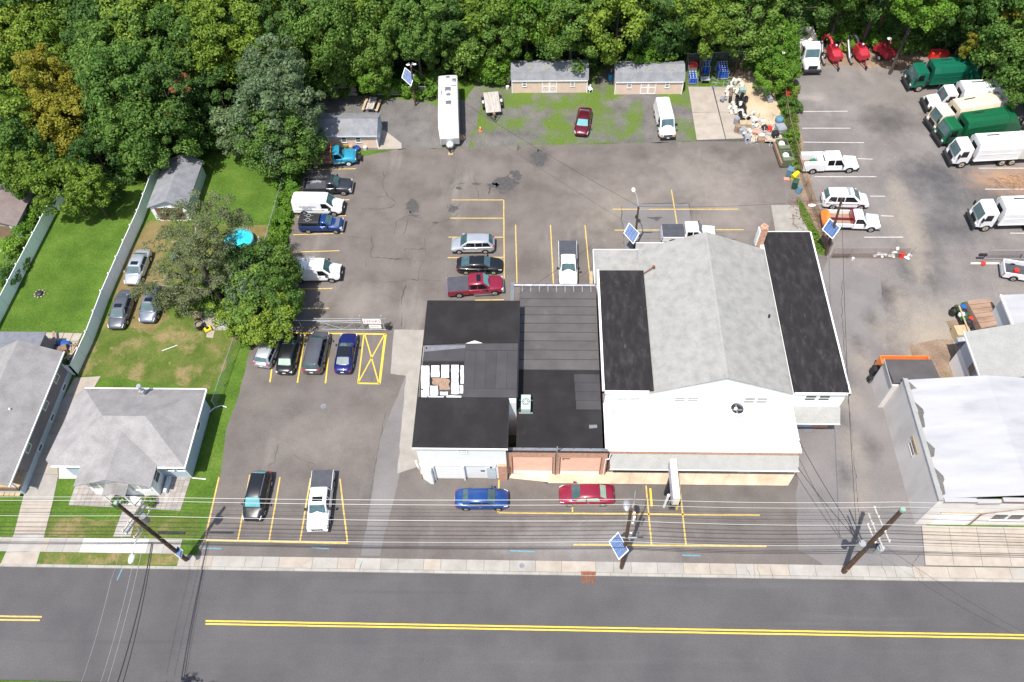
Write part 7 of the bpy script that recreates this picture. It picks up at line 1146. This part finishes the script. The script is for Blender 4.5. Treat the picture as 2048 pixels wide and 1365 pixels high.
def wheelie(label, px, mat, rz, h=1.05):
    p = G(*px); t = thing('wheelie_bin', label, 'bin', (p.x, p.y, .02), rz); part('bin_body', MB().box((0, 0, h / 2), (.5, .6, h), 0, 1.2), mat, t); part('lid', MB().rbox(-.33, .33, -.4, .4, h, h + .08, .02), mat, t); part('handle', MB().cyl((-.25, .42, h), (.25, .42, h), .03, n=6), 'dark_metal', t); [wheel(t, 0, s * .28, .12, .06, 'metal_grey') for s in (1, -1)] if False else part('axle', MB().cyl((-.28, .3, .12), (.28, .3, .12), .1, n=8), 'tyre', t)
wheelie('slate blue wheelie bin below the dumpsters', (1577, 352), 'bin_slate', -.5); wheelie('dark green wheelie bin by the yard fence', (1587, 376), 'bin_green', -.35); blobthing('water_barrel', 'grey blue barrel beside the dark green wheelie bin', 'barrel', (1596, 385), MB().cyl((0, 0, 0), (.1, .1, .75), .33, .3, 14), 'bin_slate'); p = G(1588, 358); t = thing('cement_mixer', 'bright yellow cement mixer between the bins', 'mixer', (p.x, p.y, .02), .7); part('drum', MB().cyl((-.4, 0, .5), (.45, 0, .75), .34, .24, 14), 'bin_yellow', t); part('stand', MB().bb(-.3, .3, -.25, .25, 0, .35), 'bin_yellow', t); blobthing('flat_box', 'flat pink box lying beside the slate blue bin', 'box', (1572, 361), MB().box((0, 0, .12), (.65, .45, .24), -.1), 'junk_pink')
# roll off container by the white building
a_, b_ = G(1930, 604), G(1996, 672); t = thing('roll_off_container', 'open container with brown plank cover and dark green rubbish beside the white building', 'container', (38.6, 44.2, .02), 0)
q = [G(1934, 602, 1.6), G(1980, 597, 1.6), G(2012, 648, 1.6), G(1963, 656, 1.6)]; b0 = t.location; L4 = [p_ - b0 for p_ in q]
for i in range(6):
    u0, u1 = i / 6, (i + 1) / 6 - .015; c = [L4[0].lerp(L4[3], u0), L4[1].lerp(L4[2], u0), L4[1].lerp(L4[2], u1), L4[0].lerp(L4[3], u1)]; part('cover_plank', panel(MB(), c, .06), 'brown_deck', t)
q2 = [G(1918, 612, 1.2), G(1934, 602, 1.2), G(1963, 660, 1.2), G(1938, 664, 1.2)]; K = [p_ - b0 for p_ in q2]; part('container_wall', MB().prism([(p_.x, p_.y) for p_ in L4], 0, 1.5), 'junk_brown', t); part('rubbish_bed', MB().prism([(p_.x, p_.y) for p_ in K], 0, .7), 'junk_black', t)
part('side_rail', MB().tube([tuple(K[0] + Vector((0, 0, -.0))), tuple(K[3])], .08), 'tan_wood', t)
for i, (u, v, m_) in enumerate(((.1, .6, 'bottle_blue'), (.1, .2, 'bin_green'), (.35, .5, 'bin_green'), (.45, .2, 'p_forest'), (.6, .5, 'junk_black'), (.3, .15, 'junk_white'), (.55, .8, 'red_plastic'), (.75, .4, 'junk_black'), (.05, .8, 'p_forest'), (.2, .4, 'junk_black'))):
    c = K[0].lerp(K[3], u).lerp(K[1].lerp(K[2], u), v); part('rubbish_bag', MB().blob((c.x, c.y, .85), (.4, .35, .3), 8, 5), m_, t)
for i, px in enumerate(((1903, 629), (1909, 625))): blobthing('round_bin', ['black round bin standing left of the container', 'dark olive round bin touching the container'][i], 'bin', px, MB().cyl((0, 0, 0), (0, 0, .8), .34, .38, 16, False).cyl((0, 0, .3), (0, 0, .4), .35, n=16), ['junk_black', 'dumpster_green'][i])
blobthing('tan_crate', 'tan plywood crate below the container', 'crate', (1917, 672), MB().box((0, 0, .5), (1.4, 1.2, 1.0), .1), 'tan_wood'); blobthing('dark_crate', 'dark flat crate between the tan crate and the white building', 'crate', (1921, 684), MB().box((0, 0, .3), (1.2, .7, .6), .1), 'junk_grey'); blobthing('stained_mat', 'brown mat on the ground above the tan crate', 'mat', (1912, 655), MB().box((0, 0, .02), (1.4, 1.6, .03), .1), 'dirt')
t = thing('orange_container', 'orange steel container with black gear behind the warehouse annex', 'container', (32.5, 41.45, .02)); f = MB(); f.bb(0, 4.6, 0, .08, 0, 1.9).bb(0, 4.6, 1.4, 1.48, 0, 1.9).bb(0, .08, .08, 1.4, 0, 1.9).bb(4.52, 4.6, .08, 1.4, 0, 1.9).bb(.08, 4.52, .08, 1.4, 1.2, 1.3); part('body', f, 'p_orange', t); part('coupling', MB().bb(-.6, -.02, .1, .8, .2, 1.3).bb(-1.0, -.6, -.4, .0, .1, .7), 'junk_black', t, kind='stuff'); part('ram', MB().cyl((-.9, -.6, .3), (-.2, .2, .9), .08), 'dark_metal', t)
blobthing('traffic_cone', 'orange cone with white collar beside the orange container', 'cone', (1745, 742), MB().cyl((0, 0, 0), (0, 0, .75), .2, .03, 10).bb(-.22, .22, -.22, .22, 0, .05), 'p_orange')
blobthing('door_mat', 'grey mat on the asphalt below the blue door', 'mat', (1617, 861), MB().box((0, 0, .015), (1.1, .5, .03), .1), 'metal_grey', z=.03); blobthing('downpipe_post', 'pale post leaning at the corner of the white garage', 'post', (843, 948), MB().cyl((0, 0, .05), (-.35, .4, 1.8), .1, n=8), 'stucco_pale')
# ================================================================ TREES AND PLANTS
def leafmesh(name, mat, centers, rc, nleaf, leaf, up=.35, seed=0, squash=.85, droop=0, asp=.62):
    rs = np.random.RandomState(seed); C = np.array(centers); n = len(C); idx = np.repeat(np.arange(n), nleaf)
    cd_ = C / np.maximum(1e-6, np.linalg.norm(C, axis=1))[:, None]
    d = rs.normal(size=(len(idx), 3)); d /= np.linalg.norm(d, axis=1)[:, None]; d = d + .45 * cd_[idx] + np.array([0, 0, up]); d /= np.linalg.norm(d, axis=1)[:, None]
    r = np.array(rc)[idx] * (.45 + .6 * rs.rand(len(idx)) ** .6); P = C[idx] + d * r[:, None] * np.array([1, 1, squash])
    nr = d + rs.normal(scale=.55, size=d.shape) + np.array([0, 0, .35]); nr /= np.linalg.norm(nr, axis=1)[:, None]
    a = np.cross(nr, rs.normal(size=d.shape)); a /= np.linalg.norm(a, axis=1)[:, None]; b = np.cross(nr, a)
    s = leaf * (.6 + .8 * rs.rand(len(idx)))[:, None]
    V = np.stack([P - a * s * .5, P - b * s * .5 * asp + nr * s * .08, P + a * s * .5, P + b * s * .5 * asp + nr * s * .08], 1).reshape(-1, 3)
    me = bpy.data.meshes.new(name); N = len(idx); me.vertices.add(4 * N); me.vertices.foreach_set('co', V.astype(np.float32).ravel()); me.loops.add(4 * N); me.loops.foreach_set('vertex_index', np.arange(4 * N, dtype=np.int32)); me.polygons.add(N); me.polygons.foreach_set('loop_start', np.arange(0, 4 * N, 4, dtype=np.int32)); me.polygons.foreach_set('loop_total', np.full(N, 4, dtype=np.int32)); me.update(calc_edges=True); me.materials.append(M[mat]); return me
def crown_pts(R, H, n, seed, zc, low=-.35, inner=.5):
    rs = np.random.RandomState(seed); C = []; lob = rs.normal(size=(7, 3)); lob /= np.linalg.norm(lob, axis=1)[:, None]; la = rs.uniform(-.5, .75, 7)
    while len(C) < n:
        d = rs.normal(size=3); d /= np.linalg.norm(d)
        if d[2] < low: continue
        k = 1 + sum(a * max(0, d @ l - .4) for a, l in zip(la, lob)); r = inner + (1 - inner) * rs.rand() ** .5; C.append((d[0] * R * r * k, d[1] * R * r * k, zc + d[2] * H * r * k))
    return C
def trunkmesh(name, h, r, seed, mat='bark', limbs=6, spread=.6, lean=(0, 0)):
    rn = random.Random(seed); mb = MB(); top = (lean[0], lean[1], h); mb.cyl((0, 0, -.2), (lean[0] * .4, lean[1] * .4, h * .45), r, r * .7, 9); mb.cyl((lean[0] * .4, lean[1] * .4, h * .45), top, r * .7, r * .3, 8)
    for i in range(limbs):
        f = rn.uniform(.4, .9); a = rn.uniform(0, 6.3); s = Vector((lean[0] * f, lean[1] * f, h * f)); L = h * spread * rn.uniform(.3, .55); e = s + Vector((math.cos(a) * L, math.sin(a) * L, L * rn.uniform(.35, .8))); mb.cyl(tuple(s), tuple(e), r * .35, r * .12, 6)
    return mb.mesh(name, M[mat])
KINDS_ = {'mid': 'leaf_mid', 'dark': 'leaf_dark', 'lime': 'leaf_lime', 'yellow': 'leaf_yellow', 'cedar': 'leaf_cedar', 'silver': 'leaf_silver', 'bright': 'leaf_bright', 'rust': 'leaf_rust'}
CR = {}
def crown(kind, size, var):
    k = (kind, size, var)
    if k not in CR:
        s = hash((len(kind), ord(kind[0]), size, var)) % 9999; rs = random.Random(var * 31 + size * 7 + ord(kind[0]))
        if size == 3: C = crown_pts(4.5, 4.6, 110, var * 7 + 1, 0, -.8); n, lf, rr = 150, .33, (.4, 1.45)
        elif size == 2: C = crown_pts(3.2, 3.4, 66, var * 11 + 2, 0, -.85); n, lf, rr = 130, .3, (.45, 1.05)
        else: C = crown_pts(1.3, 1.1, 16, var * 13 + 3, 0, -.2); n, lf, rr = 100, .24, (.4, .65)
        base = CR.get(('g', size, var))
        if base is None: base = leafmesh('crown', KINDS_[kind], C, [rs.uniform(*rr) for _ in C], n, lf, seed=var * 17 + size); CR[('g', size, var)] = base; me = base
        else: me = base.copy(); me.materials.clear(); me.materials.append(M[KINDS_[kind]])
        CR[k] = me
    return CR[k]
TK = {}
def tree(kind, px, py, zc, size, label, sc=1.0, group='trees of the wood behind the lots', name='broadleaf_tree', var=None, dup_ok=True, sz=None):
    rn = random.Random(int(px * 3 + py * 7)); var = rn.randrange(5 if size > 1 else 4) if var is None else var; p = G(px, py, zc); t = thing(name, label, 'tree' if size > 1 else 'bush', (p.x, p.y, 0), rn.uniform(0, 6.28), group)
    if size > 1:
        k = (round(zc / 2) * 2, size)
        if k not in TK: TK[k] = trunkmesh('trunk', max(2.5, k[0] + 1.5), .1 + .012 * k[0], k[0] + size, limbs=5)
        o = link('trunk', TK[k], t)
    o = link('crown', crown(kind, size, var), t, (0, 0, zc)); o.scale = (sc * rn.uniform(.85, 1.15), sc * rn.uniform(.85, 1.15), sc * (sz or 1))
    if size > 1: o.rotation_euler = (rn.uniform(-.22, .22), rn.uniform(-.22, .22), 0)
    return t
names = {'mid': 'mid green', 'dark': 'dark green', 'lime': 'yellow green', 'yellow': 'golden yellow', 'silver': 'grey green', 'bright': 'bright green', 'rust': 'rusty orange', 'cedar': 'olive grey'}
# the wood behind: crowns in ragged rows; labels say which kind in which stretch
rn = random.Random(11); SEEN = {}; ORD = ['', 'first', 'second', 'third', 'fourth', 'fifth', 'sixth', 'seventh', 'eighth']
stretch = lambda px: 'at the far left' if px < 250 else 'left of the blue grey tree' if px < 480 else 'behind the tan shed' if px < 830 else 'behind the travel trailer' if px < 1020 else 'behind the crossed door shed' if px < 1200 else 'behind the second long shed' if px < 1400 else 'behind the junk yard' if px < 1600 else 'behind the red machines' if px < 1800 else 'above the garbage trucks'
rowname = ['back row', 'third row', 'second row', 'front row']
kinds_by = [(0, 'lime mid lime dark'), (180, 'dark mid dark mid'), (330, 'lime mid lime dark'), (560, 'mid lime dark mid'), (760, 'dark mid dark mid'), (900, 'mid bright mid lime'), (1080, 'lime mid dark lime'), (1300, 'lime lime mid dark'), (1450, 'mid dark lime mid'), (1640, 'mid dark mid bright'), (1760, 'dark bright dark mid'), (1900, 'bright dark mid lime')]
for ri, (py, zc, step) in enumerate(((-62, 10, 88), (-8, 9.5, 84), (40, 8.5, 84), (82, 7.0, 80))):
    px = -260 + ri * 37
    while px < 2320:
        y = py + rn.uniform(-16, 16); x = px + rn.uniform(-18, 18); px += step * rn.uniform(.85, 1.15)
        lim = 400 if x < 560 else 112 if x < 700 else 92 if x < 770 else 72 if x < 880 else 75 if x < 1000 else 48 if x < 1420 else 50 if x < 1560 else -22 if x < 1800 else 8 if x < 1950 else 100
        if y > lim + 25: continue
        y = min(y, lim - (10 if 1560 < x < 1800 else 0))
        ks = [k for a, k in kinds_by if x >= a] or ['lime mid dark mid']; kd = rn.choice(ks[-1].split())
        lb = f'{names[kd]} tree {stretch(x)}, {rowname[ri]}'; SEEN[lb] = SEEN.get(lb, 0) + 1
        if SEEN[lb] > 1: lb += f', {ORD[SEEN[lb]]} from left'
        big = rn.random() < .55 and not (y > lim - 42 and 690 < x < 1950); tree(kd, x, y, zc + rn.uniform(-1, 1.5) - (1.5 if y > lim - 12 and x > 850 else 0), 3 if big else 2, lb, rn.uniform(.85, 1.2) * (1 if ri < 3 else .95), sz=rn.uniform(.9, 1.25))
T = tree
for kd, x, y, z, s, sc, lb in (
    ('lime', 40, 40, 9, 3, 1.1, 'large yellow green tree in the top left corner'), ('lime', 100, 75, 8, 2, 1.1, 'yellow green tree below the top left corner tree'), ('yellow', 105, 175, 8.5, 3, .8, 'golden yellow tree, upper crown of the left wood'), ('yellow', 145, 230, 7, 3, .85, 'golden yellow tree, lower crown of the left wood'), ('yellow', 125, 290, 5, 2, .7, 'small golden yellow tree below the big golden ones'), ('lime', 8, 150, 8, 2, 1.0, 'yellow green tree at the left edge with bare twigs'),
    ('lime', 30, 250, 7, 2, 1.1, 'yellow green tree at the left edge below the bare twigs'), ('mid', 20, 320, 6, 2, 1.0, 'mid green tree above the brown garage'), ('lime', 50, 340, 6, 2, .8, 'yellow green tree overhanging the brown garage'), ('lime', 130, 370, 5, 2, .95, 'yellow green tree overhanging the end of the left fence'), ('lime', 175, 372, 5, 2, .75, 'yellow green tree overhanging the lawn corner'), ('dark', 70, 310, 5, 2, 1.0, 'dark tree between the golden trees and the brown garage'),
    ('dark', 200, 320, 4, 2, 1.0, 'dark tree at the lawn edge below the golden trees'), ('mid', 260, 190, 8, 3, 1.0, 'mid green tree right of the golden trees'), ('mid', 250, 110, 9, 3, 1.0, 'mid green tree above the rusty leaved one'), ('lime', 270, 60, 10, 3, 1.0, 'yellow green tree near the top, fourth from the left corner'), ('mid', 300, 270, 6, 3, .95, 'feathery mid green tree behind the detached garage'), ('mid', 240, 270, 5, 2, 1.0, 'mid green tree left of the feathery one'),
    ('dark', 385, 150, 6, 3, .9, 'dark tree above the rusty leaved tree'), ('lime', 430, 110, 8.5, 3, .95, 'yellow green tree left of the blue grey tree'), ('mid', 350, 100, 9, 3, 1.0, 'mid green tree above the dark hollow'), ('lime', 490, 60, 9, 3, 1.1, 'big yellow green tree above the blue grey tree'), ('lime', 545, 120, 7, 2, 1.0, 'yellow green tree behind the top of the blue grey tree'), ('dark', 400, 230, 4, 2, .9, 'dark shaded tree at the back of the lawn'), ('dark', 440, 190, 5, 2, 1.0, 'dark shaded tree left of the blue grey tree'),
    ('mid', 690, 90, 6.5, 3, .95, 'rounded mid green tree left of the twin lamp pole'), ('mid', 650, 150, 4, 2, .9, 'mid green tree right behind the slat fence'), ('bright', 735, 140, 4, 2, .85, 'bright green tree behind the picnic table'), ('mid', 790, 50, 6, 2, 1.0, 'mid green tree above the twin lamp pole'), ('mid', 872, 92, 4, 2, .75, 'mid green tree at the left of the travel trailer'), ('mid', 925, 90, 5, 2, 1.1, 'mid green tree behind the head of the travel trailer'), ('bright', 985, 125, 2.8, 2, .75, 'bright round shrub tree left of the crossed door shed'), ('bright', 1300, 110, 3, 2, .7, 'bright shrub tree behind the second long shed'),
    ('bright', 1560, 100, 4.5, 3, .62, 'bright green tree growing over the junk yard corner'), ('bright', 1545, 150, 3, 2, .7, 'bright green tree, lower part over the junk yard'), ('bright', 1575, 135, 3.2, 2, .6, 'bright green tree leaning over the yard fence'), ('mid', 1650, -8, 5, 2, .7, 'mid green tree behind the dump truck'), ('mid', 1700, -16, 6, 2, .8, 'mid green tree behind the leaf vacuums'),
    ('dark', 1815, 2, 6, 2, .8, 'dark tree right of the utility pole in the wood'), ('bright', 1875, 22, 5, 2, .85, 'bright green tree above the farthest garbage truck'), ('dark', 1940, 48, 5, 2, .75, 'dark tree behind the farthest garbage truck'), ('yellow', 1965, 95, 5.5, 2, .5, 'small golden tree above the garbage trucks'), ('rust', 2015, 80, 6.5, 2, .55, 'rusty orange tree in the top right'), ('yellow', 2038, 30, 9, 2, .8, 'golden tree in the top right corner'), ('mid', 2040, 120, 5, 2, .8, 'feathery green tree overhanging the garbage trucks'), ('mid', 2075, 195, 5, 2, .85, 'feathery green tree over the beige garbage truck'), ('mid', 2085, 110, 7, 3, .8, 'green tree beyond the right edge above the trucks'),
    ('silver', 555, 170, 8.5, 3, .82, 'top crown of the big blue grey maple beside the lot'), ('silver', 545, 235, 6.5, 3, .9, 'big blue grey maple at the corner of the back lawn'), ('mid', 560, 285, 4.5, 3, .8, 'lower green crown of the maple over the stake truck'), ('silver', 590, 215, 6.5, 2, .9, 'right crown of the blue grey maple over the shed'), ('silver', 500, 255, 5, 2, .9, 'left crown of the blue grey maple')):
    T(kd, x, y, z, s, lb, sc, group='named' and None)
t = T('dark', 335, 195, 8.5, 2, 'dark green tree with rusty orange leaf clusters', 1.05, None)
for a_, z_, c_ in ((0, 9.5, .42), (1.1, 10.4, .36), (2.3, 9.2, .4), (3.3, 10.6, .3), (4.2, 8.6, .42), (5.2, 9.8, .34), (.6, 8.2, .3), (4.7, 10.9, .3)): o = link('rusty_leaves', crown('rust', 1, int(z_ * 7) % 4), t, (2.7 * math.cos(a_), 2.7 * math.sin(a_), z_)); o.scale = (c_,) * 3
# bushes along the edges
BU = {}
for i, (x, y, kd, sc) in enumerate(sorted(((600, 205, 'mid', 1.2), (640, 178, 'bright', 1), (690, 176, 'bright', 1), (745, 172, 'mid', 1), (780, 178, 'bright', 1), (815, 176, 'bright', 1.1), (850, 175, 'bright', 1.3), (870, 165, 'mid', 1.3), (960, 140, 'bright', 1.2), (985, 150, 'bright', 1.3), (1010, 120, 'mid', 1.3), (1195, 125, 'dark', 1.3), (1210, 105, 'mid', 1.4), (1500, 120, 'mid', 1.1), (1530, 115, 'bright', 1.2), (1620, 62, 'bright', 1.3), (1650, 75, 'bright', 1.2), (1690, 76, 'bright', 1.3), (1720, 72, 'lime', 1.2), (1745, 82, 'bright', 1.2), (1790, 88, 'mid', 1.2), (1830, 92, 'mid', 1.2), (1580, 215, 'mid', .9), (1583, 275, 'bright', .7), (1578, 180, 'lime', .8), (1590, 330, 'mid', .5),
    (50, 470, 'bright', 1), (55, 440, 'bright', 1.1), (35, 500, 'bright', 1), (28, 530, 'mid', .9), (65, 415, 'mid', 1.1), (15, 560, 'dark', .9), (470, 262, 'bright', 1.3), (500, 285, 'mid', 1.2), (440, 285, 'mid', 1.1), (405, 290, 'bright', .9), (380, 305, 'mid', .9), (230, 350, 'dark', 1.1), (260, 345, 'dark', 1.1), (575, 345, 'mid', 1.1), (580, 375, 'bright', .9), (570, 400, 'bright', .8), (572, 425, 'bright', .7), (560, 450, 'bright', .8), (555, 480, 'bright', .8), (550, 500, 'bright', .9), (545, 520, 'mid', 1.0), (490, 690, 'bright', .5), (1630, 470, 'bright', .35), (1640, 490, 'mid', .3)))):
    kdn = {'mid': 'mid green', 'dark': 'dark green', 'bright': 'bright green', 'lime': 'yellow green'}[kd]; where = 'at the left edge beside the white fence' if x < 90 else 'at the edge of the back lawn' if x < 520 else 'between the chain link fence and the lot' if x < 600 and y > 330 else 'at the wood edge above the gravel' if x < 1300 else 'along the truck yard fence' if y > 170 else 'at the wood edge behind the yard'
    lb = f'{kdn} bush {where}'; BU[lb] = BU.get(lb, 0) + 1; lb += f', {ORD[BU[lb]]} from left' if BU[lb] > 1 else ''
    tree(kd, x, y, .7 * sc, 1, lb, sc, 'bushes along the edges', 'bush')
for i, (x, lb) in enumerate(((237, 'round shrub left of the bungalow front step'), (297, 'round shrub right of the bungalow front step'))): tree('mid', x, 1003, .4, 1, lb, .42, None, 'round_shrub')
# cedar: open branching tree with grey green plates of foliage, its trunk leaning over the patio
bx = G(455, 618); t = thing('cedar_tree', 'large open crowned olive grey cedar with leaning trunk over the back yard', 'tree', (bx.x, bx.y, 0)); top = G(392, 470, 11.5) - bx; mid_ = G(405, 535, 7.5) - bx
tr = MB().cyl((0, 0, -.2), tuple(mid_ * .5), .34, .3, 10).cyl(tuple(mid_ * .5), tuple(mid_), .3, .24, 10).cyl(tuple(mid_), tuple(top), .24, .1, 9); part('trunk', tr, 'bark', t); rn = random.Random(5); C, RC = [], []
ends = [((330, 470), 8), ((350, 440), 10), ((385, 420), 12), ((420, 410), 12), ((455, 425), 11.5), ((470, 450), 10.5), ((400, 450), 13), ((430, 460), 12), ((370, 480), 10.5), ((340, 500), 8.5), ((360, 520), 8), ((440, 500), 9.5), ((465, 490), 8.5), ((420, 520), 8.5), ((330, 540), 6), ((355, 545), 6.5), ((385, 560), 6), ((300, 570), 4.2), ((285, 578), 4.0), ((350, 600), 3.5), ((375, 590), 4), ((400, 585), 4.5), ((430, 560), 6.5), ((455, 540), 7.5), ((480, 565), 6), ((500, 585), 5.5), ((515, 570), 5.5), ((350, 425), 9), ((480, 440), 9), ((405, 500), 10), ((385, 500), 11), ((325, 590), 3.4), ((345, 610), 2.8), ((375, 610), 2.6), ((495, 560), 6)]
for (q, z) in ends:
    e = G(*q, z) - bx; f = min(.95, max(.3, e.z / top.z - .15)); s = (mid_ * (f / .62)) if f < .62 else mid_.lerp(top, (f - .62) / .38); part('limb', MB().cyl(tuple(s), tuple(e), .075, .025, 6), rn.choice(['bark', 'bark', 'bark_pale']), t)
    for k in range(6): C.append((e.x + rn.gauss(0, .75), e.y + rn.gauss(0, .75), e.z + rn.gauss(0, .35))); RC.append(rn.uniform(.45, .85))
link('crown', leafmesh('crown', 'leaf_cedar', C, RC, 130, .2, seed=3, squash=.6, asp=.5), t)
for q, z, r in (((305, 562), 4.6, .05), ((470, 535), 8.0, .045), ((455, 570), 7.0, .05), ((425, 600), 3.5, .04)): e = G(*q, z) - bx; part('dead_branch', MB().cyl(tuple(mid_ * .8), tuple(e), r, r * .5, 6), 'bark_pale', t)
for kd, x, y, z, s, sc, lb in (('mid', 538, 545, 4.5, 3, .62, 'dark leafy tree over the end of the left parking row'), ('dark', 510, 545, 5, 2, .95, 'dark tree between the pool and the left parking row'), ('lime', 525, 636, 3.6, 2, .75, 'yellow green tree at the end of the sliding gate'), ('mid', 545, 592, 4.2, 3, .56, 'mid green tree hanging over the white van with ladder rack'), ('lime', 495, 640, 3.4, 2, .8, 'yellow green tree over the patio and chain link fence'), ('mid', 515, 605, 4, 2, .9, 'mid green tree below the cedar'), ('dark', 470, 590, 2.5, 2, .7, 'dark shaded tree behind the patio'), ('bright', 430, 575, 2, 2, .6, 'bright shrub beneath the cedar'), ('mid', 400, 590, 1.8, 2, .55, 'mid green shrub beneath the cedar'), ('silver', 495, 585, 5.5, 2, .7, 'grey green tree above the patio')): T(kd, x, y, z, s, lb, sc, None)
T('dark', 262, 1480, 5, 2, 'small street tree beyond the bottom edge whose shadow falls on the road', .9, None)
# bare dead trees in the wood
for i, (q, z, lb) in enumerate((((22, 205), 8, 'bare pale dead tree at the left edge'), ((180, 305), 4, 'fallen pale dead branch below the golden trees'), ((1510, 30), 8, 'bare pale dead tree behind the junk yard'))):
    b0 = G(*q); rn = random.Random(i); t = thing('dead_tree', lb, 'tree', (b0.x, b0.y - 3, 0)); mb = MB(); mb.cyl((0, 0, 0), (.4, .2, z * .7), .12, .07, 7)
    part('trunk', mb, 'bark_pale', t)
    for k in range(7): a = rn.uniform(0, 6.3); s = Vector((.4, .2, z * rn.uniform(.5, .75))); e = s + Vector((math.cos(a) * 2, math.sin(a) * 1.2, rn.uniform(1, 3))); part('branch', MB().cyl(tuple(s), tuple(e), .05, .02, 5), 'bark_pale', t)
# undergrowth, weeds and grass tufts (uncountable)
def cover(name, label, poly, n, leaf, hgt, mat, cat, seed, world=False):
    rs = np.random.RandomState(seed); P = [A(*q) if not world else q for q in poly]; xs = [p[0] for p in P]; ys = [p[1] for p in P]
    def inside(x, y):
        c = False
        for i in range(len(P)):
            (x1, y1), (x2, y2) = P[i], P[i - 1]
            if (y1 > y) != (y2 > y) and x < (x2 - x1) * (y - y1) / (y2 - y1) + x1: c = not c
        return c
    pts = []
    while len(pts) < n:
        x, y = rs.uniform(min(xs), max(xs)), rs.uniform(min(ys), max(ys))
        if inside(x, y): pts.append((x, y, rs.uniform(0, hgt)))
    me = leafmesh(name, mat, pts, [hgt * .9 + .1] * n, 22, leaf, seed=seed, squash=.6); o = link(name, me, None, None, None, label, cat, None, 'stuff'); return o
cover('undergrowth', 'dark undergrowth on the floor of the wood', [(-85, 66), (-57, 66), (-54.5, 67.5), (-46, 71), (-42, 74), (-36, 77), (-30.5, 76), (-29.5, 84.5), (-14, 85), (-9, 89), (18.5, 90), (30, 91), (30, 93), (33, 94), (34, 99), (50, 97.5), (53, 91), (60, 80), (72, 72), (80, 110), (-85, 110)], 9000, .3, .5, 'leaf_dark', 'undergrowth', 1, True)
cover('creeper', 'bright green weeds along the edge of the wood', [(-30.5, 76), (-29.5, 83.6), (-28, 84.3), (-14, 84.6), (-9, 88.6), (-5, 89), (-5, 91), (-16, 88.5), (-29, 88), (-34, 80)], 700, .2, .45, 'leaf_bright', 'weeds', 2, True)
cover('creeper', 'bright green weeds behind the red machines', [(31.5, 93), (33.5, 96.5), (42, 96), (50, 94), (52, 92), (56, 96), (40, 101), (31, 99)], 900, .2, .5, 'leaf_bright', 'weeds', 3, True)
cover('weeds', 'green weeds along the chain link fence beside the lot', [(560, 345), (598, 350), (588, 430), (570, 500), (555, 560), (528, 560), (542, 480), (555, 400)], 1100, .13, .14, 'leaf_bright', 'weeds', 4)
cover('weeds', 'mixed weeds along the truck yard fence', [(1566, 190), (1590, 195), (1596, 280), (1600, 330), (1575, 320), (1560, 250)], 420, .14, .3, 'leaf_lime', 'weeds', 5)
cover('weeds', 'rough weeds at the shaded back of the lawn', [(330, 300), (470, 240), (540, 300), (480, 300), (420, 300), (360, 320)], 600, .16, .3, 'leaf_bright', 'weeds', 7)
cover('weeds', 'green weeds on the grass triangle behind the hall', [(1594, 395), (1612, 420), (1628, 455), (1650, 508), (1636, 506), (1620, 462), (1602, 432)], 260, .1, .12, 'leaf_bright', 'weeds', 8)
# text curves become plain meshes so that each is an object with its own shape
dg = bpy.context.evaluated_depsgraph_get()
for o in [o for o in COL.objects if o.type == 'FONT']:
    me = bpy.data.meshes.new_from_object(o.evaluated_get(dg)); n = link(o.name.split('.')[0], me, o.parent, o.location); n.rotation_euler = o.rotation_euler; n.scale = o.scale; n['kind'] = 'stuff'; bpy.data.objects.remove(o)
